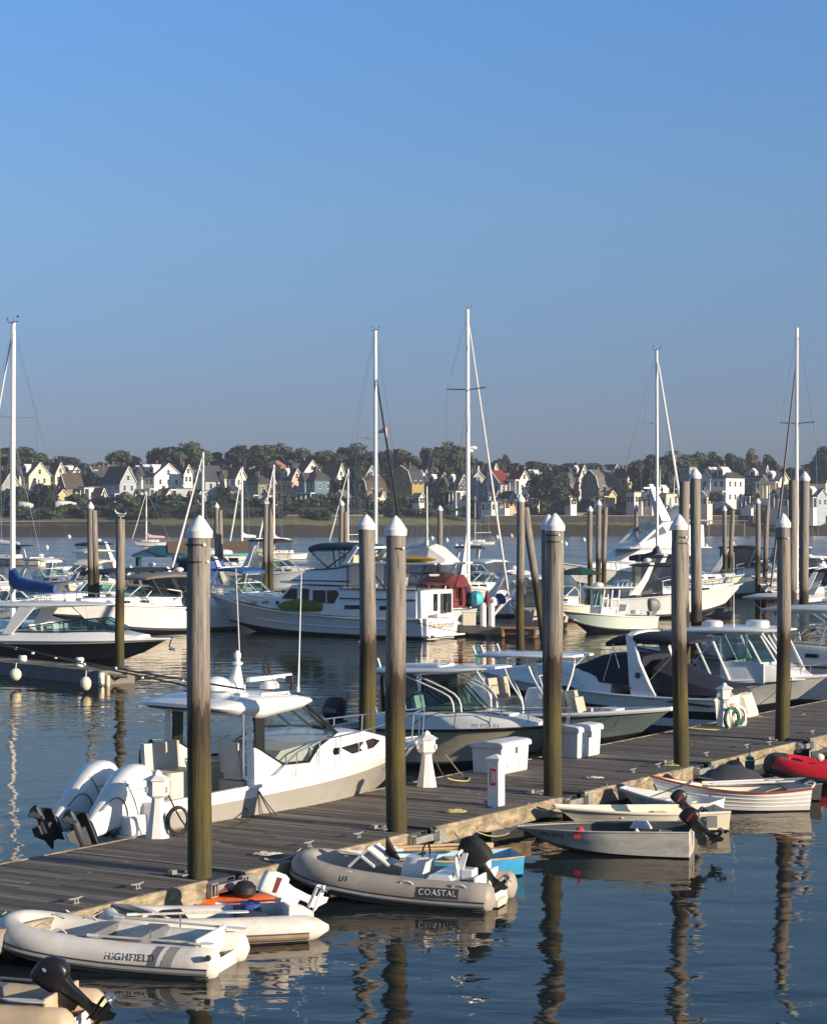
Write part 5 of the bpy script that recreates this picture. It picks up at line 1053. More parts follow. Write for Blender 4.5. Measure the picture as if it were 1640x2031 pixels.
b = MB(); b.box(.31, 5.0, 1.83, 1.9, 2.0, 2.06); b.box(.3, 5.0, 1.86, 1.9, 2.5, 2.56); b.build('side_trim', 'dark_blue_trim', a_, sm=0)
# flybridge
b = MB(); b.loft([[(x, -w, z0), (x, w, z0), (x, w * .98, z1), (x, -w * .98, z1)] for x, w, z0, z1 in ((4.6, 1.85, 2.70, 2.86), (8.4, 1.7, 2.74, 2.88), (9.2, 1.4, 2.76, 2.86))]); b.build('boat_deck', 'gelcoat', t, sm=0, bev=.03)
b = MB(); b.loft([[(x, -w, 2.86), (x, w, 2.86), (x, w * .95, z1), (x, -w * .95, z1)] for x, w, z1 in ((4.5, 1.6, 3.75), (6.8, 1.55, 3.55), (7.6, 1.5, 3.35), (8.5, 1.3, 2.95))]); f_ = b.build('flybridge', 'gelcoat', t, sm=0, bev=.04)
b = MB(); b.box(4.5, 8.3, 1.6, 1.63, 2.86, 2.94); b.build('stripe', 'dark_blue_trim', f_, sm=0)
b = MB(); b.slab([(4.4, 1.45, 4.5, 4.86), (5.5, 1.5, 4.5, 4.9), (6.9, 1.45, 4.48, 4.88), (7.4, 1.3, 4.42, 4.74)]); b.build('bimini_top', 'canvas_teal_dark', t, sm=50)
b = MB(); b.sheet([[(4.5, 1.5, 3.75), (6.8, 1.48, 3.55), (7.4, 1.2, 3.45), (7.6, 0, 3.45), (7.4, -1.2, 3.45), (6.8, -1.48, 3.55), (4.5, -1.5, 3.75)], [(4.5, 1.42, 4.55), (6.8, 1.42, 4.5), (7.2, 1.2, 4.5), (7.3, 0, 4.5), (7.2, -1.2, 4.5), (6.8, -1.42, 4.5), (4.5, -1.42, 4.55)]]); b.build('clear_curtain', 'curtain', t, sm=0)
tubes(t, 'bimini_frame', [[(7.3, 1.3, 4.5), (6.0, 1.52, 3.6)], [(4.6, 1.45, 4.5), (6.0, 1.52, 3.6)], [(7.6, 1.25, 3.4), (6.9, 1.5, 3.5), (5.8, 1.53, 3.55), (4.5, 1.52, 3.7)], [(5.7, 1.45, 4.5), (5.5, 1.52, 3.65)]], .035, 'canvas_navy')
for y in (-.5, .5): seat(f_, 5.2, y, 3.4, .6, 'vinyl_tan', .75)
b = MB()
for sg in (-1, 1): b.loft([[(x + a, sg * (1.55 + e), z) for a, e in ((-.16, -.05), (.16, -.05), (.16, .05), (-.16, .05))] for x, z in ((4.9, 3.75), (4.2, 4.65))])
b.box(4.05, 4.35, -1.6, 1.6, 4.6, 4.72); b.build('radar_arch', 'gelcoat', t, sm=0, bev=.03)
b = MB(); b.loft([[(x, -1.9, z), (x, 1.9, z), (x, 1.86, z + .1), (x, -1.86, z + .1)] for x, z in ((-.9, 3.84), (2, 3.82), (4.9, 3.78))]); hd = b.build('hardtop', 'gelcoat', t, sm=0, bev=.03)
b = MB(); b.sheet([[(4.6, 1.85, 2.55), (.2, 1.85, 2.5), (.15, -1.85, 2.5)], [(4.6, 1.82, 3.82), (-.2, 1.82, 3.84), (-.2, -1.82, 3.84)]]); b.build('aft_enclosure', 'curtain', t, sm=0)
tubes(t, 'hardtop_post', [[(-.3, 1.8, 3.84), (.25, 1.84, 2.5)], [(2.2, 1.83, 3.84), (2.2, 1.85, 2.5)], [(4.5, 1.83, 3.82), (4.5, 1.85, 2.5)], [(3.3, 1.83, 3.84), (2.2, 1.85, 2.6)]], .03, 'canvas_navy')
b = MB(); b.box(-1.6, 0, -.05, .05, 3.85, 3.95); b.build('boom', 'gelcoat_old', hd, sm=0)
for y in (-.6, .4): seat(t, 2.8, y, 2.55, .5, 'vinyl_white', .6)
b = MB(); b.slab([(6.0, .15, 1.5, 1.60), (6.3, .55, 1.3, 1.78), (7.6, .62, 1.25, 1.92), (8.8, .5, 1.3, 1.74), (9.3, .1, 1.45, 1.55)]); tn = b.build('tender_cover', 'green_cover', t, sm=60); tn.location = (0, 1.35, .02)
bow_rail(t, hl, 9.0, .55, .02, posts=7, low=.5)
b = MB(); b.box(14.6, 15.5, -.15, .15, 1.92, 2.02); b.plate([(15.3, 0, 1.9), (15.5, 0, 1.5), (15.0, 0, 1.35), (14.9, 0, 1.7)], .08); b.build('bowsprit', 'mid_grey', t, sm=0)
b = MB(); b.box(-.45, -.02, -1.8, 1.8, .12, .2); b.build('swim_platform', 'gelcoat_old', t, sm=0)
b = MB(); b.tube(sag((.5, 1.97, 1.0), (-2.5, 1.2, .4), .1, 8), .02, 5); b.build('mooring_line', 'rope_dark', t)
b = MB(); b.loft([rrect(-.15, -.2, .16, .85, z, .4) for z in (1.1, 1.28)]); b.build('dinghy_rack', 'vinyl_white', t)
# tender and kayak carried on the trawler roof
o = MB(); o.loft([[(x, -w, 3.94), (x, -w * .8, z), (x, 0, z + .18), (x, w * .8, z), (x, w, 3.94)] for x, w, z in ((-.9, .3, 4.0), (-.75, .8, 4.1), (.15, 1.0, 4.70), (.3, 1.0, 4.72), (1.5, .95, 4.42), (1.9, .5, 4.1))]); o = o.build('tender_cover_white', 'canvas_white', None, sm=12); o.matrix_world = t.matrix_basis.copy(); o.name = 'covered_tender'; tag(o, 'white canvas covered tender stowed on the trawler hardtop', 'tender'); 
TM = Matrix.Translation(t.location) @ Matrix.Rotation(t.rotation_euler.z, 4, 'Z'); o.matrix_basis = TM
b = MB(); b.loft([[(x, 1.25 + a * w, 4.10 + c * w) for a, c in ((-1, 0), (0, -.55), (1, 0), (0, .5))] for x, w in ((-.6, .03), (-.2, .2), (1.2, .30), (2.6, .2), (3.0, .03))]); o = b.build('kayak', 'yellow_paint'); o.matrix_basis = TM; tag(o, 'yellow kayak lying on the trawler hardtop edge', 'kayak')
# black bowrider
t = boat('bowrider_boat', 'black hulled bowrider with raked white hardtop arch moored behind the left finger dock', V3(-19.0, 93.5), V3(-10.4, 90.65))
hl = Hull(9.05, 2.7, .95, 1.0, 1.12, t0=.42, p=2.4, tr=.95, rake=.14, zc=.06, cr=.35)
hull_parts(t, hl, ['black_hull', 'gelcoat'], [(.82, 0), (1, 1)], cock=(1.0, 4.6, .4, .25), railmat='gelcoat', rr=.04)
secs = [(1.0, 1.25, .95, 1.30), (4.5, 1.22, .98, 1.32), (6.5, 1.05, 1.02, 1.36), (7.8, .7, 1.06, 1.2)]
cabin(secs, .08, .96).build('coaming', 'gelcoat', t, sm=45)
windshield(t, [(2.1, 1.15, 1.32), (4.6, 1.15, 1.36), (6.9, .75, 1.42), (7.0, 0, 1.44), (6.9, -.75, 1.42), (4.6, -1.15, 1.36), (2.1, -1.15, 1.32)], [(2.2, 1.12, 1.42), (4.5, 1.05, 1.80), (5.9, .7, 1.92), (6.0, 0, 1.94), (5.9, -.7, 1.92), (4.5, -1.05, 1.80), (2.2, -1.12, 1.42)], 'glass_green', r=.028)
b = MB(); b.slab([(.3, 1.0, 2.42, 2.5), (.8, 1.15, 2.35, 2.55), (3.0, 1.2, 2.34, 2.58), (4.8, 1.1, 2.42, 2.6), (5.9, .85, 2.5, 2.56), (6.3, .5, 2.5, 2.53)]); b.build('hardtop', 'gelcoat', t, sm=50)
b = MB()
for sg in (-1, 1):
    b = MB(); b.plate([(1.6, sg * 1.22, 1.2), (2.1, sg * 1.22, 1.2), (3.2, sg * 1.12, 2.4), (2.4, sg * 1.12, 2.4)], .1); b.build('hardtop_arch', 'gelcoat', t, sm=0, bev=.03)
b = MB(); b.tube([(.3, 1.02, 2.43), (2.9, 1.2, 2.33), (3.3, 1.19, 2.33), (4.8, 1.1, 2.41), (6.2, .55, 2.5)], .03, 6); b.build('edge_trim', 'black_plastic', t)
for x, y in ((3.0, .5), (3.6, .5), (3.0, -.5)): seat(t, x, y, 1.0, .5, 'vinyl_white', .5)
b = MB(); b.box(8.5, 9.2, -.06, .06, 1.1, 1.2); b.tube([(9.1, 0, 1.05), (9.0, 0, .75), (9.25, 0, .62)], .04, 6); b.plate([(8.9, .12, .62), (9.3, .0, .55), (9.1, -.1, .7)], .04); b.build('anchor', 'steel', t)
b = MB(); b.loft([rrect(5.9, 1.38, .09 * k, .09 * k, z, .9) for z, k in ((.25, .4), (.3, 1), (.75, 1), (.8, .4))]); b.loft([rrect(5.5, 1.4, .09 * k, .09 * k, z, .9) for z, k in ((.4, .4), (.45, 1), (.85, 1), (.9, .4))]); b.build('fender', 'dark_grey', t)
b = MB(); b.tube([(7.5, 1.0, 1.08), (6.4, 1.7, .45)], .015, 5); b.build('mooring_line', 'rope_dark', t)
# generic cruiser
def cruiser(label, stern, bow, B=2.8, zs=1.1, zm=1.2, zb=1.6, hull=('bottom_paint', 'gelcoat'), top='canvas_navy', topz=2.7, arch=True, glassm='glass_green', curtain=None, name='cabin_cruiser', eng=None, rail=True, ports=True, group=None, topx=(.25, .62), t0=.33, stripe=None, wind=True, cat='motorboat'):
    t = boat(name, label, stern, bow, group, cat); L = (bow - stern).length
    hl = Hull(L, B, zs, zm, zb, t0=t0, p=2.1, tr=.93, rake=.14, zc=.08, cr=.32)
    mats = list(hull) + ([stripe] if stripe else [])
    hull_parts(t, hl, mats, [(.10, 0), (1, 1)] if not stripe else [(.10, 0), (.55, 1), (.75, 2), (1, 1)], cock=(.4, L * .42, .5, .22), railmat='gelcoat', rr=.045)
    a = L * .38
    secs = [(a, B * .43, zm, zm + .45), (L * .55, B * .4, zm + .05, zm + .55), (L * .75, B * .26, zm + .2, zm + .52), (L * .92, B * .08, zb - .05, zb + .06)]
    cb = cabin(secs, .1, .94).build('cabin', 'gelcoat', t, sm=45)
    if ports:
        for x in (.6, .7): side_window(cb, secs, [(x * L + .25, zm + .36), (x * L - .25, zm + .34), (x * L - .25, zm + .22), (x * L + .25, zm + .26)], fr='dark_grey')
    x0, x1 = topx[0] * L, topx[1] * L; w = B * .42
    if wind: windshield(t, [(a, w, zm + .45), (x1 - .2, w * .95, zm + .52), (x1 + .35, w * .4, zm + .56), (x1 + .35, -w * .4, zm + .56), (x1 - .2, -w * .95, zm + .52), (a, -w, zm + .45)], [(a, w * .95, zm + .8), (x1 - .9, w * .85, zm + 1.05), (x1 - .45, w * .4, zm + 1.1), (x1 - .45, -w * .4, zm + 1.1), (x1 - .9, -w * .85, zm + 1.05), (a, -w * .95, zm + .8)], glassm, 'gelcoat', r=.03)
    if top:
        b = MB(); b.slab([(x0 - .4, w * .85, topz - .12, topz - .02), (x0, w, topz - .16, topz + .06), ((x0 + x1) / 2, w, topz - .12, topz + .1), (x1 - .8, w * .95, topz - .18, topz + .02), (x1 - .4, w * .8, topz - .24, topz - .1)]); b.build('canopy', top, t, sm=50)
        tubes(t, 'canopy_frame', [[(x0, w * .95, topz - .1), ((x0 + x1) / 2, w * 1.02, zm + .3)], [(x1 - .7, w * .9, topz - .15), (x1 - 1.3, w, zm + .5)]], .02, 'steel')
    if curtain: b = MB(); b.sheet([[(x1 - .6, w * .92, zm + .75), (x0 - .2, w * .95, zs + .1), (x0 - .25, 0, zs + .1), (x0 - .2, -w * .95, zs + .1), (x1 - .6, -w * .92, zm + .75)], [(x1 - .8, w * .9, topz - .12), (x0 - .2, w * .9, topz - .1), (x0 - .3, 0, topz - .1), (x0 - .2, -w * .9, topz - .1), (x1 - .8, -w * .9, topz - .12)]]); b.build('side_curtain', curtain, t, sm=0)
    if arch:
        b = MB(); xa = x0 + .2
        for sg in (-1, 1): b.loft([[(x + q, sg * (y + e), z) for q, e in ((-hw, -.06), (hw, -.06), (hw, .06), (-hw, .06))] for x, y, z, hw in ((xa - .9, B * .45, zm - .05, .35), (xa - .2, B * .43, (zm + topz) / 2, .22), (xa + .3, B * .38, topz + .08, .14))])
        b.box(xa + .15, xa + .45, -B * .38, B * .38, topz + .05, topz + .14); b.build('radar_arch', 'gelcoat', t, sm=0, bev=.03)
        b = MB(); b.ball((xa + .3, 0, topz + .28), .26, .26, .14, 10); b.build('radar_dome', 'gelcoat', t)
    if rail: bow_rail(t, hl, L * .55, .5, .02, posts=6)
    if eng: outboard(t, -.15, 0, zs - .1, 0, 1.1, eng, eng)
    return t, hl
b = None
t, hl = cruiser('white express cruiser with tan canvas and swept radar arch behind the black bowrider', V3(-10.6, 118.7), V3(-18.3, 111.2), B=3.3, zs=1.25, zm=1.45, zb=1.9, top='canvas_tan', topz=3.1, curtain='curtain_smoke', name='express_cruiser')
b = MB(); b.lathe([(.12, 0), (.12, .02), (.05, .03)], n=10); e_ = b.build('porthole', 'dark_grey', t); e_.matrix_local = Matrix.Translation((7.5 * .93, 1.55, 1.5)) @ Matrix.Rotation(R(-80), 4, 'X') if 0 else Matrix.Translation((3.9, 1.66, 1.3)) @ Matrix.Rotation(R(-85), 4, 'X')
b = MB(); b.box(2.5, 3.2, 1.60, 1.66, 1.15, 1.35); b.build('engine_vent', 'dark_grey', t, sm=0)
cruiser('pale cruiser with bow toward the black bowrider at the far left', V3(-14.0, 138), V3(-23.0, 122), B=3.2, top='canvas_navy', topz=3.0, hull=('bottom_paint', 'gelcoat_old'))
cruiser('small cream cabin boat with square wheelhouse window left of the tan canvas cruiser', V3(-21.6, 150), V3(-23.4, 143), B=2.8, zs=1.2, zm=1.3, zb=1.7, top='gelcoat_cream', topz=3.2, arch=False, glassm='glass_dark', name='cabin_boat', hull=('bottom_paint', 'gelcoat_cream'))
# white centre console in the middle
t = boat('center_console_boat', 'bright white centre console with a grey outboard moored below the sport fishing yacht', V3(12.9, 117), V3(8.5, 114.6))
hl = Hull(5.6, 2.4, .82, .95, 1.25, t0=.4, p=2.3, tr=.94, rake=.14, zc=.08, cr=.42)
hull_parts(t, hl, ['bottom_paint', 'gelcoat_mint'], [(.1, 0), (1, 1)], cock=(.3, 4.9, .4, .2), railmat='gelcoat', rr=.04)
b = MB(); b.loft([rrect(2.9 - q * .1, 0, .55 - q * .12, .5, z, .35) for q, z in ((0, .4), (0, 1.2), (.8, 1.35))]); b.build('console', 'gelcoat', t)
tubes(t, 't_top_frame', [[(2.35, .5, .5), (2.2, .55, 2.4)], [(3.4, .5, .9), (3.2, .6, 2.4)], [(2.3, .52, 1.3), (2.75, .52, 1.3)], [(2.3, .53, 1.8), (2.7, .53, 1.8)], [(2.75, .5, 1.3), (2.65, .55, 2.4)]], .05, 'gelcoat')
windshield(t, [(3.35, -.45, 1.3), (3.45, 0, 1.3), (3.35, .45, 1.3)], [(3.1, -.45, 2.3), (3.2, 0, 2.3), (3.1, .45, 2.3)], 'glass_green', 'gelcoat', r=.03)
b = MB(); b.slab([(1.2, .8, 2.38, 2.44), (1.5, .95, 2.36, 2.48), (3.6, .95, 2.38, 2.5), (4.1, .8, 2.4, 2.45)]); rf = b.build('t_top', 'gelcoat', t, sm=50)
b = MB(); b.ball((3.2, 0, 2.58), .3, .3, .15, 10); b.build('radar_dome', 'gelcoat', rf)
for k in range(5): b = MB(); b.tube([(1.4 + .3 * k, .9, 2.45), (1.35 + .3 * k, .95, 2.68)], .03, 6); b.build('rod_holder', 'gelcoat', rf)
outboard(t, -.1, 0, .95, 0, 1.15, 'mid_grey', 'mid_grey')
seat(t, 1.9, 0, .95, .8, 'vinyl_white', .4)
b = MB(); b.box(.1, .5, -.9, -.4, .9, 1.1); b.build('bait_tank', 'gelcoat', t, sm=0, bev=.03)
# sport fishing yacht
t = boat('sport_fishing_yacht', 'tall white sport fishing yacht with raked flybridge and radar mast', V3(25.0, 177), V3(11.0, 169.5))
hl = Hull(15.2, 4.6, 1.6, 1.7, 2.6, t0=.4, p=2.2, tr=.95, rake=.12, cr=.3)
hull_parts(t, hl, ['bottom_paint', 'gelcoat'], [(.08, 0), (1, 1)], cock=(.3, 3.5, .8, .3))
S1 = [(3.5, 2.0, 1.6, 3.6), (8.5, 2.0, 1.7, 3.6), (10.2, 1.6, 1.8, 2.7), (12.5, .8, 2.2, 2.5)]
h_ = cabin(S1, .1, .96).build('deckhouse', 'gelcoat', t, sm=40)
side_window(h_, [(0, 1.95, 0, 0), (20, 1.95, 0, 0)], [(9.0, 2.6), (7.8, 2.55), (7.8, 3.25), (8.5, 3.25)], fr='gelcoat', side=1.0); side_window(h_, [(0, 1.97, 0, 0), (20, 1.97, 0, 0)], [(7.0, 2.55), (4.6, 2.5), (4.6, 3.2), (7.0, 3.25)], fr='gelcoat', side=1.0)
b = MB(); b.slab([(1.5, 2.0, 3.62, 3.78), (2, 2.2, 3.6, 3.86), (8.2, 2.15, 3.6, 3.9), (9.4, 1.7, 3.62, 3.8)]); b.build('flybridge_deck', 'gelcoat', t, sm=45)
b = MB(); b.loft([[(x, -w, 3.85), (x, w, 3.85), (x, w * .95, z), (x, -w * .95, z)] for x, w, z in ((2.2, 1.9, 5.6), (4.2, 1.9, 5.6), (5.8, 1.8, 5.0), (8.6, 1.4, 4.0))]); fb_ = b.build('flybridge', 'gelcoat', t, sm=0, bev=.06)
b = MB(); b.box(3.0, 3.5, 1.86, 1.9, 4.8, 5.3); b.box(4.3, 4.8, 1.84, 1.9, 4.7, 5.2); b.build('window', 'glass_dark', fb_, sm=0)
b = MB(); b.tube([(8.4, 1.5, 4.0), (6.2, 1.7, 5.7), (5.2, 1.7, 5.75)], .13, 6); b.tube([(8.4, -1.5, 4.0), (6.2, -1.7, 5.7), (5.2, -1.7, 5.75)], .13, 6); b.build('windshield_frame', 'gelcoat', fb_)
b = MB(); b.sheet([[(8.2, 1.45, 4.1), (8.2, -1.45, 4.1)], [(6.2, 1.6, 5.65), (6.2, -1.6, 5.65)]]); b.sheet([[(5.8, 1.75, 4.9), (8.2, 1.5, 4.05)], [(5.4, 1.7, 5.7), (6.3, 1.65, 5.65)]]); b.build('clear_curtain', 'curtain', fb_, sm=0)
b = MB(); b.slab([(1.6, 1.6, 5.9, 6.0), (2.6, 1.8, 5.9, 6.05), (5.5, 1.75, 5.75, 5.9)]); b.build('hardtop', 'gelcoat', t, sm=45)
b = MB(); b.loft([[(5.0 + q * 1.3 + a, e, 5.9 + q * 3.0) for a, e in ((-.45 + q * .3, -.5 + .35 * q), (.45 - q * .3, -.5 + .35 * q), (.45 - q * .3, .5 - .35 * q), (-.45 + q * .3, .5 - .35 * q))] for q in (0, .5, 1)]); b.box(5.3, 7.0, -.12, .12, 8.55, 8.68); b.ball((5.6, 0, 8.3), .35, .35, .25, 10); b.ball((4.6, .6, 7.3), .22, .22, .45, 10); b.build('radar_mast', 'gelcoat', t, sm=30)
b = MB(); b.loft([[(4.0 - q * .8, -1.4, 5.9 + q * 1.3), (4.3 - q * .8, -1.4, 5.9 + q * 1.3), (4.3 - q * .8, 1.4, 5.9 + q * 1.3), (4.0 - q * .8, 1.4, 5.9 + q * 1.3)] for q in (0, 1)]); b.box(2.8, 4.2, -1.5, 1.5, 7.1, 7.25); b.build('tower', 'gelcoat', t, sm=0)
whip(t, 5.6, .4, 8.6, 10.2, .03); whip(t, 3.2, -1.2, 6, 11.5, .03, -.3, 0)
bow_rail(t, hl, 8, .7, .03, posts=6)
cruiser('white cruiser with black canvas enclosure in front of the sport fishing yacht', V3(11.9, 131.5), V3(20.6, 132.6), B=3.2, zs=1.2, zm=1.5, zb=2.1, top='canvas_black', topz=3.3, curtain='curtain_smoke')
cruiser('cream hulled cruiser with dark canvas and round radar, bow toward the right', V3(14.8, 148.5), V3(23.3, 149.5), B=3.3, zs=1.3, zm=1.7, zb=2.2, top='canvas_black', topz=3.5, curtain='curtain_smoke', hull=('bottom_paint', 'gelcoat_cream'))
cruiser('dark canvas cruiser further back behind the cream hulled cruiser', V3(22.5, 168), V3(31, 165), B=3.4, top='canvas_black', topz=3.9, curtain='curtain_smoke', zs=1.5, zm=1.7, zb=2.2)
cruiser('blue canvas cruiser with white hull beside the trawler bow', V3(-12.8, 131), V3(-7.2, 126), B=3.0, top='canvas_blue', topz=3.1, curtain='curtain', stripe='canvas_royal')
cruiser('cruiser with royal blue enclosure left of the blue canvas boat', V3(-12.4, 142), V3(-17, 137), B=3.0, top='canvas_navy', topz=3.5, curtain='canvas_royal', hull=('bottom_paint', 'gelcoat_cream'))
cruiser('white boat with navy hard enclosure behind the blue canvas boats', V3(-14.0, 172), V3(-7.5, 168), B=3.4, zs=1.5, zm=1.7, zb=2.1, top='canvas_black', topz=4.4, curtain='curtain', name='canopy_boat')
cruiser('small white boat with grey canvas shelter beside the leaning pile', V3(7.6, 118), V3(5.9, 123.5), B=2.5, top='gelcoat', topz=2.9, curtain='curtain_smoke', arch=False, hull=('bottom_paint', 'vinyl_tan'), name='cuddy_boat')
cruiser('low white runabout with tan hull between the leaning pile and the thick dock pile', V3(11.0, 129), V3(7.0, 127), B=2.4, zs=.9, zm=1.0, zb=1.3, top=None, arch=False, hull=('bottom_paint', 'gelcoat_cream'), name='runabout')
cruiser('small white flybridge boat far behind the red dodger', V3(3.6, 176), V3(6.6, 172), B=2.6, top='canvas_navy', topz=3.8, arch=True, name='flybridge_boat')
cruiser('white boat with a flat roof at the far right edge', V3(37, 186), V3(27.6, 189), B=3.4, zs=1.4, zm=1.6, zb=2.0, top='gelcoat', topz=3.6, arch=False, curtain='curtain_smoke', name='flat_roofed_boat')
cruiser('tan sided work boat by the tall right edge pile', V3(33, 164), V3(25.5, 160), B=3.0, zs=1.5, zm=1.5, zb=1.8, top='canvas_white', topz=3.2, arch=False, hull=('bottom_paint', 'varnished_wood'), name='work_boat')
cruiser('white cruiser stern with twin white fenders behind the big right hand cruiser', V3(13.4, 93), V3(20.0, 89), B=2.9, top='canvas_white', topz=2.9, arch=False, name='cabin_cruiser')
cruiser('white cuddy boat with red stripe right of the tall pile', V3(23.0, 132), V3(30, 129), B=2.8, top='canvas_navy', topz=3.0, arch=True, stripe='canvas_red')
cruiser('white boat partly hidden left of the royal blue enclosure', V3(-20.5, 190), V3(-14.5, 186), B=3.2, zs=1.4, zm=1.6, zb=2.0, top='gelcoat', topz=3.3, arch=False, glassm='glass_dark', name='cabin_boat')
cruiser('grey cabin boat at the far left below the sailboats', V3(-30.5, 165), V3(-25, 160), B=3.0, top='canvas_white', topz=3.0, arch=True, hull=('bottom_paint', 'gelcoat_old'))
cruiser('white open boat behind the tan canvas cruiser arch', V3(-13.5, 150), V3(-17.5, 146), B=2.8, top=None, arch=True, hull=('bottom_paint', 'gelcoat_old'), name='open_boat')
cruiser('white bow railed cruiser low under the blue sail cover', V3(-24.5, 117), V3(-19.5, 113.5), B=2.8, top='canvas_white', topz=2.6, arch=True)
cruiser('white cabin cruiser behind the blue sail cover boom', V3(-32, 146), V3(-25.5, 141), B=3.0, top='canvas_navy', topz=3.4, arch=True, curtain='curtain')
cruiser('cream sedan boat left of the floating house', V3(-24.0, 176), V3(-30, 171), B=3.0, top='gelcoat_cream', topz=3.5, arch=False, glassm='glass_dark', hull=('bottom_paint', 'gelcoat_cream'), name='cabin_boat')
cruiser('white convertible boat with navy top behind the left pile pair', V3(-27, 196), V3(-33, 191), B=3.2, top='canvas_navy', topz=3.8, arch=True, curtain='curtain')
cruiser('white runabout with blue stripe between trawler bow and thick pile', V3(-9.0, 140), V3(-13.5, 134), B=2.6, top=None, arch=False, stripe='canvas_royal', name='runabout')
cruiser('white fishing boat behind the red dodger', V3(6.8, 150), V3(2.4, 146), B=2.8, top='gelcoat', topz=3.2, arch=False, curtain='curtain', name='fishing_boat')
cruiser('grey white cruiser beyond the tall pile at right', V3(30, 152), V3(24, 147), B=3.0, top='canvas_navy', topz=3.2, arch=True, curtain='curtain_smoke')
cruiser('small white motorboat left of the white centre console bow', V3(4.9, 134), V3(9.0, 131), B=2.5, top='canvas_white', topz=2.8, arch=True)
# sailing yachts
def sailboat(label, px, Y, topy, hd, L, J, hull='gelcoat', cover=None, jib=None, spread=(.55,), mast=.10, boom=3.6, boomz=2.6, zs=1.0, jibtop=.95, canvas=None, name='sailing_yacht', jr=.07, group='moored sailing yachts', sail=None):
    p = AT(px, Y, 0); d = Vector((hd[0], hd[1], 0)).normalized(); bow = p + d * J; stern = p - d * (L - J)
    t = boat(name, label, stern, bow, group, 'sailboat'); xm = L - J; zt = ZY(topy, Y)
    hl = Hull(L, L * .31, zs, zs * .92, zs * 1.28, t0=.15, p=1.9, tr=.72, rake=.16, zc=.05, cr=.2, fl=.72, draft=.5)
    hull_parts(t, hl, ['bottom_paint', hull], [(.06, 0), (1, 1)], railmat='varnished_wood' if cover else 'gelcoat_old', rr=.04)
    secs = [(L * .3, L * .1, zs * .95, zs + .38), (L * .5, L * .1, zs * .95, zs + .42), (L * .68, L * .06, zs * 1.05, zs + .38), (L * .74, L * .02, zs * 1.1, zs + .2)]
    cb = cabin(secs, .08, .95).build('cabin', 'gelcoat', t, sm=45)
    side_window(cb, secs, [(L * .6, zs + .28), (L * .38, zs + .28), (L * .38, zs + .14), (L * .6, zs + .16)], fr='gelcoat_old')
    b = MB(); b.tube([(xm, 0, zs), (xm, 0, zt * .5), (xm - .05, 0, zt)], [mast, mast, mast * .85], 8); m_ = b.build('mast', 'gelcoat', t)
    b = MB(); b.tube([(xm - .05, 0, zt), (xm - .1, 0, zt + .25)], .02, 5); b.box(xm - .5, xm + .35, -.015, .015, zt + .02, zt + .05); b.plate([(xm - .55, 0, zt + .25), (xm - .35, 0, zt + .35), (xm - .35, 0, zt + .22)], .02); b.plate([(xm + .3, 0, zt + .1), (xm + .45, 0, zt + .3), (xm + .45, 0, zt + .15)], .02); b.build('wind_vane', 'mid_grey', m_)
    bm_ = L * .15; wires = []
    for s in spread:
        zsp = zs + (zt - zs) * s; b = MB(); b.tube([(xm - .15, -bm_ * .8, zsp + .08), (xm, 0, zsp), (xm - .15, bm_ * .8, zsp + .08)], .035, 6); b.build('spreader', 'mid_grey', m_)
    sp0 = zs + (zt - zs) * spread[0]; b = MB(); wr = max(.008, .009 * Y / 120)
    for sg in (-1, 1): b.tube([(xm - .2, sg * bm_, zs), (xm - .15, sg * bm_ * .8, sp0 + .08), (xm, 0, zt - .2)], wr, 4); b.tube([(xm - .5, sg * bm_, zs), (xm, 0, sp0)], wr, 4)
    b.tube([(.1, 0, zs + .1), (xm - .1, 0, zt)], wr, 4); b.build('standing_rigging', 'steel', t)
    zj = zs + (zt - zs) * jibtop
    if jib: b = MB(); b.tube([(L - .15, 0, zs * 1.3 + .2), lerp(Vector((L - .15, 0, zs * 1.3)), Vector((xm + .1, 0, zj)), .3), lerp(Vector((L - .15, 0, zs * 1.3)), Vector((xm + .1, 0, zj)), .97), (xm + .12, 0, zj)], [jr * .8, jr, jr * .55, .015], 7); b.build('furled_jib', jib, t)
    if cover:
        b = MB(); b.loft([rrect(xm - q * boom, 0, hx, hx * .8, z, .8, 10) for q, hx, z in ()]) if 0 else None
        b.loft([[(xm - q * boom, wd * math.cos(2 * math.pi * j / 10), boomz + hh * .5 + hh * .6 * math.sin(2 * math.pi * j / 10) + up) for j in range(10)] for q, wd, hh, up in ((-.04, .15, .9, .25), (.06, .18, .85, .2), (.18, .18, .6, .1), (.4, .2, .5, .05), (.8, .16, .42, .05), (1, .10, .3, .05))]); b.build('sail_cover', cover, t, sm=60)
    else: b = MB(); b.tube([(xm, 0, boomz), (xm - boom, 0, boomz + .1)], .07, 6); b.build('boom', 'gelcoat', t)
    if canvas: b = MB(); b.slab([(L * .14, L * .1, 2.5, 2.58), (L * .2, L * .115, 2.45, 2.65), (L * .32, L * .11, 2.4, 2.6)]); b.sheet([[(L * .34, -L * .1, zs + .4), (L * .34, L * .1, zs + .4)], [(L * .32, -L * .1, 2.45), (L * .32, L * .1, 2.45)]]); b.build('canopy', canvas, t, sm=50); tubes(t, 'canopy_frame', [[(L * .16, L * .1, 2.5), (L * .2, L * .11, zs)], [(L * .3, L * .1, 2.5), (L * .26, L * .11, zs)]], .02, 'steel')
    b = MB()
    for sg in (-1, 1):
        pts = [(lerp(.2, L - .3, i / 8), sg * max(.1, hl.w(lerp(.2, L - .3, i / 8)) - .06), hl.sz(lerp(.2, L - .3, i / 8)) + .55) for i in range(9)]
        b.tube(pts, .012, 4)
        for q in pts[::2]: b.tube([q, (q[0], q[1], q[2] - .55)], .014, 4)
    b.build('lifeline', 'steel', t)
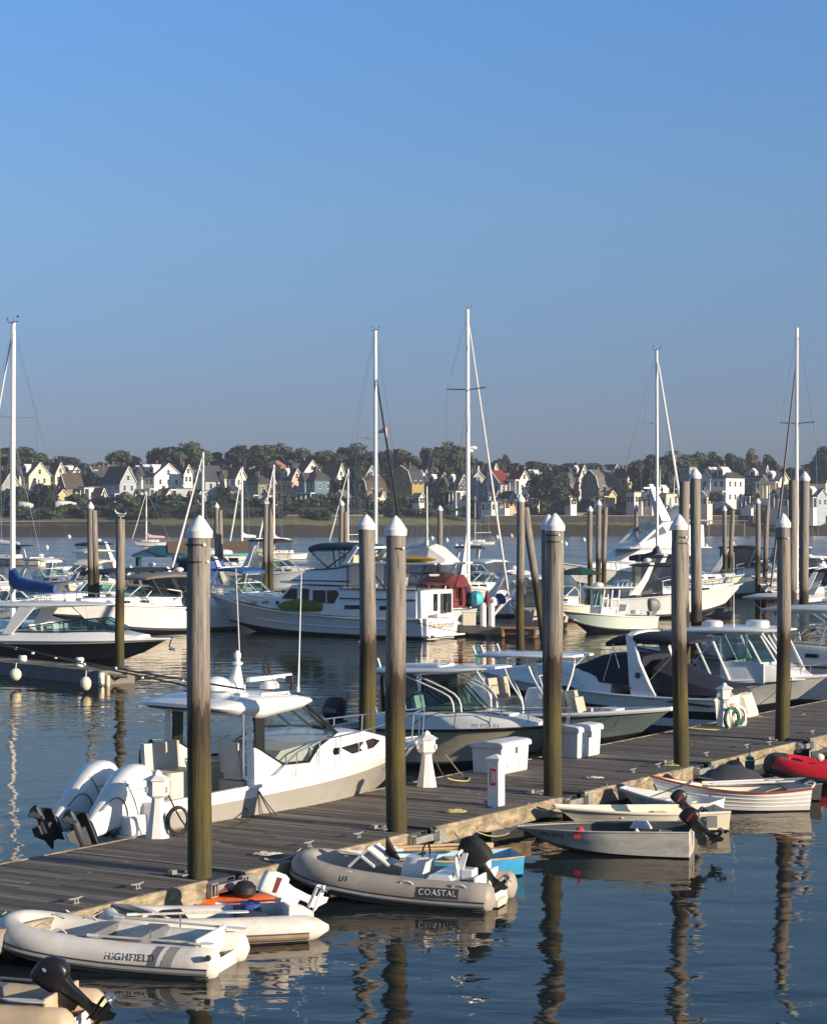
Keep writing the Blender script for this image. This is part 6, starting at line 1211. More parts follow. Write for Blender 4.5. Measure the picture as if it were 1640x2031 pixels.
    if sail: b = MB(); b.plate([(xm - .25, 0, boomz - 1.0), (xm - .9, .05, boomz - .9), (xm - .2, 0, boomz + 2.4)], .1); b.build('hoisted_sail', 'canvas_white', t, sm=0)
    return t, xm, zt
sailboat('sailing yacht with bright blue sail cover at the far left', 25, 100, 640, (-.72, .69), 10.5, 4.4, cover='canvas_blue', jib='canvas_white', spread=(.69,), mast=.13, boom=3.3, boomz=2.75)
t, xm, zt = sailboat('sailing yacht with a black furled jib and a small flag, mast behind the trawler', 745, 132, 655, (.55, -.83), 11, 4.2, jib='canvas_black', cover='canvas_navy', spread=(.60,), mast=.12, jibtop=.82, jr=.09)
b = MB(); z = zs_ = 1 + (zt - 1) * .60; b.plate([(xm - .3, .9, z + .75), (xm - .3, .45, z + .55), (xm - .3, .35, z + .35), (xm - .3, .9, z + .4)], .02); fl = b.build('flag', 'canvas_navy', t, sm=0)
b = MB(); b.plate([(xm - .3, 1.0, z + .75), (xm - .3, .85, z + .7), (xm - .3, .9, z + .15), (xm - .3, 1.05, z + .1)], .02); b.build('flag_stripe', 'pink_flag', fl, sm=0)
t, xm, zt = sailboat('tallest sailing yacht with white jib, mast radar dome and a white sail bundle', 928, 122, 614, (.60, .80), 11.5, 4.3, jib='canvas_white', spread=(.73,), mast=.125, boom=3.8, boomz=2.9, sail=True, canvas='canvas_red', zs=1.15)
z = ZY(888, 122); b = MB(); b.ball((xm + .45, 0, z), .3, .3, .13, 12); b.box(xm + .1, xm + .45, -.06, .06, z - .2, z - .1); b.build('radar_dome', 'gelcoat', t)
b = MB(); secs = []
for x, w_, zt_ in ((3.6, 1.2, 1.5), (3.8, 1.35, 2.7), (4.6, 1.4, 3.15), (5.6, 1.35, 3.1), (6.2, 1.1, 1.9)): secs.append([(x, -w_, 1.2), (x, -w_ * .97, lerp(1.2, zt_, .6)), (x, -w_ * .65, lerp(1.2, zt_, .94)), (x, 0, zt_), (x, w_ * .65, lerp(1.2, zt_, .94)), (x, w_ * .97, lerp(1.2, zt_, .6)), (x, w_, 1.2)])
b.loft(secs); dg = b.build('dodger', 'canvas_red', t, sm=40)
b = MB()
for x0, x1 in ((4.1, 4.7), (4.9, 5.5)): b.plate([(x0, -1.42, 1.7), (x1, -1.42, 1.7), (x1, -1.36, 2.35), (x0, -1.36, 2.35)], .02)
b.build('dodger_window', 'curtain', dg, sm=0)
def clutter(name, label, cat, px, Y, z, sx_, sy_, sz_, mat):
    b = MB(); r = random.Random(int(px)); b.loft([[(sx_ * (1 + r.uniform(-.15, .15)) * math.cos(a * .785) * k, sy_ * (1 + r.uniform(-.15, .15)) * math.sin(a * .785) * k, sz_ * q) for a in range(8)] for q, k in ((0, .9), (.3, 1), (.75, .85), (1, .4))]); o = b.build(name, mat, sm=30); o.location = AT(px, Y, z); tag(o, label, cat)
clutter('folded_tarp', 'turquoise tarp bundled on the deck of the tallest yacht', 'tarp', 945, 119.5, 1.35, .45, .5, .75, 'aqua')
clutter('deck_bag', 'red bag standing by the mast foot of the tallest yacht', 'bag', 917, 119, 1.35, .18, .2, .95, 'canvas_red')
clutter('deck_bag', 'dark red roll standing right of the turquoise tarp', 'bag', 966, 119.5, 1.3, .14, .2, .8, 'canvas_red')
clutter('sail_bag', 'royal blue sail bag right of the dark red roll', 'bag', 990, 121, 1.3, .35, .3, .6, 'canvas_royal')
clutter('sail_bag', 'crumpled white sail bag near the blue sail bag', 'bag', 978, 120, 1.25, .3, .3, .5, 'canvas_white')
sailboat('sailing yacht with dark sail cover and cream jib before the sport fishing yacht', 1303, 158, 694, (.6, -.8), 11, 4.0, jib='canvas_white', cover='canvas_navy', spread=(.69,), mast=.12, boom=3.0, boomz=2.9, jr=.12)
sailboat('sailing yacht with dark grey furled jib at the right edge', 1580, 146, 650, (-.6, -.8), 11, 4.0, jib='dark_grey', spread=(.64,), mast=.13, jr=.10, canvas='canvas_navy', jibtop=.86)
sailboat('sailing yacht with slim white mast and jib just right of the thickest dock pile', 402, 200, 897, (-.7, -.7), 10, 3.8, jib='canvas_white', mast=.13, spread=(.68,), cover='canvas_white', jr=.12)
sailboat('distant yacht with a plain yellowish mast', 480, 350, 927, (-.55, -.8), 9.5, 3.4, jib='canvas_white', mast=.20, jr=.15, spread=(.65,), cover='canvas_white')
sailboat('yacht whose mast stands behind the pile pair right of the trawler bow', 543, 300, 922, (-.6, -.8), 10, 3.8, jib='canvas_white', mast=.17, jr=.15, spread=(.92,), cover='canvas_white')
sailboat('small moored sloop with a pinkish sail cover on open water', 290, 430, 975, (-.95, -.2), 8, 3.0, mast=.14, jib='canvas_white', cover='pink_flag', jr=.09, boom=3.8, boomz=1.7)
sailboat('grey moored sloop with bow rail left of the capped pile over open water', 690, 410, 930, (-.9, -.4), 9, 4.0, mast=.2, jib='canvas_white', jr=.14, spread=(.6,), hull='gelcoat_old')
sailboat('moored ketch with thin mast behind the yellow kayak', 847, 230, 965, (.5, -.8), 9, 3.4, mast=.09, jib=None, cover='canvas_white')
sailboat('moored yacht seen from astern at the far left edge', -12, 268, 700, (-.9, .3), 11, 4.2, mast=.1, hull='gelcoat_cream', canvas='canvas_navy', cover='canvas_white')
sailboat('small white daysailer on open water right of the tallest mast', 942, 455, 985, (-.9, -.2), 7, 2.8, mast=.07, zs=.7)
# floating house with teal roof
t = thing('floating_house', 'small floating shelter with teal hipped roof and brown roofed annex', 'houseboat', AT(318, 205, 0), R(12))
b = MB(); b.box(-3, 7, -2, 2, -.3, .5); b.build('raft', 'dark_grey', t, sm=0)
b = MB(); b.loft([[(s1 * r, s2 * r * .9, z) for s1, s2 in ((-1, -1), (1, -1), (1, 1), (-1, 1))] for r, z in ((2.6, 2.35), (2.6, 2.5), (.5, 3.45))]); b.build('roof', 'teal_paint', t, sm=0)
for x in (-2.1, 1.5):
    for y in (-1.8, 1.8): b = MB(); b.box(x - .13, x + .13, y - .13, y + .13, .5, 2.4); b.build('post', 'teal_paint', t, sm=0)
b = MB(); b.box(-2.1, 2.1, -1.9, -1.8, .5, 1.0); b.build('low_wall', 'teal_paint', t, sm=0)
b = MB(); b.box(2.2, 8.5, -1.8, 1.8, .5, 2.4); b.build('annex_wall', 'gelcoat_old', t, sm=0); b = MB(); b.box(2.3, 8.5, -1.84, -1.81, .5, 1.25); b.build('skirt', 'canvas_royal', t, sm=0); b = MB(); b.box(2.0, 8.7, -2.0, -1.9, 2.5, 2.72); b.build('awning', 'aqua', t, sm=0)
b = MB(); b.loft([[(x, -2.1, 2.72), (x, 0, 3.85), (x, 2.1, 2.72)] for x in (.6, 8.8)]); b.build('annex_roof', 'annex_brown', t, sm=0)
for x in (3.5, 5.2, 6.9): b = MB(); b.box(x - .45, x + .45, -1.85, -1.82, 1.35, 2.25); b.build('window', 'glass_dark', t, sm=0)
# green sun shade on a dock
t = thing('sun_umbrella', 'dark green sun umbrella on the dock left of the greenish piles', 'umbrella', AT(1150, 140, .5))
b = MB(); b.lathe([(.0, 2.45), (.7, 2.32), (1.5, 2.0), (1.45, 1.95), (.65, 2.24), (.0, 2.38)], n=8); b.build('canopy', 'canvas_green', t, sm=0); b = MB(); b.tube([(0, 0, 0), (0, 0, 2.4)], .04, 6); b.build('pole', 'steel', t)
# docks in the middle harbour
def middock(label, a, c, w, z=.5, mat='plank_old', th=.5):
    d = c - a; t = thing('finger_dock', label, 'dock', (a.x, a.y, 0), math.atan2(d.y, d.x), 'finger docks in the middle harbour'); L = d.length
    b = MB(); x = 0
    while x < L: b.box(x, x + .19, -w / 2, w / 2, z - .05, z + rnd.uniform(-.004, .004)); x += .2
    b.build('deck_boards', 'deck_boards', t, sm=0)
    b = MB(); b.box(-.02, L + .02, -w / 2 - .06, -w / 2, z - th, z + .02); b.box(-.02, L + .02, w / 2, w / 2 + .06, z - th, z + .02); b.box(L + .02, L + .08, -w / 2, w / 2, z - th, z + .02); b.box(-.08, -.02, -w / 2, w / 2, z - th, z + .02); b.build('fascia_board', mat, t, sm=0)
    b = MB(); x = .5
    while x < L - 1: b.box(x, x + 1.4, -w / 2 + .1, w / 2 - .1, -.3, z - .2); x += 2.2
    b.build('float', 'dark_grey', t, sm=0); return t
t = middock('old finger dock at left with round white fenders along it', V3(-19.5, 88.9), V3(-11.2, 80.0), 1.5)
b = MB(); b.tube([(11.6, -.9, .5), (12.8, 0, .3), (11.6, .9, .5)], .07, 6); b.tube([(11.2, 0, .2), (12.8, 0, .3)], .06, 6); b.build('nose_frame', 'plank_old', t)
def fender(px, py, Y, r, h, label, name='fender'):
    z = ZY(py, Y); o = MB(); o.loft([rrect(0, 0, r * k, r * k, q * h, .95, 12) for q, k in ((-.5, .25), (-.42, .62), (-.2, .96), (0, 1), (.2, .96), (.42, .62), (.5, .25))]); o.tube([(0, 0, h * .45), (0, .15, h * .9)], .02, 5); o = o.build(name, 'gelcoat_cream', sm=60); o.location = AT(px, Y, z); tag(o, label, 'fender')
fender(31, 1338, 79.0, .22, .46, 'round white ball fender hanging off the finger dock at the far left'); fender(170, 1356, 75.8, .20, .50, 'white oval fender at the waterline of the left finger dock')
def stub(px, Y, r, z0, z1, label, mat='white_plastic'):
    t = thing('dock_bumper', label, 'bollard', AT(px, Y, z0)); h = z1 - z0; b = MB(); b.lathe([(r, 0), (r, h * .85), (r * .8, h), (.01, h)], n=12); b.build('body', mat, t); b = MB(); b.lathe([(r * 1.15, 0), (r * 1.15, .05)], n=12); b.build('foot', 'galvanised', t)
stub(158, 82, .17, .5, .86, 'white round bollard on the left finger dock'); stub(45, 85, .17, .5, .74, 'low grey white bollard on the left finger dock near the frame edge', 'gelcoat_old')
stub(201, 79.2, .12, .05, .48, 'pale square bumper at the end of the left finger dock', 'gelcoat_cream'); stub(213, 78.8, .1, .0, .42, 'tan bumper at the very end of the left finger dock', 'vinyl_tan')
middock('finger dock with white posts behind the trawler stern', V3(1.8, 112.5), V3(6.6, 110.5), 1.6, th=.35)
middock('long cross dock beyond the white centre console', V3(-6, 140), V3(20, 134), 2.2)
middock('left cross dock behind the tan canvas cruiser', V3(-34, 156), V3(-12, 150), 2.0)
t = thing('wooden_bench', 'low orange brown plank bench on the finger dock by the leaning pile', 'bench', AT(1030, 110, .05), R(-10)); b = MB(); b.box(-.95, .95, -.25, .25, .42, .50); b.build('seat', 'orange_brown', t, sm=0); 
for x in (-.85, .85): b = MB(); b.box(x - .05, x + .05, -.2, .2, 0, .42); b.build('leg', 'orange_brown', t, sm=0)
for px, lab in ((958, 'white post on the finger dock behind the trawler stern'), (975, 'white post with pinkish side next to the other dock post')): stub(px, 111.3, .16, .5, 1.75, lab, 'white_paint')
t = thing('dock_box', 'small white dock box on the finger dock beside the trawler transom', 'dock box', AT(930, 112.8, .5)); b = MB(); b.box(-.35, .35, -.3, .3, 0, .7); b.build('body', 'gelcoat_cream', t, sm=0, bev=.03); b = MB(); b.box(-.4, .4, -.35, .35, .7, .82); b.build('lid', 'gelcoat', t, sm=0, bev=.03)
for k, (px, py, lab) in enumerate([(93, 1084, 'white mooring buoy left of the twin piles'), (110, 1113, 'small white buoy below another buoy at left'), (857, 1066, 'white mooring buoy right of the second dock pile'), (886, 1070, 'white mooring buoy near the greenish lone pile'), (905, 1081, 'white mooring buoy left of the tallest mast'), (986, 1064, 'white mooring buoy right of the furled white jib'), (1014, 1061, 'pinkish mooring buoy beside the upright pile'), (1158, 1069, 'white mooring buoy by the greenish piles'), (1401, 1082, 'white mooring buoy right of the tall pile'), (137, 1063, 'tiny far buoy near the shore wall'), (259, 1124, 'white round float beside the floating house'), (1122, 1077, 'pale green float in the open water right of the third dock pile')]):
    q = G(px, py + 5); b = MB(); r = 4.2 * q.y / F; b.ball((0, 0, r * .75), r, r, r * .95, 10); b.lathe([(r * .25, r * 1.6), (r * .2, r * 1.95), (.01, r * 2)], n=8); o = b.build('mooring_buoy', 'pink_flag' if 'pink' in lab else 'gelcoat'); o.location = q; tag(o, lab, 'buoy', 'mooring buoys')
# ================================================================ FAR SHORE: trees, houses, walls
M('leaf', (.048, .072, .028), .75, var=.45, scale=.25, rand=.35)
M('leaf_dark', (.026, .042, .024), .8, var=.45, scale=.25, rand=.3)
M('leaf_brown', (.075, .065, .032), .75, var=.4, scale=.25, rand=.25)
M('bark', (.06, .045, .03), .9, var=.3)
def crown_mesh(seed, mat, n=3000, leaf=.07, clumps=18, shape=1.0):
    r = random.Random(seed); b = MB(); cs = []
    for i in range(clumps):
        while True:
            p = Vector((r.uniform(-1, 1), r.uniform(-1, 1), r.uniform(-1, 1)))
            if .1 < p.length < .92: break
        p = p.normalized() * r.uniform(.45, .78); p.z = p.z * .85 * shape; cs.append((p, r.uniform(.26, .46)))
    vs, fs = [], []
    for i in range(n):
        c, q = r.choice(cs); d = Vector((r.gauss(0, 1), r.gauss(0, 1), r.gauss(0, 1))).normalized(); p = c + d * q * r.uniform(.55, 1.05)
        nn = (d + Vector((r.uniform(-.7, .7), r.uniform(-.7, .7), r.uniform(-.7, .7)))).normalized(); a = nn.cross(Vector((.3, .2, 1))).normalized(); c2 = nn.cross(a); s = leaf * r.uniform(.7, 1.6)
        k = len(vs); vs += [p + a * s, p + c2 * s * .8, p - a * s, p - c2 * s * .8]; fs.append((k, k + 1, k + 2, k + 3))
    b.add(vs, fs); return b.mesh('crown', mat, sm=0)
CR = {('g', i): crown_mesh(20 + i, 'leaf') for i in range(4)}
CR.update({('d', i): crown_mesh(40 + i, 'leaf_dark') for i in range(3)}); CR.update({('b', i): crown_mesh(60 + i, 'leaf_brown', 1900) for i in range(2)})
CR.update({('s', i): crown_mesh(80 + i, 'leaf', 700, .11, 10) for i in range(3)}); CR.update({('c', 0): crown_mesh(99, 'leaf_dark', 3200, .06, 26, 1.0)})
b = MB(); b.tube([(0, 0, 0), (.02, .01, .35), (-.01, 0, .7)], [.075, .05, .02], 7)
for a in range(5): b.tube([(0, 0, .3 + .05 * a), (.14 * math.cos(a * 1.3), .14 * math.sin(a * 1.3), .5 + .06 * a)], [.03, .01], 5)
TRUNK = b.mesh('trunk', 'bark')
def tree(px, wpx, ytop, Y, kind, label, zb=None, hz=None, name='tree', cat='tree', group='trees behind the houses', squash=1.0):
    k = F / Y; p = AT(px, Y); zb = shore_z(p.x, Y) if zb is None else zb; zt = ZY(ytop, Y); h = max(2, zt - zb); w = wpx / k / 2
    t = thing(name, label, cat, (p.x, p.y, zb), rnd.uniform(0, 6.28), group); ch = h * (.80 if hz is None else hz)
    i = rnd.randrange(len([1 for q in CR if q[0] == kind])); c = bpy.data.objects.new('crown', CR[(kind, i)]); COL.objects.link(c); c.parent = t; c.scale = (w * 1.05, w * 1.05, ch / 2 * 1.08); c.location = (0, 0, h - ch / 2)
    u = bpy.data.objects.new('trunk', TRUNK); COL.objects.link(u); u.parent = t; u.scale = (h * .35, h * .35, h)
TR = [(20, 120, 882, 800, 'g'), (62, 74, 884, 810, 'g'), (128, 66, 905, 790, 'd'), (165, 50, 915, 800, 'g'), (195, 40, 915, 830, 'b'), (250, 66, 891, 800, 'g'), (312, 44, 882, 800, 'd'), (367, 78, 872, 790, 'g'), (415, 40, 900, 820, 'd'), (440, 60, 891, 800, 'g'), (478, 56, 884, 795, 'd'), (520, 74, 876, 800, 'g'), (555, 50, 880, 810, 'b'), (592, 52, 889, 790, 'g'), (612, 40, 898, 800, 'd'),
      (652, 66, 893, 790, 'g'), (700, 58, 879, 800, 'g'), (730, 40, 896, 790, 'd'), (768, 40, 887, 800, 'd'), (795, 56, 888, 790, 'b'), (822, 30, 905, 800, 'b'), (862, 48, 880, 770, 'd'), (898, 58, 878, 775, 'g'), (928, 40, 895, 790, 'g'), (985, 44, 908, 800, 'b'), (1000, 20, 902, 820, 'd'), (1046, 80, 911, 810, 'd'), (1075, 50, 918, 830, 'g'), (1140, 88, 915, 820, 'd'), (1185, 50, 922, 840, 'g'),
      (1300, 60, 895, 780, 'd'), (1340, 70, 896, 780, 'g'), (1385, 66, 893, 790, 'g'), (1408, 40, 893, 800, 'b'), (1440, 54, 893, 780, 'd'), (1462, 44, 905, 770, 'd'), (1488, 36, 890, 800, 'b'), (1519, 34, 902, 800, 'd'), (1510, 60, 925, 790, 'd'), (1560, 60, 925, 800, 'g'), (1620, 50, 903, 790, 'd'), (1645, 60, 882, 790, 'g'), (1265, 44, 920, 790, 'd'), (960, 40, 918, 830, 'g'), (-30, 90, 890, 800, 'g'), (1690, 80, 890, 800, 'g')]
KN = {'g': 'green', 'd': 'dark green', 'b': 'brownish open'}
STOP = set('with a the of left right behind its below beside above by and at to big low half hidden between joined peeking rising high lit small sunlit front end'.split())
def short(l, n=6):
    o = l.replace(',', '').split()[:n]
    while o[-1] in STOP: o.pop()
    return ' '.join(o)
# ---------------------------------------------------------------- houses
WC = dict(white=(.74, .71, .64), cream=(.74, .65, .46), yellow=(.58, .42, .17), mustard=(.34, .26, .09), grey=(.30, .30, .29), shingle=(.19, .16, .13), bluegrey=(.36, .40, .44), teal=(.09, .17, .22), pink=(.74, .60, .52), dark=(.075, .07, .07), peach=(.55, .38, .26), olive=(.17, .18, .13))
RC = dict(slate=(.045, .047, .055), brown=(.075, .055, .045), red=(.16, .022, .018), ash=(.13, .12, .11), tile=(.28, .13, .07))
for k, c in WC.items(): M('wall_' + k, c, .8, var=.12, scale=.6, bmp=.1, bscale=3, stretch=(.2, .2, 3))
for k, c in RC.items(): M('roof_' + k, c, .85, var=.25, scale=.8)
M('trim_white', (.72, .70, .66), .6, var=.06); M('brick', (.17, .085, .065), .85, var=.25, scale=3); M('window_dark', (.022, .026, .033), .08, var=.3)
WINM = {}
def winmesh(w, h):
    k = (round(w, 2), round(h, 2))
    if k not in WINM:
        b = MB(); b.box(-w / 2 - .12, w / 2 + .12, -.07, .0, -h / 2 - .12, h / 2 + .12); b.mat(1); b.box(-w / 2, w / 2, -.09, -.072, -h / 2, h / 2); b.mat(0); b.box(-w / 2, w / 2, -.10, -.091, -.04, .04)
        WINM[k] = b.mesh('window', ['trim_white', 'window_dark'], sm=0)
    return WINM[k]
def house(label, px, E, ytop, Y, kind, wall, roof, yb=None, rot=-38, cols=3, chim=1, porch=False, dormer=False, tower=False, ef=.58, trim=True, asp=1.0, roofgable=None):
    p = AT(px, Y); zb = shore_z(p.x, Y) - .8 if yb is None else ZY(yb, Y); zt = ZY(ytop, Y); hh = zt - zb
    e = E * Y / F; Wd = e * .66 * asp; D = e * .74 / asp
    if yb is None or zb > shore_z(p.x, Y) - .5: drop = zb - shore_z(p.x, Y) + 1.0
    else: drop = .5
    t = thing('house', label, 'house', (p.x, p.y, zb), R(rot), 'houses on the far shore')
    he = hh * ef; W2 = Wd / 2; D2 = D / 2; ov = .35; wm = 'wall_' + wall; rm = 'roof_' + roof; z0 = -max(.5, drop)
    if kind in ('front', 'side', 'gambrel'):
        prof = [(-1, z0), (1, z0), (1, he), (0, hh), (-1, he)] if kind != 'gambrel' else [(-1, z0), (1, z0), (1, he * .78), (.72, he + (hh - he) * .45), (0, hh), (-.72, he + (hh - he) * .45), (-1, he * .78)]
        b = MB()
        if kind == 'side': b.loft([[(x, a * D2, z) for a, z in prof] for x in (-W2, W2)])
        else: b.loft([[(a * W2, y, z) for a, z in prof] for y in (-D2, D2)])
        b.build('wall', wm, t, sm=0)
        b = MB(); rp_ = prof[2:]
        for (a0, q0), (a1, q1) in zip(rp_, rp_[1:]):
            ex0 = a0 + (a0 - a1) * (.10 if (a0, q0) in (rp_[0], rp_[-1]) else 0); ez0 = q0 + (q0 - q1) * (.10 if (a0, q0) in (rp_[0], rp_[-1]) else 0); ex1 = a1 + (a1 - a0) * (.10 if (a1, q1) in (rp_[0], rp_[-1]) else 0); ez1 = q1 + (q1 - q0) * (.10 if (a1, q1) in (rp_[0], rp_[-1]) else 0)
            if kind == 'side': b.plate([(-W2 - ov, ex0 * D2, ez0 + .14), (W2 + ov, ex0 * D2, ez0 + .14), (W2 + ov, ex1 * D2, ez1 + .14), (-W2 - ov, ex1 * D2, ez1 + .14)], .2)
            else: b.plate([(ex0 * W2, -D2 - ov, ez0 + .14), (ex0 * W2, D2 + ov, ez0 + .14), (ex1 * W2, D2 + ov, ez1 + .14), (ex1 * W2, -D2 - ov, ez1 + .14)], .2)
        ro = b.build('roof', rm, t, sm=0)
        if trim:
            b = MB()
            for (a0, q0), (a1, q1) in zip(rp_, rp_[1:]):
                if kind == 'side': b.tube([(W2 + ov + .03, a0 * D2 * 1.02, q0 + .1), (W2 + ov + .03, a1 * D2, q1 + .1)], .16, 4)
                else: b.tube([(a0 * W2 * 1.02, -D2 - ov - .03, q0 + .1), (a1 * W2, -D2 - ov - .03, q1 + .1)], .16, 4)
            b.build('bargeboard', 'trim_white', ro, sm=0)
    elif kind == 'hip':
        b = MB(); b.box(-W2, W2, -D2, D2, z0, he); b.build('wall', wm, t, sm=0)
        b = MB(); rr = .35; b.loft([[(-W2 - .4, -D2 - .4, he), (W2 + .4, -D2 - .4, he), (W2 + .4, D2 + .4, he), (-W2 - .4, D2 + .4, he)], [(-W2 - .4, -D2 - .4, he + .2), (W2 + .4, -D2 - .4, he + .2), (W2 + .4, D2 + .4, he + .2), (-W2 - .4, D2 + .4, he + .2)], [(-W2 * rr, -.1, hh), (W2 * rr, -.1, hh), (W2 * rr, .1, hh), (-W2 * rr, .1, hh)]]); ro = b.build('roof', rm, t, sm=0)
    else:
        b = MB(); b.box(-W2, W2, -D2, D2, z0, hh - .3); b.build('wall', wm, t, sm=0); b = MB(); b.box(-W2 - .4, W2 + .4, -D2 - .4, D2 + .4, hh - .3, hh); ro = b.build('roof', rm, t, sm=0); he = hh - .4
    for k in range(chim):
        b = MB(); x = (-.5 + k * 1.0) * W2 * .8; y = D2 * (.1 - .5 * k); b.box(x - .36, x + .36, y - .3, y + .3, he + (hh - he) * .2, hh + 1.2); b.box(x - .44, x + .44, y - .38, y + .38, hh + .95, hh + 1.1); b.build('chimney', 'brick', ro, sm=0)
    def win(x, y, z, w, h, a):
        o = bpy.data.objects.new('window', winmesh(w, h)); COL.objects.link(o); o.parent = t; o.location = (x, y, z); o.rotation_euler = (0, 0, a)
    st = max(1, int(he / 3.0)); fh = he / st
    for s in range(st):
        for c in range(cols):
            if s == 0 and porch: continue
            win((c + .5 - cols / 2) * Wd / cols * .92, -D2 - .01, fh * (s + .55), 1.0, 1.6, 0)
        nc = max(2, cols - 1)
        for c in range(nc): win(W2 + .01, (c + .5 - nc / 2) * D / nc * .85, fh * (s + .55), 1.0, 1.6, R(90))
    if kind in ('front', 'gambrel') and hh - he > 2.5: win(0, -D2 - .01, he + (hh - he) * .32, 1.1, 1.5, 0)
    if kind == 'side' and hh - he > 2.5: win(W2 + .01, 0, he + (hh - he) * .32, 1.1, 1.5, R(90))
    if abs(px) % 3 < 1.2 and kind in ('side', 'hip'):      # projecting front gable
        b = MB(); gx = -W2 * .45; gw = W2 * .42; b.loft([[(gx + a * gw, y, z) for a, z in ((-1, z0), (1, z0), (1, he), (0, lerp(he, hh, .72)), (-1, he))] for y in (-D2 - 1.3, -D2 * .2)]); b.build('front_bay', wm, t, sm=0)
        b = MB()
        for sg in (-1, 1): b.plate([(gx, -D2 - 1.65, lerp(he, hh, .72) + .16), (gx, -D2 * .1, lerp(he, hh, .72) + .16), (gx + sg * gw * 1.15, -D2 * .1, he - .2), (gx + sg * gw * 1.15, -D2 - 1.65, he - .2)], .18)
        b.build('bay_roof', rm, ro, sm=0)
        for s in range(st): win(gx, -D2 - 1.31, fh * (s + .55), 1.0, 1.6, 0)
    if porch:
        b = MB(); b.box(-W2 - .2, W2 + .2, -D2 - 2.2, -D2 - .02, fh * .92, fh * 1.0); b.box(-W2 - .2, W2 + .2, -D2 - 2.2, -D2 - .02, z0, .25)
        for c in range(cols + 1): x = -W2 + Wd * c / cols; b.box(x - .14, x + .14, -D2 - 2.15, -D2 - 1.9, .25, fh * .92)
        b.box(-W2, W2, -D2 - 2.1, -D2 - 2.02, .9, 1.0); b.build('porch', 'trim_white', t, sm=0)
    if dormer:
        for x in ((0,) if dormer == 1 else (-W2 * .45, W2 * .45)):
            b = MB(); zq = he + (hh - he) * .25; b.loft([[(x + a, y, z) for a, z in ((-1.2, zq), (1.2, zq), (1.2, zq + 1.7), (0, zq + 2.9), (-1.2, zq + 1.7))] for y in (-D2 * .85, 0)]); dm = b.build('dormer', 'trim_white', t, sm=0); b = MB(); b.box(x - .6, x + .6, -D2 * .85 - .05, -D2 * .85 - .02, zq + .3, zq + 1.6); b.build('dormer_window', 'window_dark', dm, sm=0)
    if tower:
        b = MB(); x = -W2 * .9; b.lathe([(1.9, z0), (1.9, he + 1.0)], (x, -D2, 0), 8); tw = b.build('tower', wm, t, sm=0); b = MB(); b.lathe([(2.2, he + 1.0), (.05, hh + 1.5)], (x, -D2, 0), 8); b.build('tower_roof', rm, tw, sm=0)
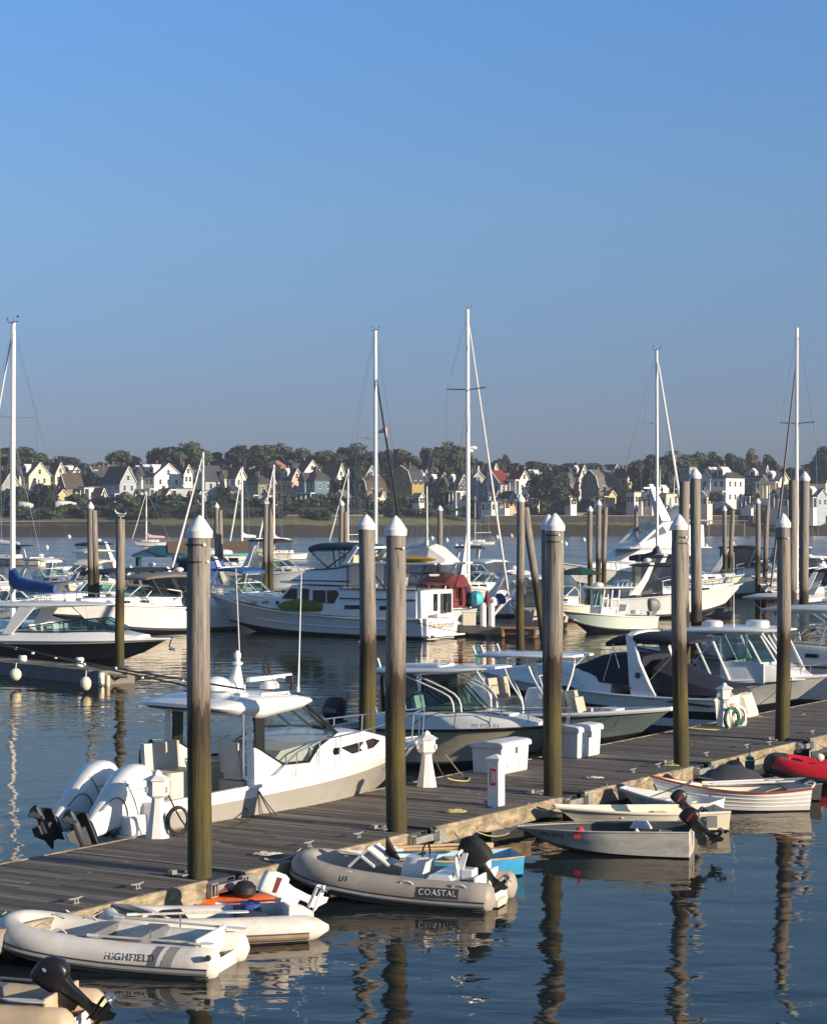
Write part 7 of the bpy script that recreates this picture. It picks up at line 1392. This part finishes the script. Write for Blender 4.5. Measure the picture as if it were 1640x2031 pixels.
HS = [('cream gabled house with its lit side wall half hidden by trees at the far left', 10, 60, 935, 715, 'side', 'grey', 'slate', 1002),
 ('tall dark roofed house with a yellow lit end wall left of the tower house', 66, 66, 918, 725, 'side', 'cream', 'slate', 985),
 ('bright pale yellow gable peeking over dark trees at far left', 108, 44, 918, 735, 'side', 'cream', 'brown', 985),
 ('white house with a low sunlit roof edge behind the brown tower house', 140, 52, 927, 745, 'side', 'white', 'ash', 985),
 ('dark brown shingled house with a steep front gable', 140, 50, 940, 690, 'front', 'shingle', 'brown', 1004),
 ('narrow dark Victorian with a small white tower', 190, 44, 926, 710, 'front', 'dark', 'slate', 985),
 ('low white house lit on its right wall below the dark Victorian', 178, 36, 965, 690, 'flat', 'white', 'ash', 998),
 ('slim white turret house between the dark Victorian and the porch house', 205, 20, 924, 730, 'front', 'white', 'slate', 985),
 ('grey blue porch house with two sunlit gables', 236, 70, 926, 700, 'side', 'bluegrey', 'slate', 1000),
 ('pinkish white gable house behind the largest white house', 280, 46, 921, 745, 'side', 'pink', 'slate', 985),
 ('largest white three storey house with sunlit right wall', 315, 92, 920, 705, 'side', 'white', 'slate', 994),
 ('white gabled wing joined behind the largest white house', 362, 40, 922, 720, 'side', 'white', 'brown', 985),
 ('low flat roofed grey annex below the largest white house', 352, 56, 968, 680, 'flat', 'bluegrey', 'ash', 1002),
 ('white house with stacked porches beside the slim mast', 415, 56, 924, 700, 'front', 'bluegrey', 'slate', 1000),
 ('cream house with a sharp sunlit gable left of the yellowish mast', 462, 52, 928, 702, 'side', 'white', 'brown', 988),
 ('olive grey villa with arched ground floor', 512, 66, 942, 690, 'hip', 'olive', 'slate', 1004),
 ('peach villa with a shallow tiled roof high on the hill', 545, 70, 912, 770, 'hip', 'peach', 'tile', 965),
 ('cream gable house with tan side right of the peach villa', 575, 50, 930, 708, 'side', 'peach', 'slate', 985),
 ('big white steep gable house high above the teal house', 606, 56, 914, 740, 'side', 'white', 'slate', 975),
 ('teal blue house with a white balcony rail', 628, 66, 933, 690, 'hip', 'teal', 'slate', 1002),
 ('white gabled house half hidden right of the teal house', 662, 48, 920, 735, 'side', 'white', 'brown', 985),
 ('grey gabled house with a small sunlit dormer behind a tall mast', 722, 58, 924, 715, 'side', 'grey', 'brown', 985),
 ('brown gambrel porch house left of the tall white mast', 735, 62, 945, 690, 'gambrel', 'shingle', 'brown', 1004),
 ('mustard gambrel house with a white attic window', 808, 66, 924, 695, 'gambrel', 'mustard', 'slate', 1000),
 ('small white house with a gable right of the mustard gambrel', 836, 32, 932, 730, 'side', 'cream', 'slate', 985),
 ('dark house with tall brick chimneys', 868, 56, 938, 705, 'side', 'dark', 'slate', 1005),
 ('dark house with a cream dormer and brick chimney', 903, 52, 942, 700, 'side', 'dark', 'brown', 1005),
 ('grey house with a cream gable left of the red roofed house', 935, 54, 936, 715, 'side', 'grey', 'ash', 985),
 ('white pointed gable rising behind the red roofed house', 974, 36, 920, 745, 'side', 'white', 'slate', 975),
 ('white house with a red roof', 985, 56, 934, 705, 'front', 'bluegrey', 'red', 1000),
 ('white gable house with red trim below its attic', 1028, 44, 934, 705, 'side', 'white', 'red', 985),
 ('grey house behind the big cedar', 1062, 44, 938, 730, 'side', 'grey', 'ash', 985),
 ('brown grey hip roofed house right of the big cedar', 1120, 56, 936, 715, 'hip', 'shingle', 'ash', 990),
 ('pink gable house with a brick chimney', 1146, 40, 923, 725, 'side', 'pink', 'slate', 980),
 ('grey shingled gambrel house with wide attic windows', 1190, 78, 933, 695, 'gambrel', 'shingle', 'ash', 1006),
 ('yellow gable house beside the grey shingled gambrel', 1238, 44, 930, 705, 'side', 'yellow', 'slate', 990),
 ('small grey house behind the yellow gable', 1212, 40, 922, 760, 'side', 'dark', 'slate', 960),
 ('cream low house beyond the sport fishing yacht', 1320, 60, 978, 672, 'flat', 'cream', 'ash', 1008),
 ('small pink house roof beyond the sport fishing yacht', 1285, 46, 985, 672, 'side', 'pink', 'slate', 1008),
 ('hip roofed grey and white house with three chimneys', 1432, 92, 928, 700, 'hip', 'white', 'slate', 1000),
 ('low white house left of the hip roofed house', 1398, 34, 955, 705, 'side', 'pink', 'ash', 1000),
 ('dark teal house with a square dormer', 1497, 46, 944, 710, 'flat', 'teal', 'slate', 1000),
 ('cream gable house with grey roof right of the teal dormer house', 1536, 64, 938, 705, 'side', 'cream', 'ash', 990),
 ('dark porch house below the cream gable at right', 1560, 62, 968, 680, 'side', 'dark', 'slate', 1008),
 ('cream gable house at the right edge', 1628, 52, 930, 705, 'side', 'cream', 'slate', 992),
 ('grey porch house at the right edge shore', 1615, 56, 972, 678, 'side', 'bluegrey', 'slate', 1008),
 ('dark shingle cottage left of the stacked porch house', 385, 34, 950, 725, 'side', 'shingle', 'brown', 990),
 ('white garage by the water below the red roofed house', 970, 34, 993, 662, 'flat', 'white', 'ash', 1018),
 ('dark cottage beside the white garage', 1008, 36, 975, 672, 'side', 'peach', 'brown', 1010)]
for i, h in enumerate(HS):
    w = h[2]; house(*h[:8], yb=h[8], cols=2 if w < 46 else (3 if w < 74 else 4), chim=(0, 1, 1, 2)[i % 4] if h[5] != 'flat' else 0, porch=i % 3 == 0 or any(k in h[0] for k in ('porch', 'arched', 'largest', 'balcony', 'hip roofed grey')), ef=.56 + .05 * (i * 5 % 4), asp=(1.0, .85, 1.2)[i % 3], dormer=2 if 'hip roofed grey' in h[0] else (1 if 'dormer' in h[0] or i % 4 == 1 else (2 if i % 7 == 3 else 0)), tower='tower' in h[0], rot=-40 + (i * 7 % 9) - 4)
for px, w, yt, yb, Y, k, lab in [(1085, 92, 935, 1005, 668, 'c', 'large dark cedar tree standing on the shore beside the third dock pile'), (1130, 44, 962, 1005, 672, 'd', 'dark rounded tree right of the big cedar'), (705, 62, 920, 1000, 690, 'd', 'dark tree filling the gap left of the gambrel porch house'), (85, 66, 955, 1010, 670, 'd', 'dark shrubby tree before the brown tower house'), (660, 40, 938, 1000, 700, 'd', 'dark tree against the teal house'), (1275, 60, 905, 1000, 690, 'd', 'tall dark conifer clump behind the sport fishing yacht'), (1310, 56, 912, 1000, 692, 'd', 'second tall dark conifer behind the yacht mast'), (840, 44, 925, 990, 730, 'd', 'dark tree behind the mustard gambrel house'), (30, 60, 960, 1015, 668, 'd', 'dark bushy tree at the far left shore'), (445, 30, 955, 1000, 690, 'd', 'slim dark tree below the cream gable house'), (1420, 40, 975, 1000, 672, 'd', 'dark hedge tree before the hip roofed house'), (1575, 44, 950, 1000, 690, 'd', 'dark tree beside the cream gable at right'), (880, 36, 960, 1010, 680, 'd', 'dark tree before the brick chimney houses'), (1490, 36, 965, 1005, 680, 'd', 'dark tree below the teal dormer house')]:
    tree(px, w, yt, Y, k, lab, zb=ZY(yb, Y), hz=.95, group='trees along the far shore')
r2 = random.Random(5)
SHL = ['rounded green', 'low dark', 'loose olive']
used = {}
def near_house(px, kind, n=6):
    for h in sorted(HS, key=lambda h: abs(h[1] - px)):
        d = px - h[1]; pos = 'directly' if abs(d) < 5 else (('slightly' if abs(d) < 14 else 'well') + (' left' if d < 0 else ' right')); k = (kind, short(h[0], n), pos)
        if k not in used: used[k] = 1; return pos, k[1]
for i in range(132):
    px = -24 + i * 12.9 + r2.uniform(-7, 7); p = AT(px, 650); ys = shore_y(p.x); off = (r2.uniform(40, 56), r2.uniform(27, 38))[i % 2]; Y = ys + off; q = AT(px, Y); h = r2.uniform(2.6, 5.2) if i % 2 == 0 else r2.uniform(2.2, 4.4)
    pos, hn = near_house(px, 's%d' % (i % 3))
    t = thing('shrub', '%s shrub on the bank %s below the %s' % (SHL[i % 3], pos, hn), 'shrub', (q.x, Y, shore_z(q.x, Y) - .3), r2.uniform(0, 6), 'shrubs on the far shore bank')
    c = bpy.data.objects.new('foliage', CR[(('s', i % 3) if i % 3 else ('d', i % 2))]); COL.objects.link(c); c.parent = t; w = r2.uniform(2.4, 4.4); c.scale = (w, w, h / 2 * 1.15); c.location = (0, 0, h / 2)
    u = bpy.data.objects.new('stem', TRUNK); COL.objects.link(u); u.parent = t; u.scale = (h * .3, h * .3, h * .6)
for i, (px, w, yt, Y, k) in enumerate(TR):
    pos, hn = near_house(px, 't', 5)
    tree(px, w * 1.32, yt, Y, k, '%s %s tree on the skyline %s behind the %s' % ('broad' if w > 60 else ('medium' if w > 44 else 'narrow'), KN[k], pos, hn))
for i in range(44):
    px = -20 + i * 38 + r2.uniform(-12, 12); pos, hn = near_house(px, 'f')
    tree(px, r2.uniform(44, 74), r2.uniform(912, 930), r2.uniform(748, 775), r2.choice('gdd'), 'lower %s tree among the roofs %s behind the %s' % (r2.choice(['leafy', 'dense', 'dark']), pos, hn), hz=.95)
r3 = random.Random(11); seen = {}
for i in range(46):
    px = 6 + i * 36 + r3.uniform(-12, 12); hn = min(HS, key=lambda h: abs(h[1] - px)); w_ = r3.choice(['white', 'white', 'white', 'cream', 'pink', 'bluegrey', 'grey', 'yellow']); kd = r3.choice(['side', 'side', 'front', 'hip', 'flat', 'gambrel']); rf_ = r3.choice(['slate', 'brown', 'ash', 'ash'])
    low = i % 2; Y = r3.uniform(668, 682) if low else r3.uniform(735, 765); yt = r3.uniform(968, 980) if low else r3.uniform(922, 940); E = r3.uniform(24, 38)
    wd = short(hn[0], 5); lab = 'small %s %s house %s the %s' % (w_, dict(side='gabled', front='peaked', hip='hip roofed', flat='flat roofed', gambrel='barn roofed')[kd], 'on the slope below' if low else 'tucked on the hill behind', wd)
    if lab in seen: lab = lab.replace('small', 'tiny')
    seen[lab] = 1; house(lab, px, E, yt, Y, kd, w_, rf_, yb=r3.uniform(1000, 1010) if low else r3.uniform(970, 982), rot=r3.choice([-46, -40, -34, -28]), cols=2, chim=i % 3 == 0, ef=r3.uniform(.55, .7), porch=low and i % 4 == 1)
# sea walls and jetties
def seawall(label, px0, px1, dy, h, mat, name='sea_wall'):
    t = thing(name, label, 'wall', AT(px0, 650, 0), 0, 'low walls along the far shore'); pts = []
    for i in range(13):
        q = AT(lerp(px0, px1, i / 12), 650); y = shore_y(q.x) + dy; x = q.x * y / 650; pts.append(Vector((x, shore_y(x) + dy, shore_z(x, shore_y(x) + dy))) - t.location)
    b = MB(); b.loft([[(p.x, p.y - .5, p.z - 2), (p.x, p.y - .4, p.z + h), (p.x, p.y + .4, p.z + h), (p.x, p.y + .5, p.z - 2)] for p in pts]); b.build('masonry', mat, t, sm=0); b = MB(); b.loft([[(p.x, p.y - .55, p.z + h), (p.x, p.y - .55, p.z + h + .18), (p.x, p.y + .55, p.z + h + .18), (p.x, p.y + .55, p.z + h)] for p in pts]); b.build('coping', 'wall_grey', t, sm=0)
M('stone_dark', (.055, .05, .045), .9, var=.4, scale=.8, bmp=.5, bscale=2); M('stone_pale', (.30, .28, .25), .85, var=.2, scale=.6)
seawall('dark stone sea wall along the right part of the far shore', 960, 1680, 15.5, 2.0, 'stone_dark'); seawall('dark stone sea wall behind the mud at far left', -60, 300, 14, .7, 'stone_dark'); seawall('pale retaining wall right of the big cedar', 1130, 1300, 30, 1.6, 'stone_pale'); seawall('low pale garden wall below the teal house', 560, 760, 30, .9, 'stone_dark')
t = thing('jetty', 'thin timber jetty reaching out below the hip roofed house', 'jetty', AT(1425, 655, 0)); b = MB(); b.box(-9, 9, -1, 1, 4.5, 4.8); b.build('deck', 'plank_old', t, sm=0); b = MB()
for x in (-8, -3, 3, 8): b.box(x - .2, x + .2, -.2, .2, -1, 4.5)
b.build('pier_post', 'plank_old', t, sm=0)
for px, py, s, lab in ((322, 1015, 1.0, 'white covered boat hauled out below the largest white house'), (50, 1003, .9, 'white boat on the bank at far left'), (130, 1001, 1.2, 'pale covered boat on the bank below the brown house'), (905, 1045, 1.0, 'white jetty boat pulled ashore left of the tallest mast')):
    Y = 658; t = thing('beached_boat', lab, 'boat', AT(px, Y, ZY(py + 5, Y)), R(rnd.uniform(-20, 20))); b = MB(); b.slab([(-2.6 * s, .5, .3, 1.6), (-1.8 * s, 1.0, .1, 2.0), (1.2 * s, 1.0, .2, 1.7), (2.8 * s, .2, .8, 1.3)]); b.build('cover', 'canvas_white', t, sm=60); b = MB(); b.slab([(-2.5 * s, .5, -.3, .5), (1.0 * s, .9, -.4, .5), (2.8 * s, .15, .4, .8)]); b.build('hull', 'gelcoat_old', t, sm=60)
# ================================================================ HAZE
HAZE = .00018
if HAZE:
    b = MB(); b.box(-1400, 1400, -25, 1450, -3, 75); o = b.build('haze', 'glass_clear', sm=0); m = bpy.data.materials.new('haze_air'); m.use_nodes = True
    m.node_tree.nodes.remove(m.node_tree.nodes['Principled BSDF']); v = nd(m, 'ShaderNodeVolumePrincipled'); v.inputs['Color'].default_value = (.80, .87, 1, 1); v.inputs['Density'].default_value = HAZE; v.inputs['Anisotropy'].default_value = .2
    m.node_tree.links.new(v.outputs[0], m.node_tree.nodes['Material Output'].inputs['Volume']); o.data.materials.clear(); o.data.materials.append(m); setting(o, 'stuff')
